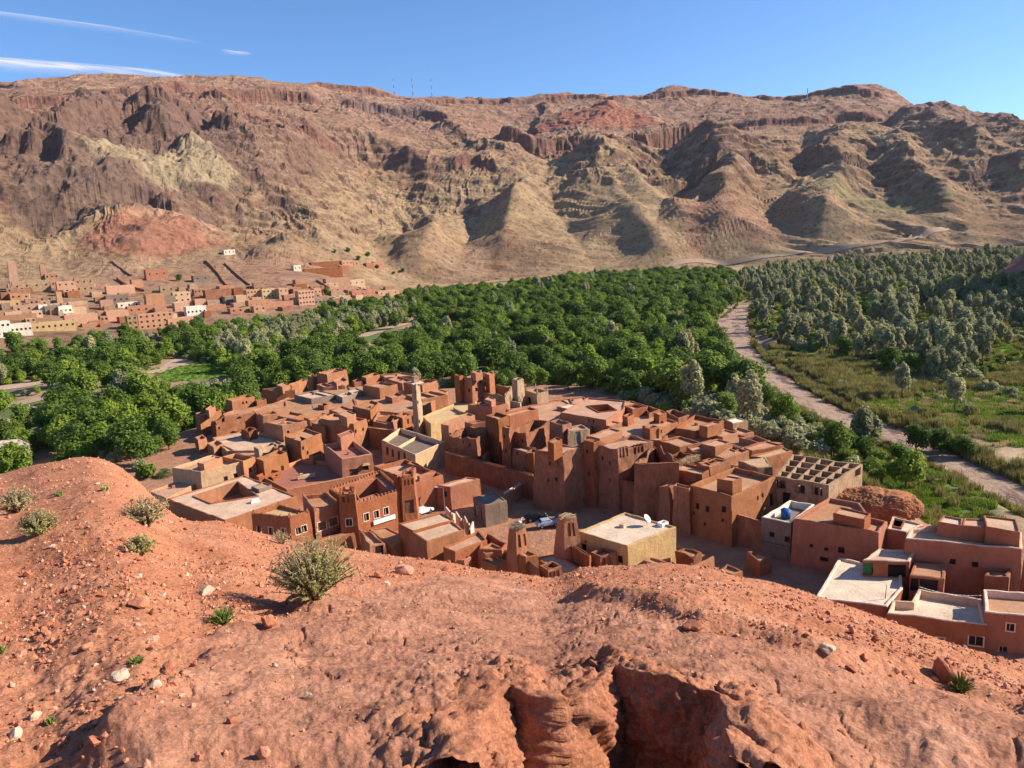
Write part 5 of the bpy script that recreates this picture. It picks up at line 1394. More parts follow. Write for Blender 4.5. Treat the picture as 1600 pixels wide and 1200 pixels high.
Wn('Y', [(918, 570), (1055, 602)], 0.55, 0.55); Wn('Y', [(1197, 610)], 0.8, 1.0); Wn('Y', [(1040, 697)], 1.2, 0.7); Wn('Y', [(530, 465), (690, 510)], 0.8, 0.9)
Wn('Z', [(915, 600), (1128, 628)], 0.8, 0.8); Wn('Z', [(85, 658)], 1.3, 1.8, 'doorgreen'); Wn('Z', [(212, 658)], 1.6, 1.3); Wn('Z', [(378, 690)], 2.4, 1.9, 'dark_inside'); Wn('Z', [(640, 815)], 4.6, 1.9, 'dark_inside')
Wn('DD', [(1245, 712)], 1.5, 1.2, 'framed'); Wn('DD', [(1500, 612)], 0.8, 0.95, 'framed'); Wn('DD', [(1448, 775), (985, 714)], 0.8, 0.9, 'framed')
Wn('I', [(8, 708), (28, 706), (40, 716), (12, 719)], 1.6, 1.2)
for H_ in HOUSES: H_['boxes'] = [b for b in H_['boxes'] if b]
assign_windows()
for H_ in HOUSES: build_house(H_)
# ================================================================== the far village on the slope at the left
FAR = []
gF = 'houses of the far village'
def ground_at(x, y):
    a = np.array([x]); b = np.array([y])
    return float(np.maximum(mtn_h(a, b), valley_z(a, b))[0])
def far_house(fr, x0, yt, x1, yb, mat, label, rows=0, cols=0, yaw=38, depth=8.0, roof=None, name='house', cat='house', ruin=0, taper=0.01, group=gF, ww=None):
    mat = {'salmon': 'far_salmon', 'red': 'far_red', 'mud': 'far_mud'}.get(mat, mat)
    c = fp(fr, ((x0 + x1) / 2, yb)); l = fp(fr, (x0, yb)); r = fp(fr, (x1, yb)); t = fp(fr, ((x0 + x1) / 2, yt))
    base = mp(c[0], c[1])
    dist = base.length
    k = dist / FPX
    a = math.radians(yaw)
    az = math.atan2(base.x, base.y)
    w = (r[0] - l[0]) * k / max(math.cos(a + az), 0.45)
    h = (c[1] - t[1]) * k * 1.0
    e = Vector((math.cos(a), math.sin(a))); n_in = Vector((-e.y, e.x))
    b2 = Vector((base.x, base.y))
    P = [b2 - e * w / 2, b2 + e * w / 2, b2 + e * w / 2 + n_in * depth, b2 - e * w / 2 + n_in * depth]
    zb = min(ground_at(p.x, p.y) for p in P) - 1.0
    d = dict(poly=ccw(P), zt=base.z + h, zb=zb, mat=mat, label=label, name=name, win={}, boxes=[], fr=fr, cat=cat, group=group, bat=taper, step=4.0, ph=0.5, th=0.5, ruin=ruin, roofed=True)
    if roof: d['roof'] = roof
    if rows:
        L = w; wl_ = []
        for i in range(rows):
            z = base.z + h * (i + 0.55) / rows
            for j in range(cols):
                wl_.append(dict(s=L * (j + 0.5) / cols, z=z, w=min(1.5, L / cols * 0.55) if ww is None else ww, h=min(1.5, h / rows * 0.42), kind='win'))
        for i in range(4):
            if (d['poly'][i] - P[0]).length < 1e-4 and (d['poly'][(i + 1) % 4] - P[1]).length < 1e-4: d['win'][i] = wl_
    FAR.append(d)
F = far_house
F('E1', 0, 700, 130, 870, 'white', 'white two-storey house at the left end of the far village', 2, 3)
F('E1', 140, 722, 370, 842, 'white', 'long white house beside the white two-storey one', 1, 6)
F('E1', 385, 690, 870, 782, 'yellow', 'very long yellowish building along the far treeline', 1, 9)
F('E1', 760, 187, 930, 316, 'salmon', 'peach two-storey house standing apart, upper left slope', 2, 3)
F('E1', 985, 150, 1160, 300, 'sand', 'greyish two-storey house right of the peach one', 2, 3)
F('E1', 612, 90, 735, 242, 'mud', 'broken earthen kasbah block left of the peach house', 2, 3, ruin=0.8, cat='ruin', name='ruined_house')
F('E1', 553, 0, 603, 235, 'mud', 'tall thin ruined tower beside the broken kasbah block', ruin=0.8, cat='ruin', name='tower', depth=5, taper=.03)
F('E1', 172, -30, 236, 290, 'mud', 'tallest thin ruined tower at the far left', ruin=0.8, cat='ruin', name='tower', depth=5, taper=.04)
F('E1', 242, 175, 580, 290, 'sand', 'long roofless earthen building between the two thin towers', ruin=0.5, cat='ruin', name='ruined_house', rows=1, cols=4)
F('E1', 738, 320, 786, 466, 'cream', 'slim cream minaret of the far village', name='minaret', cat='minaret', depth=4, taper=.02, group=None)
F('E1', 770, 487, 896, 592, 'white', 'whitewashed house with three windows right below the far minaret', 1, 3)
F('E1', 512, 468, 592, 562, 'white', 'small white house left below the far minaret')
F('E1', 600, 480, 750, 575, 'grey', 'grey house between the two white houses')
F('E1', 900, 432, 1075, 522, 'cream', 'cream blank house right of the far minaret')
F('E1', 235, 470, 512, 552, 'mud', 'low mud house with three windows, left of the far minaret', 1, 3)
F('E1', 0, 425, 215, 502, 'yellow', 'yellowish house on the left edge of the slope', 1, 4)
F('E1', 1372, 350, 1600, 452, 'grey', 'grey-white house with four windows in the far village', 1, 4)
F('E1', 1290, 412, 1412, 522, 'mud', 'reddish mud house left below the grey-white one')
F('E1', 1375, 535, 1590, 652, 'salmon', 'orange mud house with broken corner near the trees', ruin=0.5)
F('E1', 880, 592, 1190, 722, 'salmon', 'long orange windowless house above the treeline')
F('E1', 0, 590, 380, 642, 'mud', 'long low brown wall of a yard, far left', depth=1.0, name='wall', cat='wall')
F('E1', 30, 540, 180, 590, 'mud', 'tiny brown house above the low yard wall')
F('E1', 1250, 545, 1370, 640, 'mud', 'brown mud house left of the broken-cornered one')
F('E2', 430, 577, 785, 747, 'salmon', 'long pink three-storey house with rows of windows', 3, 6)
F('E2', 785, 622, 1112, 737, 'salmon', 'lower pink house adjoining the pink three-storey one', 1, 5)
F('E2', 266, 612, 366, 772, 'sand', 'narrow pale house of three storeys left of the pink one', 3, 2)
F('E2', 1003, 482, 1212, 612, 'white', 'bright white house with five windows, far village', 1, 5)
F('E2', 836, 312, 1016, 432, 'cream', 'pale two-storey house above the bright white one', 2, 3)
F('E2', 700, 352, 830, 442, 'grey', 'blank grey house left of the pale two-storey one')
F('E2', 505, 342, 690, 502, 'salmon', 'tall orange house in the middle of the far village')
F('E2', 282, 472, 580, 562, 'red', 'red mud house above the narrow pale one', 1, 4)
F('E2', 150, 432, 372, 492, 'white', 'low white house with three windows, middle of the far village', 1, 3)
F('E2', 1092, 262, 1240, 372, 'mud', 'brown two-storey house with eight small windows', 2, 4)
F('E2', 1245, 272, 1520, 412, 'dark', 'large dark brown house in the far village')
F('E2', 1468, 352, 1600, 442, 'grey', 'grey house right of the large dark brown one')
F('E2', 500, 22, 722, 132, 'red', 'red house high up below the red hill', 1, 3)
F('E2', 312, 152, 422, 242, 'salmon', 'small orange house on the slope below the red hill')
F('E2', 850, 442, 982, 562, 'salmon', 'orange house left of the bright white one')
F('E2', 1095, 387, 1212, 472, 'salmon', 'pink house just above the bright white one')
F('E2', 1212, 462, 1452, 522, 'red', 'low red house by the trees, right of the bright white one')
F('E2', 1082, 92, 1250, 172, 'grey', 'roofless grey ruin high on the far slope', ruin=0.5, cat='ruin', name='ruined_house', rows=1, cols=2)
F('E2', 22, 227, 300, 322, 'salmon', 'orange yard house on the slope, middle left', ruin=0.3)
F('E2', 600, 500, 720, 575, 'mud', 'mud house squeezed behind the pink three-storey one')
F('E3', 385, 592, 570, 702, 'salmon', 'orange house with ten small windows', 2, 5)
F('E3', 576, 580, 762, 692, 'yellow', 'yellow house with eight windows in the far village', 2, 4)
F('E3', 782, 572, 886, 692, 'salmon', 'pinkish house right of the yellow one', 2, 2)
F('E3', 1032, 602, 1212, 772, 'salmon', 'bright orange three-storey house by the poplars', 3, 5)
F('E3', 1215, 570, 1300, 665, 'salmon', 'orange wing right of the bright three-storey house', 1, 2)
F('E3', 888, 560, 1030, 640, 'red', 'red house with white arches left of the bright three-storey one', 1, 4)
F('E3', 410, 722, 642, 832, 'salmon', 'wide orange house below the ten-window one', 1, 4, ww=0.5)
F('E3', 645, 732, 942, 792, 'red', 'low red house by the poplars')
F('E3', 252, 662, 366, 772, 'cream', 'blank cream house beside the low grey one')
F('E3', 100, 672, 250, 742, 'grey', 'low grey house left of the blank cream one')
F('E3', 1222, 702, 1400, 772, 'grey', 'grey arcade of square pillars by the road', 1, 4, ww=2.2)
F('E3', 1482, 672, 1580, 722, 'white', 'white frame of an unfinished house by the road', 1, 2, ww=3.0)
F('E3', 95, 92, 215, 152, 'white', 'small white ruin high on the slope under the mountain', 1, 3, ruin=0.4, cat='ruin', name='ruined_house')
F('E4', 732, 682, 900, 772, 'red', 'red house with flat roof at the right end by the trees', 1, 2)
F('E4', 906, 652, 1010, 742, 'red', 'narrow red house at the right end of the far village')
F('E4', 1056, 672, 1310, 742, 'cream', 'low cream house at the right end of the far village', 1, 3)
F('E4', 682, 542, 882, 622, 'cream', 'cream house with three windows on the right terrace', 1, 3)
F('E4', 412, 522, 690, 632, 'mud', 'long brown house left of the cream terrace house')
F('E4', 592, 372, 692, 472, 'red', 'red tower-like house on the upper right terrace')
F('E4', 602, 302, 730, 372, 'salmon', 'pink house with three windows, topmost right', 1, 3)
F('E4', 745, 312, 822, 392, 'salmon', 'small pink house right of the topmost one', 1, 1)
F('E4', 906, 332, 1000, 402, 'red', 'dark red house beyond the small trees, upper right')
F('E4', 1002, 312, 1116, 402, 'red', 'bright red house with two windows, uppermost far right', 1, 2)
F('E4', 0, 362, 86, 432, 'white', 'white cube house on the slope above the arches', 1, 2)
F('E4', 230, 325, 560, 400, 'dark', 'long dark terrace house below the garden', depth=5)
F('E4', 150, 395, 590, 480, 'dark', 'longest dark terraced house on the right slope', depth=5)
def fillers():
    r = random.Random(21); reg = [(0, 455), (90, 440), (200, 447), (330, 452), (430, 448), (590, 440), (620, 462), (520, 478), (330, 500), (170, 518), (0, 520)]
    n0 = len(FAR); used = [(fp(d['fr'], (0, 0)), d) for d in FAR]; k = 0; tries = 0; spots = []
    while k < 110 and tries < 2500:
        tries += 1
        px, py = r.uniform(0, 625), r.uniform(440, 518)
        if not in_poly(np.array([px]), np.array([py]), [(a, b) for a, b in reg])[0]: continue
        if any(abs(px - a) < 8 and abs(py - b) < 4 for a, b in spots): continue
        spots.append((px, py)); k += 1
        w, h = r.uniform(9, 20), r.uniform(5, 10)
        mt = r.choice(['mud', 'mud', 'sand', 'sand', 'red', 'mud', 'cream', 'dark'])
        wh = next(t for q, t in [(45, 'at the left end'), (90, 'left of the far minaret'), (130, 'right of the far minaret'), (170, 'below the peach house'), (215, 'left of the pink three-storey one'), (260, 'above the pink three-storey one'), (305, 'around the bright white house'), (350, 'by the large dark brown house'), (400, 'by the ten-window house'), (450, 'by the yellow eight-window house'), (500, 'by the bright orange house'), (550, 'left of the red end house'), (999, 'at the right end')] if px < q)
        lb = f"{'wide' if w > 15 else 'narrow'} {dict(mud='brown', sand='sandy', red='reddish', cream='cream', dark='dark brown')[mt]} house {wh}, far village, {'upper' if py < 468 else 'middle' if py < 490 else 'lower'} row"
        far_house('I', px - w / 2, py - h, px + w / 2, py, mt, lb,
                  rows=r.choice((0, 0, 1)), cols=2, yaw=r.uniform(28, 46), depth=r.uniform(6, 10), group='plain houses packed in the far village', ruin=r.choice((0, 0, .3)))
fillers()
for d in FAR: build_house(d)
def slope_wall(pts, label, h=2.5, th=0.9, mat='mud'):
    P = []
    for i in range(len(pts) - 1):
        for k in range(5): P.append(mp(pts[i][0] + (pts[i + 1][0] - pts[i][0]) * k / 5, pts[i][1] + (pts[i + 1][1] - pts[i][1]) * k / 5))
    P.append(mp(*pts[-1]))
    vb = VB()
    for i in range(len(P) - 1):
        a, b = P[i], P[i + 1]; d = Vector((b.x - a.x, b.y - a.y, 0)).normalized(); n_ = Vector((-d.y, d.x, 0)) * th / 2
        up = Vector((0, 0, h)); dn = Vector((0, 0, -2.0))
        vb.quad(a + n_ + up, b + n_ + up, b - n_ + up, a - n_ + up)
        vb.quad(a - n_ + dn, b - n_ + dn, b - n_ + up, a - n_ + up); vb.quad(b + n_ + dn, a + n_ + dn, a + n_ + up, b + n_ + up)
    vb.quad(P[0] - n_ + dn, P[0] - n_ + up, P[0] + n_ + up, P[0] + n_ + dn)
    tag(vb.build('field_wall', MAT[mat], None, 0.3, 0.3), label, 'wall', 'field walls on the far slope')
slope_wall([(351, 413), (372, 432), (390, 447)], 'long straight field wall running down the far slope, right one', 2)
slope_wall([(322, 408), (340, 428), (354, 448)], 'long straight field wall running down the far slope, left one', 2)
slope_wall([(175, 410), (190, 421), (205, 432)], 'field wall at the foot of the red hill', 1.8)
slope_wall([(495, 440), (515, 452), (520, 462)], 'curved field wall right of the arches', 2.5)
slope_wall([(183, 437), (200, 450), (225, 456)], 'retaining wall above the middle of the far village', 2.5)

# ------------------------------------------------------------------ masts on the skyline
def mast(px, py_top, py_base, dist, label):
    b = PD(px, py_base, dist); t = PD(px, py_top, dist)
    b.z -= 12; H = t.z - b.z
    root = empty('radio_mast', b)
    for k in range(6):
        mb = MB(); z0 = H * k / 6; z1 = H * (k + 1) / 6; w0 = 2.6 * (1 - 0.75 * k / 6); w1 = 2.6 * (1 - 0.75 * (k + 1) / 6)
        c = [(-1, -1), (1, -1), (1, 1), (-1, 1)]
        for i in range(4):
            a, e = c[i], c[(i + 1) % 4]
            mb.tube((a[0] * w0 / 2, a[1] * w0 / 2, z0), (a[0] * w1 / 2, a[1] * w1 / 2, z1), 0.28, 0.28, 4)
            mb.tube((a[0] * w0 / 2, a[1] * w0 / 2, z0), (e[0] * w1 / 2, e[1] * w1 / 2, z1), 0.16, 0.16, 4)
        o = mb.build('mast_section', MAT['redpaint' if k % 2 else 'whitepaint'])
        o.parent = root
    mb = MB(); mb.tube((0, 0, H), (0, 0, H + 4), 0.12, 0.06, 5); o = mb.build('antenna', MAT['metal']); o.parent = root
    tag(root, label, 'radio mast', 'radio masts on the ridge')
mast(616, 122, 147, 2480, 'left of three red-and-white radio masts on the ridge')
mast(645, 122, 148, 2480, 'middle of three red-and-white radio masts on the ridge')
mast(675, 122, 150, 2480, 'right of three red-and-white radio masts on the ridge')
mast(1261, 138, 178, 2250, 'lone radio mast on the right part of the ridge')
# ================================================================== fittings and small things of the near village
def child(o, root):
    o.parent = root; return o
def adopt(o, house):
    """hang a part, modelled in world space, on a finished building"""
    r = house['root']; o.parent = r; o.matrix_parent_inverse = Matrix.Translation(-r.location)
    return o
# minaret gallery and finial
def minaret_top():
    P = M['poly']; c = sum(P, Vector((0, 0))) / len(P); zt = M['zt']
    w = (P[1] - P[0]).length; e = P[1] - P[0]; rz = math.atan2(e.y, e.x)
    mb = MB(); mb.box((c.x, c.y, zt + 0.05), (w * 0.62, w * 0.62, 0.16), rz); adopt(mb.build('gallery', MAT['coping']), M)
    mb = MB(); mb.box((c.x, c.y, zt + 1.0), (w * 0.3, w * 0.3, 0.85), rz); adopt(mb.build('lantern', MAT['sand']), M)
    mb = MB(); mb.tube((c.x, c.y, zt + 1.8), (c.x, c.y, zt + 3.0), 0.09, 0.03, 6); adopt(mb.build('finial', MAT['metal']), M)
minaret_top()
# partitions of the unfinished house
def partitions():
    P = UF['poly']; z1 = UF['zt']; n = len(P)
    # corner order is counter-clockwise; interpolate across both pairs of sides
    def pt(u, v): return P[0].lerp(P[1], u).lerp(P[3].lerp(P[2], u), v)
    def wall(a, b, h=3.1):
        d = (b - a).normalized(); nn = Vector((-d.y, d.x)) * 0.14
        mb = MB(); z0 = z1 - h; zz = z1 - 0.06
        q = [a + nn, b + nn, b - nn, a - nn]
        mb.quad(*[(p.x, p.y, zz) for p in q])
        for i in range(4):
            p0, p1 = q[i], q[(i + 1) % 4]; mb.quad((p1.x, p1.y, z0), (p0.x, p0.y, z0), (p0.x, p0.y, zz), (p1.x, p1.y, zz))
        adopt(mb.build('partition', MAT['sand']), UF)
    for u in (0.2, 0.42, 0.62, 0.82): wall(pt(u, 0.02), pt(u, 0.98))
    for v in (0.25, 0.5, 0.75):
        us = [0.02, 0.2, 0.42, 0.62, 0.82, 0.98]
        for a, b in zip(us[:-1], us[1:]): wall(pt(a + 0.008, v), pt(b - 0.008, v), 3.1 if RND.random() < .7 else 1.2)
partitions()
# blue tank on the grey house
def tank():
    p = PZ(*fp('X', (785, 1045)), GH['zt'] - 1.0); root = empty('water_tank', p)
    mb = MB(); mb.tube((0, 0, 0), (0, 0, 1.5), 0.75, 0.78, 20); child(mb.build('body', MAT['bluetank'], None, True), root)
    mb = MB(); mb.tube((0, 0, 1.5), (0, 0, 1.8), 0.76, 0.3, 20); child(mb.build('shoulder', MAT['bluetank']), root)
    mb = MB(); mb.tube((0, 0, 1.8), (0, 0, 1.92), 0.28, 0.26, 14); child(mb.build('lid', MAT['whitepaint']), root)
    tag(root, 'blue plastic water tank on the grey concrete house', 'water tank')
    mb = MB(); a = PZ(*fp('X', (830, 905)), GH['zt'] + 0.1); b = PZ(*fp('X', (1040, 945)), GH['zt'] + 0.1)
tank()
# balcony ledge under the grey house's windows
def ledge():
    P = GH['poly']
    i = min(range(4), key=lambda k: ((P[k] + P[(k + 1) % 4]) / 2).length)
    a, b = P[i], P[(i + 1) % 4]; d = (b - a).normalized(); out = Vector((d.y, -d.x)) * 0.5; z = GH['zt'] - 4.0
    m = (a + b) / 2 + out * 0.5
    mb = MB(); mb.box((m.x, m.y, z), ((b - a).length / 2, 0.3, 0.12), math.atan2(d.y, d.x)); adopt(mb.build('ledge', MAT['grey']), GH)
ledge()
# nest and bird
def nest():
    P = T1['poly']; c = sum(P, Vector((0, 0))) / len(P); z = T1['zt']
    mb = MB(); r_ = random.Random(3)
    for k in range(260):
        a = r_.uniform(0, 6.28); r = r_.uniform(0.55, 1.1); zz = r_.uniform(0.0, 0.5) * (1.15 - abs(r - .85))
        b = a + r_.choice((-1, 1)) * r_.uniform(0.7, 1.4)
        L = r_.uniform(0.35, 0.7)
        p = Vector((math.cos(a) * r, math.sin(a) * r, zz + .05)); q = p + Vector((math.cos(b + 1.57) * L, math.sin(b + 1.57) * L, r_.uniform(-.12, .15)))
        mb.tube(p, q, 0.035, 0.02, 4)
    o = mb.build('nest', MAT['twig']); o.location = (c.x, c.y, z)
    tag(o, 'round stick nest on top of the tapering mud tower', 'nest')
    bm = bmesh.new()
    def ell(cx, cy, cz, sx, sy, sz, ry=0):
        m = Matrix.Translation((cx, cy, cz)) @ Matrix.Rotation(ry, 4, 'Y') @ Matrix.Diagonal((sx, sy, sz, 1))
        bmesh.ops.create_icosphere(bm, subdivisions=2, radius=1, matrix=m)
    ell(0, 0, 0.62, 0.36, 0.17, 0.17, 0.5); ell(0.30, 0, 0.92, 0.10, 0.07, 0.26, 0.45); ell(0.42, 0, 1.18, 0.10, 0.075, 0.075)
    for y in (-.07, .07): bmesh.ops.create_cone(bm, cap_ends=True, segments=6, radius1=0.02, radius2=0.025, depth=0.55, matrix=Matrix.Translation((0.02, y, 0.28)))
    bmesh.ops.create_cone(bm, cap_ends=True, segments=6, radius1=0.03, radius2=0.004, depth=0.3, matrix=Matrix.Translation((0.64, 0, 1.15)) @ Matrix.Rotation(math.radians(97), 4, 'Y'))
    me = bpy.data.meshes.new('bird'); bm.to_mesh(me); bm.free(); me.materials.append(MAT['whitepaint'])
    b = bpy.data.objects.new('bird', me); C.objects.link(b); b.location = (c.x + 0.45, c.y, z + 0.3); b.rotation_euler.z = 0.6
    tag(b, 'white long-legged bird standing on the stick nest', 'bird')
    P = T2['poly']; c = sum(P, Vector((0, 0))) / len(P); z = T2['zt']; mb = MB()
    for k in range(220):
        a = r_.uniform(0, 6.28); r = r_.uniform(0.0, 1.2)
        p = Vector((c.x + math.cos(a) * r, c.y + math.sin(a) * r, z + r_.uniform(0, .35))); q = p + Vector((r_.uniform(-.7, .7), r_.uniform(-.7, .7), r_.uniform(-.1, .2)))
        mb.tube(p, q, 0.05, 0.02, 4)
    adopt(mb.build('straw_thatch', MAT['straw']), T2)
nest()
# straw heap
def straw_heap():
    mb = MB(); r_ = random.Random(5); z = G + 8.5
    for k in range(900):
        u = r_.random(); v = r_.gauss(0, 0.3)
        p = PZ(*fp('S', (930 + 240 * u, 735 - 85 * u + 40 * v)), z); p.z = z + max(0, 0.9 * (1 - abs(v) * 1.4) * (0.4 + 0.6 * math.sin(u * 3.1))) * r_.random()
        q = p + Vector((r_.uniform(-.8, .8), r_.uniform(-.8, .8), r_.uniform(-.15, .35)))
        mb.tube(p, q, 0.06, 0.02, 3)
    tag(mb.build('straw_heap', MAT['straw']), 'heap of pale straw lying on a mud roof beside the great tower', 'straw')
straw_heap()
# cars
def car(fr, p, yaw, paint, label, zg=G):
    b = PZ(*fp(fr, p), zg + 0.05); root = empty('car', b); root.rotation_euler.z = yaw
    prof = [(-2.1, .35), (-2.15, .75), (-2.0, .95), (-1.5, 1.0), (-1.2, 1.42), (0.3, 1.46), (1.05, 1.0), (1.95, .9), (2.12, .7), (2.1, .35)]
    v = []; f = []
    for y in (-.82, .82):
        for x, z in prof: v.append((x, y * (0.86 if z > 1.2 else 1), z))
    n = len(prof)
    for i in range(n): j = (i + 1) % n; f.append((i, j, n + j, n + i)) if False else f.append((j, i, n + i, n + j))
    f.append(tuple(range(n))); f.append(tuple(range(2 * n - 1, n - 1, -1)))
    body = child(link_mesh('body', v, f, MAT[paint]), root)
    bm_ = body.modifiers.new('b', 'BEVEL'); bm_.width = 0.07; bm_.segments = 2
    mb = MB()
    for s in (-1, 1):
        mb.quad((-1.35, s * .775, 1.05), (-.1, s * .80, 1.05), (-.1, s * .735, 1.38), (-1.15, s * .735, 1.38)); mb.quad((0.0, s * .8, 1.05), (.85, s * .80, 1.05), (.28, s * .735, 1.38), (0.0, s * .735, 1.38))
    child(mb.build('side_windows', MAT['pane']), root)
    mb = MB(); mb.quad((1.06, -.66, 1.04), (1.06, .66, 1.04), (.40, .62, 1.43), (.40, -.62, 1.43)); child(mb.build('windscreen', MAT['pane']), root)
    mb = MB(); mb.quad((-1.53, .66, 1.05), (-1.53, -.66, 1.05), (-1.27, -.62, 1.38), (-1.27, .62, 1.38)); child(mb.build('rear_window', MAT['pane']), root)
    for x in (-1.3, 1.3):
        for y in (-.84, .84):
            mb = MB(); mb.tube((x, y - .1, .33), (x, y + .1, .33), .33, .33, 16); w = child(mb.build('wheel', MAT['rubber']), root)
            mb = MB(); mb.tube((x, y - .11, .33), (x, y + .11, .33), .19, .19, 10); r = mb.build('rim', MAT['metal']); r.parent = w
    for y in (-.55, .55):
        mb = MB(); mb.box((2.08, y, .72), (.06, .16, .07)); child(mb.build('headlight', MAT['whitepaint']), root)
    tag(root, label, 'car', 'parked cars')
car('U', (1300, 630), math.radians(40), 'whitepaint', 'white car parked beside the right turret of the red front')
car('V', (1030, 505), math.radians(12), 'blackpaint', 'black car parked in the shade of the kasbah')
car('V', (1140, 565), math.radians(15), 'bluepaint', 'pale bluish car parked in the shaded square')
# street lamp
def lamp(fr, top, base, label, side=-1):
    b = PZ(*fp(fr, base), G); t = PD(*fp(fr, top), math.hypot(b.x, b.y)); H = t.z - G
    root = empty('street_lamp', (b.x, b.y, G)); mb = MB(); mb.tube((0, 0, 0), (0, 0, H), .09, .06, 8); child(mb.build('pole', MAT['metal']), root)
    mb = MB(); mb.tube((0, 0, H - .05), (side * 1.1, 0, H + .15), .05, .04, 6); child(mb.build('arm', MAT['metal']), root)
    mb = MB(); mb.box((side * 1.35, 0, H + .14), (.32, .13, .06)); child(mb.build('lamp_head', MAT['whitepaint']), root)
    tag(root, label, 'street lamp')
lamp('V', (150, 195), (155, 430), 'grey street lamp in front of the narrow red block house')
# fence of pale pointed slabs by the broad pale roof
for k, (a, b) in enumerate([((165, 380), (205, 430)), ((212, 432), (250, 445)), ((262, 425), (300, 485)), ((300, 486), (330, 500)), ((345, 470), (375, 535)), ((378, 536), (405, 550)), ((425, 520), (395, 600))]):
    z = G + 4.3
    p, q = PZ(*fp('V', a), z + .8), PZ(*fp('V', b), z + .2)
    mb = MB()
    d = Vector((q.x - p.x, q.y - p.y, 0)).normalized(); nn = Vector((-d.y, d.x, 0)) * .12
    z0 = Vector((0, 0, G + 2.5))
    for s in (1, -1):
        f = [p + nn * s, q + nn * s, Vector((q.x, q.y, G + 2)) + nn * s, Vector((p.x, p.y, G + 2)) + nn * s]
        mb.quad(*(f if s > 0 else f[::-1]))
    mb.quad(p - nn, q - nn, q + nn, p + nn)
    tag(mb.build('parapet_slab', MAT['coping']), f'pale slab of the zigzag parapet by the shaded square, number {k + 1} from the left', 'wall', 'zigzag parapet slabs')
# poles, posts, dish and roof clutter
def pole(fr, top, base, zg, label, r=.06, name='pole', mat='wood'):
    b = PZ(*fp(fr, base), zg); t = PD(*fp(fr, top), math.hypot(b.x, b.y))
    mb = MB(); mb.tube(b, t, r, r * .6, 6); tag(mb.build(name, MAT[mat]), label, name.replace('_', ' '))
    return b, t
pole('DD', (590, 298), (580, 400), G + 3.3, 'thin crooked stick standing on the broad whitish terrace')
pole('DD', (828, 262), (826, 335), G + 3.3, 'thin pole at the start of the washing line')
pole('DD', (1278, 340), (1275, 410), G + 3.3, 'short pole at the right end of the washing line')
def line_():
    a = PZ(*fp('DD', (826, 300)), G + 4.3); a = PD(*fp('DD', (826, 336)), math.hypot(*PZ(*fp('DD', (826, 335)), G + 3.3).xy)); b = PD(*fp('DD', (1285, 405)), math.hypot(*PZ(*fp('DD', (1278, 410)), G + 3.4).xy))
    a.z += .45; b.z += .5
    mb = MB(); pr = None
    for k in range(17):
        t = k / 16; p = a.lerp(b, t) - Vector((0, 0, 1.1 * t * (1 - t) * 1.6))
        if pr is not None: mb.tube(pr, p, .05, .05, 6)
        pr = p
    tag(mb.build('washing_line', MAT['whitepaint'], None, True), 'sagging pale pipe-like line over the sunken whitish terrace', 'line')
line_()
pole('D', (745, 245), (740, 420), G - 1, 'tall wooden pole at the edge of the bright green field', .1)
pole('D', (1012, 330), (1010, 405), G, 'wooden utility pole behind the long red house', .1)
pole('R', (1010, 860), (1003, 1055), G + 3, 'pale drainpipe on the left edge of the kasbah tower', .07, 'drainpipe', 'coping')
pole('S', (325, 345), (325, 405), G + 3.6, 'white post holding up the open porch', .16, 'post', 'whitepaint')
pole('Q', (1112, 440), (1118, 570), G + 2, 'wooden utility pole left of the minaret', .12)
def dish():
    p = PZ(*fp('W', (805, 560)), YH['zt'] - .2); root = empty('satellite_dish', p)
    mb = MB(); mb.tube((0, 0, 0), (0, 0, 1.0), .04, .04, 6); child(mb.build('mount', MAT['metal']), root)
    v = [(0, 0, 0)]; f = []; K = 18
    for r in (1, 2, 3):
        for i in range(K):
            a = 2 * math.pi * i / K; v.append((math.cos(a) * .25 * r, math.sin(a) * .25 * r, .02 * r * r))
    for i in range(K):
        j = (i + 1) % K; f.append((0, 1 + i, 1 + j))
        for r in (0, 1): f.append((1 + r * K + i, 1 + (r + 1) * K + i, 1 + (r + 1) * K + j, 1 + r * K + j))
    o = child(link_mesh('reflector', v, f, MAT['whitepaint'], None, True), root); o.location = (0, 0, 1.15); o.rotation_euler = (math.radians(50), 0, math.radians(60))
    mb = MB(); mb.tube((0, 0, 1.15), (.35, -.3, 1.6), .02, .02, 5); child(mb.build('feed_arm', MAT['metal']), root)
    tag(root, 'satellite dish on the roof of the yellow house', 'satellite dish')
    p = PZ(*fp('W', (958, 560)), YH['zt'] - .2); mb = MB()
    rz = math.radians(35)
    for c, e in (((0, .45), (.75, .09)), ((0, -.45), (.75, .09)), ((.7, 0), (.09, .4)), ((-.7, 0), (.09, .4))):
        x = c[0] * math.cos(rz) - c[1] * math.sin(rz); y = c[0] * math.sin(rz) + c[1] * math.cos(rz); mb.box((p.x + x, p.y + y, p.z + .3), (e[0], e[1], .3), rz)
    tag(mb.build('roof_curb', MAT['whitepaint']), 'white rectangular hatch curb on the shaded part of the yellow house roof', 'hatch')
    p = PZ(*fp('T', (1040, 520)), G + 4.1); mb = MB(); mb.box((p.x, p.y, p.z + .3), (.9, .55, .3), .5, 0, .25)
    tag(mb.build('covered_bundle', MAT['whitepaint']), 'white covered bundle on the wide roof of the low compound', 'bundle')
    p = PZ(*fp('Q', (175, 1085)), G + 2.6); mb = MB(); mb.box((p.x, p.y, p.z + .35), (1.9, .5, .35), .45); mb.box((p.x - .9, p.y - .3, p.z + .9), (.35, .3, .22), .3)
    tag(mb.build('bench', MAT['cream']), 'pale bench on the low red terrace beside the red cube house', 'bench')
dish()
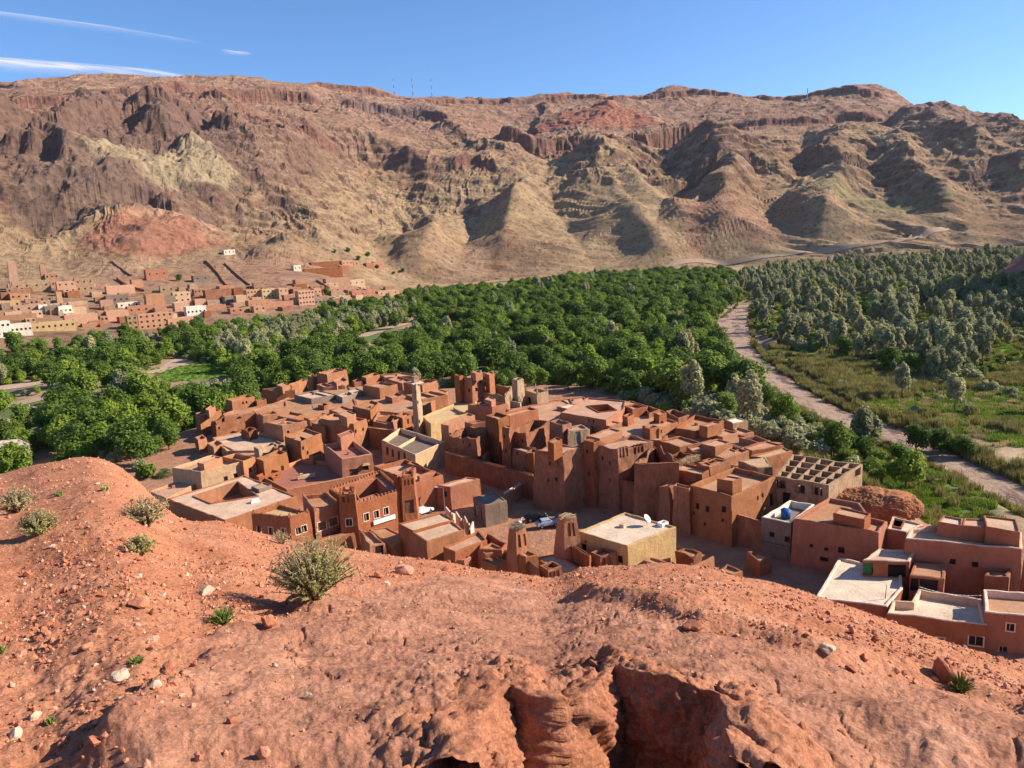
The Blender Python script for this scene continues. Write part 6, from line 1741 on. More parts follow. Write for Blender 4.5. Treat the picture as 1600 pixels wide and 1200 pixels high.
# white banner on the red front, yellow canopy on the cube house, arches' columns
def banner():
    a, b = fp('U', (822, 735)), fp('U', (1030, 680))
    P = None
    for d in HOUSES:
        if d['label'].startswith('long red crenellated'): P = d
    pl_ = P['poly']; best = None
    for i in range(len(pl_)):
        e = pl_[(i + 1) % len(pl_)] - pl_[i]; nrm = Vector((e.y, -e.x)).normalized(); r = ray(*a)
        k = nrm.x * r.x + nrm.y * r.y
        if best is None or k < best[0]: best = (k, i, nrm)
    i, nrm = best[1], best[2]; p0 = pl_[i] + nrm * 0.33
    def hit(px):
        r = ray(*px); t = (p0.x * nrm.x + p0.y * nrm.y) / (r.x * nrm.x + r.y * nrm.y); return r * t
    A_, B_ = hit(a), hit(b); o = Vector((nrm.x, nrm.y, 0)); up = Vector((0, 0, .8))
    B_.z = A_.z = (A_.z + B_.z) / 2
    mb = MB(); q = [A_, B_, B_ + up, A_ + up]; f = [p + o * .18 for p in q]
    mb.quad(*f)
    for k in range(4): mb.quad(q[k], q[(k + 1) % 4], f[(k + 1) % 4], f[k])
    adopt(mb.build('fascia_board', MAT['whitepaint']), P)
banner()
for (fr, p, w, h, z, lab, mt) in [('Q', (742, 950), 1.4, .25, G + 6.2, 'canopy', 'yellow')]:
    d = next(x for x in HOUSES if x['label'].startswith('tall red plastered cube'))
    pl_ = d['poly']
    best = min(range(len(pl_)), key=lambda i: (lambda e: Vector((e.y, -e.x)).normalized().dot(Vector(ray(*fp(fr, p)).xy)))(pl_[(i + 1) % len(pl_)] - pl_[i]))
    e = pl_[(best + 1) % len(pl_)] - pl_[best]; nrm = Vector((e.y, -e.x)).normalized(); r = ray(*fp(fr, p)); t = pl_[best].dot(nrm) / Vector(r.xy).dot(nrm); c = r * t
    mb = MB(); mb.box((c.x + nrm.x * .5, c.y + nrm.y * .5, c.z), (.95, .5, .18), math.atan2(e.y, e.x), 0, .45); adopt(mb.build('window_canopy', MAT['yellow']), d)
# ================================================================== trees
def leaf_mesh(name, pts, nrm, size, mat, rs, stretch=1.0):
    """many small leaf-cluster faces, each a bent quad"""
    n = len(pts)
    r = np.random.RandomState(rs)
    nrm = nrm * .8 + np.array([.15, 0, .55]) + r.normal(0, 0.5, (n, 3)); nrm /= np.linalg.norm(nrm, axis=1)[:, None] + 1e-9
    t = np.cross(nrm, r.normal(0, 1, (n, 3))); t /= np.linalg.norm(t, axis=1)[:, None] + 1e-9
    b = np.cross(nrm, t)
    s = (size * r.uniform(0.6, 1.35, n))[:, None]
    c = [pts + (-t - b * stretch) * s * .5, pts + (t * .8 - b * stretch) * s * .5, pts + (t + b * stretch * .8) * s * .5 + nrm * s * .12, pts + (-t * .7 + b * stretch) * s * .5]
    V = np.stack(c, 1).reshape(-1, 3)
    me = bpy.data.meshes.new(name)
    me.vertices.add(4 * n); me.vertices.foreach_set('co', V.astype(np.float32).ravel())
    me.loops.add(4 * n); me.loops.foreach_set('vertex_index', np.arange(4 * n, dtype=np.int32))
    me.polygons.add(n); me.polygons.foreach_set('loop_start', np.arange(0, 4 * n, 4, dtype=np.int32)); me.polygons.foreach_set('loop_total', np.full(n, 4, np.int32))
    a = me.attributes.new('tint', 'FLOAT', 'FACE'); a.data.foreach_set('value', r.uniform(0, 1, n).astype(np.float32))
    me.materials.append(MAT[mat]); me.update(calc_edges=True)
    return me
def crown_pts(rs, lobes, n, H, Rr, z0, up=1.0, shell=0.35, lr=(.30, .52)):
    r = np.random.RandomState(rs)
    L = []
    for i in range(lobes):
        while True:
            p = r.uniform(-1, 1, 3)
            if np.dot(p, p) < 1: break
        p = p * np.array([Rr * .68, Rr * .68, H * .36]) + np.array([0, 0, z0 + H * .5])
        L.append((p, r.uniform(*lr) * Rr))
    P = []; Nn = []
    per = n // lobes
    for p, rad in L:
        d = r.normal(0, 1, (per, 3)); d[:, 2] = d[:, 2] * .9 + .25; d /= np.linalg.norm(d, axis=1)[:, None]
        rr = rad * (1 - shell * r.uniform(0, 1, per) ** 2) * (1 + .18 * r.normal(0, 1, per))
        P.append(p + d * rr[:, None] * np.array([1, 1, .85 * up])); Nn.append(d)
    return np.concatenate(P), np.concatenate(Nn)
def trunk_mesh(name, rs, h, r0, spread):
    mb = MB(); r = random.Random(rs)
    top = Vector((r.uniform(-.3, .3), r.uniform(-.3, .3), h * .45))
    mb.tube((0, 0, -.6), top, r0, r0 * .7, 8)
    for k in range(5):
        a = k * 1.26 + r.uniform(-.3, .3); q = top + Vector((math.cos(a) * spread * .6, math.sin(a) * spread * .6, h * r.uniform(.22, .42)))
        mb.tube(top - Vector((0, 0, .2)), q, r0 * .5, r0 * .2, 6)
        mb.tube(q, q + Vector((math.cos(a) * spread * .3, math.sin(a) * spread * .3, h * .12)), r0 * .2, r0 * .06, 5)
    me = bpy.data.meshes.new(name); me.from_pydata([tuple(v) for v in mb.v], [], mb.f); me.materials.append(MAT['bark']); me.update()
    return me
PROTO = {'dark': [], 'lime': [], 'grey': [], 'shrub': [], 'greyshrub': []}
for k in range(5):
    p, n_ = crown_pts(40 + k, 16 + k, 4200, 8.0 + k * .4, 4.6 + .3 * (k % 3), 1.6)
    PROTO['dark'].append((leaf_mesh('crown', p, n_, .47, 'leaf_dark', k), trunk_mesh('trunk', k, 8, .32, 3.2)))
for k in range(3):
    p, n_ = crown_pts(60 + k, 13, 3600, 7.0 + k * .5, 3.9, 1.2)
    PROTO['lime'].append((leaf_mesh('crown', p, n_, .44, 'leaf_lime', 10 + k), trunk_mesh('trunk', 10 + k, 7, .26, 2.6)))
for k in range(4):
    p, n_ = crown_pts(80 + k, 34, 4400, 10.5 + k * .6, 3.1 + .3 * (k % 2), 1.2, 2.0, .7, (.16, .34))
    PROTO['grey'].append((leaf_mesh('crown', p, n_, .36, 'leaf_grey', 20 + k, 1.7), trunk_mesh('trunk', 20 + k, 10, .2, 1.8)))
for k in range(2):
    p, n_ = crown_pts(100 + k, 8, 900, 2.6, 2.2, 0.1)
    PROTO['shrub'].append((leaf_mesh('crown', p, n_, .42, 'leaf_lime', 30 + k), trunk_mesh('trunk', 30 + k, 2.4, .08, 1.2)))
for k in range(2):
    p, n_ = crown_pts(110 + k, 9, 1100, 3.2, 2.4, 0.1, 1.3)
    PROTO['greyshrub'].append((leaf_mesh('crown', p, n_, .36, 'leaf_grey', 40 + k, 1.8), trunk_mesh('trunk', 40 + k, 2.6, .07, 1.2)))
FIRST = {}
def tree(kind, x, y, z, sc, rz, label, group, name='tree', cat='tree', var=None):
    v = var if var is not None else RND.randrange(len(PROTO[kind]))
    cm_, tm_ = PROTO[kind][v]
    root = bpy.data.objects.new(name, None); root.empty_display_size = .5; C.objects.link(root)
    root.location = (x, y, z); root.rotation_euler.z = rz; root.scale = (sc * RND.uniform(.9, 1.12), sc * RND.uniform(.9, 1.12), sc)
    c = bpy.data.objects.new('crown', cm_); C.objects.link(c); c.parent = root
    t = bpy.data.objects.new('trunk', tm_); C.objects.link(t); t.parent = root
    tag(root, label, cat, group)
    FIRST.setdefault((kind, v), c)
    return root
def zfloor(x, y): return float(np.maximum(valley_z(np.array([x]), np.array([y])), mtn_h(np.array([x]), np.array([y])) - 400 * 0)[0]) if math.hypot(x, y) > 430 else float(valley_z(np.array([x]), np.array([y]))[0])
def px_of(x, y, z):
    q = CM.transposed() @ Vector((x, y, z)); return (800 + FPX * q.x / -q.z, 600 - FPX * q.y / -q.z) if q.z < 0 else (-999, -999)
POLY = {
    'grove': [(-260, 572), (0, 550), (120, 540), (330, 524), (480, 502), (560, 484), (640, 466), (760, 452), (900, 440), (1000, 433), (1120, 430), (1150, 440), (1160, 470), (1118, 505), (1136, 540), (1155, 570), (1196, 608), (1240, 645), (1300, 690), (1360, 730), (1330, 765), (1200, 730), (1000, 670), (800, 625), (560, 600), (400, 640), (300, 720), (230, 800), (100, 760), (-220, 800)],
    'grey1': [(1150, 474), (1140, 440), (1200, 420), (1300, 412), (1450, 402), (1600, 392), (1800, 400), (1800, 575), (1600, 570), (1520, 600), (1440, 605), (1330, 560), (1240, 548), (1190, 520)],
    'grey2': [(330, 562), (345, 532), (440, 514), (560, 500), (640, 492), (625, 515), (540, 545), (430, 572)],
    'strip': [(960, 664), (1060, 645), (1180, 695), (1300, 745), (1260, 765), (1150, 725)],
    'reed': [(1178, 530), (1250, 556), (1330, 568), (1440, 592), (1540, 580), (1660, 566), (1660, 720), (1540, 690), (1440, 665), (1345, 645), (1262, 604), (1205, 560)],
    'field': [(1225, 712), (1300, 690), (1385, 712), (1430, 738), (1392, 752), (1360, 765), (1300, 755), (1250, 740)],
    'bank': [(1500, 700), (1640, 740), (1640, 800), (1560, 760)]}
PW = {k: [PZ(a, b, VALLEY) for a, b in v] for k, v in POLY.items()}
ROADS = [[vp(-60, 646), vp(30, 630), vp(95, 615), vp(150, 604), vp(215, 594)], [vp(-80, 616), vp(0, 606), vp(62, 598), vp(100, 590)], [vp(235, 584), vp(262, 574), vp(272, 563), vp(290, 572)], [vp(545, 531), vp(575, 523), vp(605, 514), vp(640, 507)]]
HPOLY = [d['poly'] for d in HOUSES]
def scatter(poly, step, rs, margin=6.0, jitter=.48):
    r = np.random.RandomState(rs)
    xs = [p.x for p in poly]; ys = [p.y for p in poly]
    X, Y = np.meshgrid(np.arange(min(xs), max(xs), step), np.arange(min(ys), max(ys), step))
    X = X + r.uniform(-jitter, jitter, X.shape) * step; Y = Y + r.uniform(-jitter, jitter, Y.shape) * step
    X, Y = X.ravel(), Y.ravel()
    ok = in_poly(X, Y, poly)
    # clear of roads, river bed, houses
    for rd in ROADS: ok &= np.abs(seg_dist(X, Y, rd)[0]) > margin + 1.5
    sd, par = seg_dist(X, Y, rivC); w = np.interp(par, np.arange(len(rivW)), rivW)
    ok &= np.abs(sd) > w + 2.0
    for hp in HPOLY:
        cx = sum(p.x for p in hp) / len(hp); cy = sum(p.y for p in hp) / len(hp); rad = max((p - Vector((cx, cy))).length for p in hp) + 4.5
        near = np.hypot(X - cx, Y - cy) < rad
        if near.any():
            inside = in_poly(X, Y, inset(hp, -4.0)); ok &= ~inside
    az = np.arctan2(X, Y)
    ok &= (az > -0.72) & (az < 0.74)
    return X[ok], Y[ok]
def hides(x, y, z, h):
    """would a tree here stand in the line of sight to the river bed, a road or the bright field, all seen clear in the photograph"""
    bad = np.zeros(len(x), bool)
    for f in (1.0, .75, .5, .25):
        t = np.minimum(z + h * f, -1.0); q = np.maximum(VALLEY / t, 1.0)
        gx, gy = x * q, y * q
        sd, par = seg_dist(gx, gy, rivC)
        bad |= np.abs(sd) < np.interp(par, np.arange(len(rivW)), rivW) * .8
        for rd, m_ in zip(ROADS, (7, 9, 6, 7)): bad |= np.abs(seg_dist(gx, gy, rd)[0]) < m_
        for g in GPW: bad |= in_poly(gx, gy, g)
    return bad
TREES = []   # kind, x, y, scale
def put(poly, step, rs, kinds, smin, smax, margin=6.0, prob=1.0, clump=0, hide=True):
    X, Y = scatter(PW[poly], step, rs, margin)
    r = random.Random(rs)
    dens = fbm(X * .016, Y * .016, 3, 700 + rs); zz = valley_z(X, Y)
    hh = {'dark': 9, 'lime': 8, 'grey': 12, 'shrub': 2.8, 'greyshrub': 3.4}
    pat = fbm(X * .02 + 9, Y * .02, 2, 720 + rs)
    K = [r.choices([q[0] for q in kinds], [q[1] * (1 + (1.5 * float(p_) if q[0] in ('dark', 'greyshrub') else -1.5 * float(p_) if q[0] in ('lime', 'shrub') else 0)) for q in kinds])[0] for p_ in np.clip(pat, -.6, .6)]
    SC_ = np.array([smin + (smax - smin) * r.random() ** 1.3 for _ in K])
    bad = hides(X, Y, zz, np.array([hh[k] for k in K]) * SC_) if len(K) and hide else np.zeros(len(K), bool)
    for i, k in enumerate(K):
        pr_ = prob * (1.0 if dens[i] > -.28 else .35) if not clump else prob * (.12 + .88 * float(sst(-.1, .35, dens[i])))
        if r.random() > pr_ or bad[i]: continue
        TREES.append((k, float(X[i]), float(Y[i]), float(SC_[i]), r.uniform(0, 6.28), poly))
put('grove', 8.0, 1, [('dark', 6.5), ('lime', 4.5), ('grey', .35)], .42, 1.5)
put('grove', 6.5, 2, [('shrub', 1), ('greyshrub', .5)], .8, 1.5, 4.0, .5)
put('grey1', 6.6, 3, [('grey', 9), ('dark', .4), ('lime', 1.2)], .4, 1.45, 5.0, .62, 1)
put('grey1', 6.0, 4, [('greyshrub', 2), ('shrub', 1.6)], .6, 1.7, 4.0, .6)
put('field', 5.2, 9, [('lime', 3), ('dark', 1), ('shrub', 3), ('greyshrub', 2)], .45, .95, 3.0, .8, 0, False)
put('grey2', 6.6, 5, [('grey', 1)], .75, 1.15)
put('strip', 4.2, 6, [('greyshrub', 3), ('grey', .25), ('shrub', .6)], .8, 1.5, 3.0)
put('reed', 9.0, 7, [('greyshrub', 3), ('shrub', 2), ('grey', .35)], .5, 1.2, 4.0, .45)
put('bank', 5.0, 8, [('greyshrub', 2), ('shrub', 2)], .4, .9, 3.0, .6)
_tx = np.array([t[1] for t in TREES]); _ty = np.array([t[2] for t in TREES])
_tz = valley_z(_tx, _ty); _far = np.hypot(_tx, _ty) > 430
_tz[_far] = np.maximum(_tz[_far], mtn_h(_tx[_far], _ty[_far]))
_keep = ~(_far & (mtn_h(_tx, _ty) > VALLEY + 5))
TREES = [t for t, k in zip(TREES, _keep) if k]; _tx, _ty, _tz = _tx[_keep], _ty[_keep], _tz[_keep]
order = np.argsort(np.hypot(_tx, _ty))
LAB = {'grove': ('green leafy tree in the dense grove round the near village', 'trees of the dense grove'),
       'grey1': ('grey-green poplar among the trees beyond the river', 'grey-green trees beyond the river'),
       'grey2': ('grey-green poplar in the pale clump below the far village', 'pale clump of poplars'),
       'strip': ('grey-green shrub in the belt behind the right part of the village', 'shrubs behind the village'),
       'reed': ('low shrub among the reeds beside the river', 'shrubs among the reeds'),
       'field': ('leafy green bush between the unfinished house and the bright field', 'bushes by the bright field'),
       'bank': ('low shrub on the stony right river bank', 'shrubs on the stony bank')}
cnt = {}; REST = []
LIMIT = {'grove': 200, 'grey1': 60, 'grey2': 24, 'strip': 40, 'reed': 40, 'bank': 24, 'field': 40}
for i in order:
    k, x, y, s_, rz, zone = TREES[i]; z = float(_tz[i])
    u, v_ = px_of(x, y, z + 4)
    small = k in ('shrub', 'greyshrub')
    if -60 < u < 1660 and cnt.get(zone, 0) < LIMIT[zone] and not (small and zone in ('grove', 'grey1')):
        cnt[zone] = cnt.get(zone, 0) + 1
        lab, grp = LAB[zone]
        if zone in ('grove', 'grey1', 'strip', 'field', 'grey2', 'reed'):
            wh = {'grove': [(60, 'at the left edge of the grove'), (130, 'behind the left red knoll'), (200, 'above the knoll, left of the palm'), (270, 'just left of the palm and cream house'), (340, 'left of the leftmost mud house'), (440, 'behind the leftmost mud house'), (540, 'behind the tall skyline house'), (640, 'behind the skyline left of the minaret'), (710, 'behind the minaret'), (790, 'behind the square red kasbah'), (880, 'behind the spiky beige ruins'), (980, 'behind the big red patio house'), (1080, 'behind the back edge of the right rows'), (1170, 'behind the white-roofed back house'), (1260, 'between the back edge and the river bend'), (9999, 'behind the unfinished house')],
                  'grey1': [(1230, 'at the upstream bend of the river'), (1300, 'right of the upstream bend'), (1370, 'beyond the green meadow strip'), (1440, 'behind the lone tree of the reeds'), (1520, 'beyond the tan reeds, right of the lone tree'), (9999, 'at the right edge beside the shaded hill')],
                  'strip': [(1020, 'behind the patio house'), (1100, 'behind the raised flat roof'), (1180, 'behind the white roof'), (9999, 'behind the long red back house')],
                  'field': [(1290, 'left of the bright field, nearest the back edge'), (1350, 'close behind the unfinished house, by the field'), (9999, 'at the near corner of the bright field')],
                  'grey2': [(400, 'in the pale clump below the far village, left part'), (480, 'in the middle of the pale clump'), (9999, 'in the right part of the pale clump')],
                  'reed': [(1280, 'among the upstream reeds'), (1380, 'among the reeds behind the river bend'), (1480, 'among the reeds right of the lone tree'), (9999, 'among the reeds at the right edge')]}[zone]
            w_ = next(t for q_, t in wh if u < q_)
            hw = {'dark': 'dark green', 'lime': 'light green', 'grey': 'grey-green', 'shrub': 'green', 'greyshrub': 'grey-green'}[k]
            sw = 'large' if s_ > 1.02 else ('small' if s_ < .72 else 'mid-sized')
            lab = f"{sw} {hw} {'shrub' if small else 'tree'} {w_}"
        tree(k, x, y, z, s_, rz, lab, grp, 'shrub' if small else 'tree', 'shrub' if small else 'tree')
    else: REST.append((k, x, y, z, s_, rz))
# single trees one can point at
def lone(kind, px, py, sc, label, zz=VALLEY, var=0, name='tree', cat='tree'):
    p = PZ(px, py, zz); z = float(valley_z(np.array([p.x]), np.array([p.y]))[0]) if zz == VALLEY else zz
    tree(kind, p.x, p.y, z, sc, 1.0, label, None, name, cat, var)
lone('grey', 1345, 708, 1.0, 'big round grey-green willow beside the river bend', var=1)
lone('grey', 1365, 702, .8, 'smaller grey-green willow leaning on the big round one', var=0)
lone('dark', 1432, 700, .8, 'dark bush on the far side of the river, left of the pair', var=2)
lone('dark', 1470, 700, .72, 'dark bush on the far side of the river, middle of the row', var=3)
lone('dark', 1505, 708, .68, 'dark bush on the far side of the river, right of the pair', var=1)
lone('lime', 1415, 768, 1.15, 'fresh green tree standing at the corner of the bright field', var=0)
lone('lime', 1372, 752, .8, 'fresh green tree left of the bright field, lower one', var=1)
lone('grey', 1408, 622, 1.0, 'lone grey-green tree in the open reeds', var=2)
lone('lime', 1222, 712, 1.0, 'bright green tree behind the right back edge of the village', var=2)
lone('dark', 1262, 702, .5, 'small very dark tree beside the bright green one', var=0)
lone('grey', 1232, 655, .55, 'slender young poplar on the river bank', var=3)
lone('lime', 1560, 500, 1.3, 'large bright green tree near the shaded hill', var=1)
for k, (px, py) in enumerate([(524, 396), (545, 395), (560, 408), (590, 420), (575, 402), (615, 430), (630, 428), (280, 440), (510, 462)]):
    p = mp(px, py)
    tree('dark', p.x, p.y, p.z - .5, RND.uniform(.55, .9), RND.uniform(0, 6), 'small garden tree among the houses of the far village', 'garden trees of the far village')
# olive in the courtyard of the red front
p = PZ(*fp('U', (735, 400)), G + 4.0); tree('greyshrub', p.x, p.y, G + 3.0, 1.0, 0, 'round olive tree inside the courtyard of the red front', None, var=0)
# everything farther off in the groves, beyond what can be counted
def grove_stuff():
    me = bpy.data.meshes.new('far_grove')
    me.from_pydata([(t[1], t[2], t[3]) for t in REST], [], [])
    kinds = sorted(FIRST.keys())
    r = random.Random(11)
    def pick(k): return r.choice([i for i, q in enumerate(kinds) if q[0] == k] or [0])
    a = me.attributes.new('kind', 'INT', 'POINT'); a.data.foreach_set('value', [pick(t[0]) for t in REST])
    a = me.attributes.new('sc', 'FLOAT', 'POINT'); a.data.foreach_set('value', [t[4] for t in REST])
    a = me.attributes.new('rz', 'FLOAT', 'POINT'); a.data.foreach_set('value', [t[5] for t in REST])
    o = bpy.data.objects.new('grove', me); C.objects.link(o)
    scatter_nodes(o, [FIRST[k] for k in kinds], 'grove_scatter')
    tag(o, 'dense mass of distant trees filling the valley floor', 'trees', kind='stuff')
def scatter_nodes(o, protos, name):
    ng = bpy.data.node_groups.new(name, 'GeometryNodeTree')
    ng.interface.new_socket('Geometry', in_out='INPUT', socket_type='NodeSocketGeometry'); ng.interface.new_socket('Geometry', in_out='OUTPUT', socket_type='NodeSocketGeometry')
    gi = ng.nodes.new('NodeGroupInput'); go = ng.nodes.new('NodeGroupOutput'); jn = ng.nodes.new('GeometryNodeJoinGeometry')
    def attr(n, t):
        q = ng.nodes.new('GeometryNodeInputNamedAttribute'); q.data_type = t; q.inputs[0].default_value = n; return q.outputs[0]
    ak, asc, arz = attr('kind', 'INT'), attr('sc', 'FLOAT'), attr('rz', 'FLOAT')
    cx = ng.nodes.new('ShaderNodeCombineXYZ'); ng.links.new(arz, cx.inputs[2])
    if name == 'stone_scatter':
        m1 = ng.nodes.new('ShaderNodeMath'); m1.operation = 'MULTIPLY'; m1.inputs[1].default_value = 3.7; ng.links.new(arz, m1.inputs[0]); ng.links.new(m1.outputs[0], cx.inputs[0])
    for i, p in enumerate(protos):
        cmp_ = ng.nodes.new('FunctionNodeCompare'); cmp_.data_type = 'INT'; cmp_.operation = 'EQUAL'
        ins = [s for s in cmp_.inputs if s.enabled]
        ng.links.new(ak, ins[0]); ins[1].default_value = i
        oi = ng.nodes.new('GeometryNodeObjectInfo'); oi.inputs[0].default_value = p; oi.transform_space = 'ORIGINAL'; oi.inputs[1].default_value = True
        ip = ng.nodes.new('GeometryNodeInstanceOnPoints')
        ng.links.new(gi.outputs[0], ip.inputs['Points']); ng.links.new(cmp_.outputs[0], ip.inputs['Selection']); ng.links.new(oi.outputs['Geometry'], ip.inputs['Instance'])
        ng.links.new(cx.outputs[0], ip.inputs['Rotation']); ng.links.new(asc, ip.inputs['Scale'])
        ng.links.new(ip.outputs[0], jn.inputs[0])
    ng.links.new(jn.outputs[0], go.inputs[0])
    md = o.modifiers.new('scatter', 'NODES'); md.node_group = ng
grove_stuff()
# reeds and tall grass along the river
def reed_clump(rs, n, h, spread, mat):
    r = random.Random(rs); V = []; Fc = []
    for k in range(n):
        a = r.uniform(0, 6.28); q = r.random() ** .5 * spread; x, y = math.cos(a) * q, math.sin(a) * q; hh = h * r.uniform(.6, 1.15); b = r.uniform(0, 6.28); w = r.uniform(.05, .10)
        lx, ly = math.cos(b) * hh * r.uniform(.05, .35), math.sin(b) * hh * r.uniform(.05, .35); wx, wy = -math.sin(b) * w, math.cos(b) * w
        i = len(V)
        V += [(x - wx, y - wy, -.1), (x + wx, y + wy, -.1), (x + lx * .4 + wx, y + ly * .4 + wy, hh * .6), (x + lx * .4 - wx, y + ly * .4 - wy, hh * .6), (x + lx, y + ly, hh)]
        Fc += [(i, i + 1, i + 2, i + 3), (i + 3, i + 2, i + 4)]
    me = bpy.data.meshes.new('reed_clump'); me.from_pydata(V, [], Fc); me.materials.append(MAT[mat])
    at = me.attributes.new('tint', 'FLOAT', 'FACE'); at.data.foreach_set('value', [r.random() for _ in Fc]); me.update()
    return me
def reeds():
    protos = []
    for k in range(4):
        me = reed_clump(k, 110, 2.6 if k < 2 else 1.0, 1.5, ['reed', 'reed', 'leaf_lime', 'drygrass'][k])
        p = PZ(*[(1190, 548), (1270, 600), (1330, 580), (1560, 700)][k], VALLEY)
        o = bpy.data.objects.new('reed_clump', me); C.objects.link(o); o.location = (p.x, p.y, float(valley_z(np.array([p.x]), np.array([p.y]))[0]))
        tag(o, ['tan reed clump on the right river bank, upstream', 'tan reed clump on the right river bank, downstream', 'short green grass clump in the open meadow', 'dry grass clump on the stony bank'][k], 'reeds')
        protos.append(o)
    pts = []
    r = random.Random(5)
    X, Y = scatter(PW['reed'], 2.3, 50, 2.0); n = fbm(X * .03, Y * .03, 3, 500)
    for x, y, q in zip(X, Y, n):
        if math.hypot(x, y) < 700: pts.append((x, y, (0 if r.random() < .5 else 1) if q > -.05 else (2 if r.random() < .75 else 3), r.uniform(.6, 1.25)))
    X, Y = scatter(PW['grey1'], 4.0, 51, 2.0)
    for x, y in zip(X, Y): pts.append((x, y, 2 if r.random() < .7 else 1, r.uniform(.6, 1.3)))
    X, Y = scatter(PW['bank'], 2.6, 52, 1.0)
    for x, y in zip(X, Y): pts.append((x, y, r.choice((3, 2, 3)), r.uniform(.4, .9)))
    for gi, g in enumerate(GPW):
        X, Y = scatter(g, 1.7 if gi == 0 else 3.0, 53 + gi, 0.5)
        for x, y in zip(X, Y): pts.append((x, y, 2, r.uniform(.35, .7)))
    X, Y = scatter(GRASS_W, 2.0, 70, .5)
    for x, y in zip(X, Y):
        if r.random() < .8: pts.append((x, y, r.choice((2, 2, 2, 1)), r.uniform(.35, 1.0)))
    # right river bank fringe
    for i in range(len(rivR) - 1):
        for k in range(46):
            p = rivR[i].lerp(rivR[i + 1], r.random()); c = rivC[i]; o_ = Vector((p.x - c.x, p.y - c.y, 0)).normalized() * r.uniform(1.0, 6); pts.append((p.x + o_.x, p.y + o_.y, r.choice((0, 1, 1, 2)), r.uniform(.6, 1.2)))
            p = rivL[i].lerp(rivL[i + 1], r.random()); o_ = Vector((p.x - c.x, p.y - c.y, 0)).normalized() * r.uniform(1.0, 5); pts.append((p.x + o_.x, p.y + o_.y, r.choice((2, 2, 1)), r.uniform(.5, 1.0)))
    Z = valley_z(np.array([p[0] for p in pts]), np.array([p[1] for p in pts]))
    me = bpy.data.meshes.new('reed_bed'); me.from_pydata([(p[0], p[1], float(z)) for p, z in zip(pts, Z)], [], [])
    for nm, ty, vals in (('kind', 'INT', [p[2] for p in pts]), ('sc', 'FLOAT', [p[3] for p in pts]), ('rz', 'FLOAT', [r.uniform(0, 6.28) for _ in pts])):
        a = me.attributes.new(nm, ty, 'POINT'); a.data.foreach_set('value', vals)
    o = bpy.data.objects.new('reeds', me); C.objects.link(o); scatter_nodes(o, protos, 'reed_scatter')
    tag(o, 'tan reeds and green grass covering the river flats', 'reeds', kind='stuff')
reeds()
# palm beside the cream house
def palm(px, py, z, label, H=2.2, L=3.2, nf=22):
    b = PZ(px, py, z); root = empty('palm', b); r = random.Random(8)
    mb = MB(); mb.tube((0, 0, -1), (0, 0, H), .35, .3, 8); child(mb.build('trunk', MAT['bark']), root)
    for k in range(nf):
        a = k * 2.4; el = r.uniform(.1, 1.2); mb = MB(); pr = Vector((0, 0, H)); n = 9
        for i in range(n):
            t = (i + 1) / n; rad = L * (t * math.cos(el * (1 - t * .3))); zz = H + L * (math.sin(el) * t - .85 * t * t)
            q = Vector((math.cos(a) * rad, math.sin(a) * rad, zz)); d = (q - pr).normalized(); s = d.cross(Vector((0, 0, 1))).normalized()
            mb.tube(pr, q, .03, .02, 3)
            for sg in (-1, 1):
                for u in (.25, .75):
                    m_ = pr.lerp(q, u); e = m_ + s * sg * (.75 * math.sin(min(t + .12, 1) * 2.9) + .1) + d * .3 - Vector((0, 0, .12)); w = d * .06
                    mb.quad(m_ - w, m_ + w, e + w * .2, e - w * .2)
            pr = q
        child(mb.build('frond', MAT['palm']), root)
    tag(root, label, 'palm')
palm(258, 752, G - 2.0, 'palm with arching grey-green fronds beside the cream house')
# ================================================================== rocks, stones and shrubs on the slope underfoot
def rock_mesh(rs, n=2, rough=.28, flat=.75):
    bm = bmesh.new(); bmesh.ops.create_icosphere(bm, subdivisions=n, radius=1)
    r = np.random.RandomState(rs); off = r.uniform(0, 50, 3)
    planes = [(Vector(r.normal(0, 1, 3)).normalized(), r.uniform(.45, .8)) for _ in range(9)]
    for v in bm.verts:
        p = v.co.copy()
        for nn, d in planes:
            k = p.dot(nn)
            if k > d: p -= nn * (k - d) * .9
        q = p * 1.6
        f = float(vn3(np.array([q.x + off[0]]), np.array([q.y + off[1]]), np.array([q.z + off[2]]), 7)[0])
        v.co = p * (1 + rough * f); v.co.z *= flat
    me = bpy.data.meshes.new('stone'); bm.to_mesh(me); bm.free(); return me
def rock_mat(name, a, b, c):
    m, nt, bs = new_mat(name); tc = N(nt, 'ShaderNodeTexCoord'); oi = N(nt, 'ShaderNodeObjectInfo')
    n1 = noise(nt, mapped(nt), 8, 6, .7)
    f = mathn(nt, 'ADD', mathn(nt, 'MULTIPLY', n1, .6), mathn(nt, 'MULTIPLY', oi.outputs['Random'], .4))
    nt.links.new(ramp(nt, f, [(.25, a), (.5, b), (.75, c)]), bs.inputs['Base Color'])
    ch = bump(nt, bs, noise(nt, mapped(nt), 24, 6, .7), .8, .03)
    return m
RM = rock_mat('red_stone', (.30, .10, .055), (.48, .18, .095), (.62, .31, .20))
RP = rock_mat('pale_stone', (.45, .30, .20), (.58, .40, .27), (.68, .50, .36))
def hz(x, y): return float(hill_z(np.array([x]), np.array([y]))[0])
def fg(px, py):
    p = march(px, py, hill_z, 1.2, 60, 1200)
    return p if p is not None else PD(px, py, 12)
STONES = []
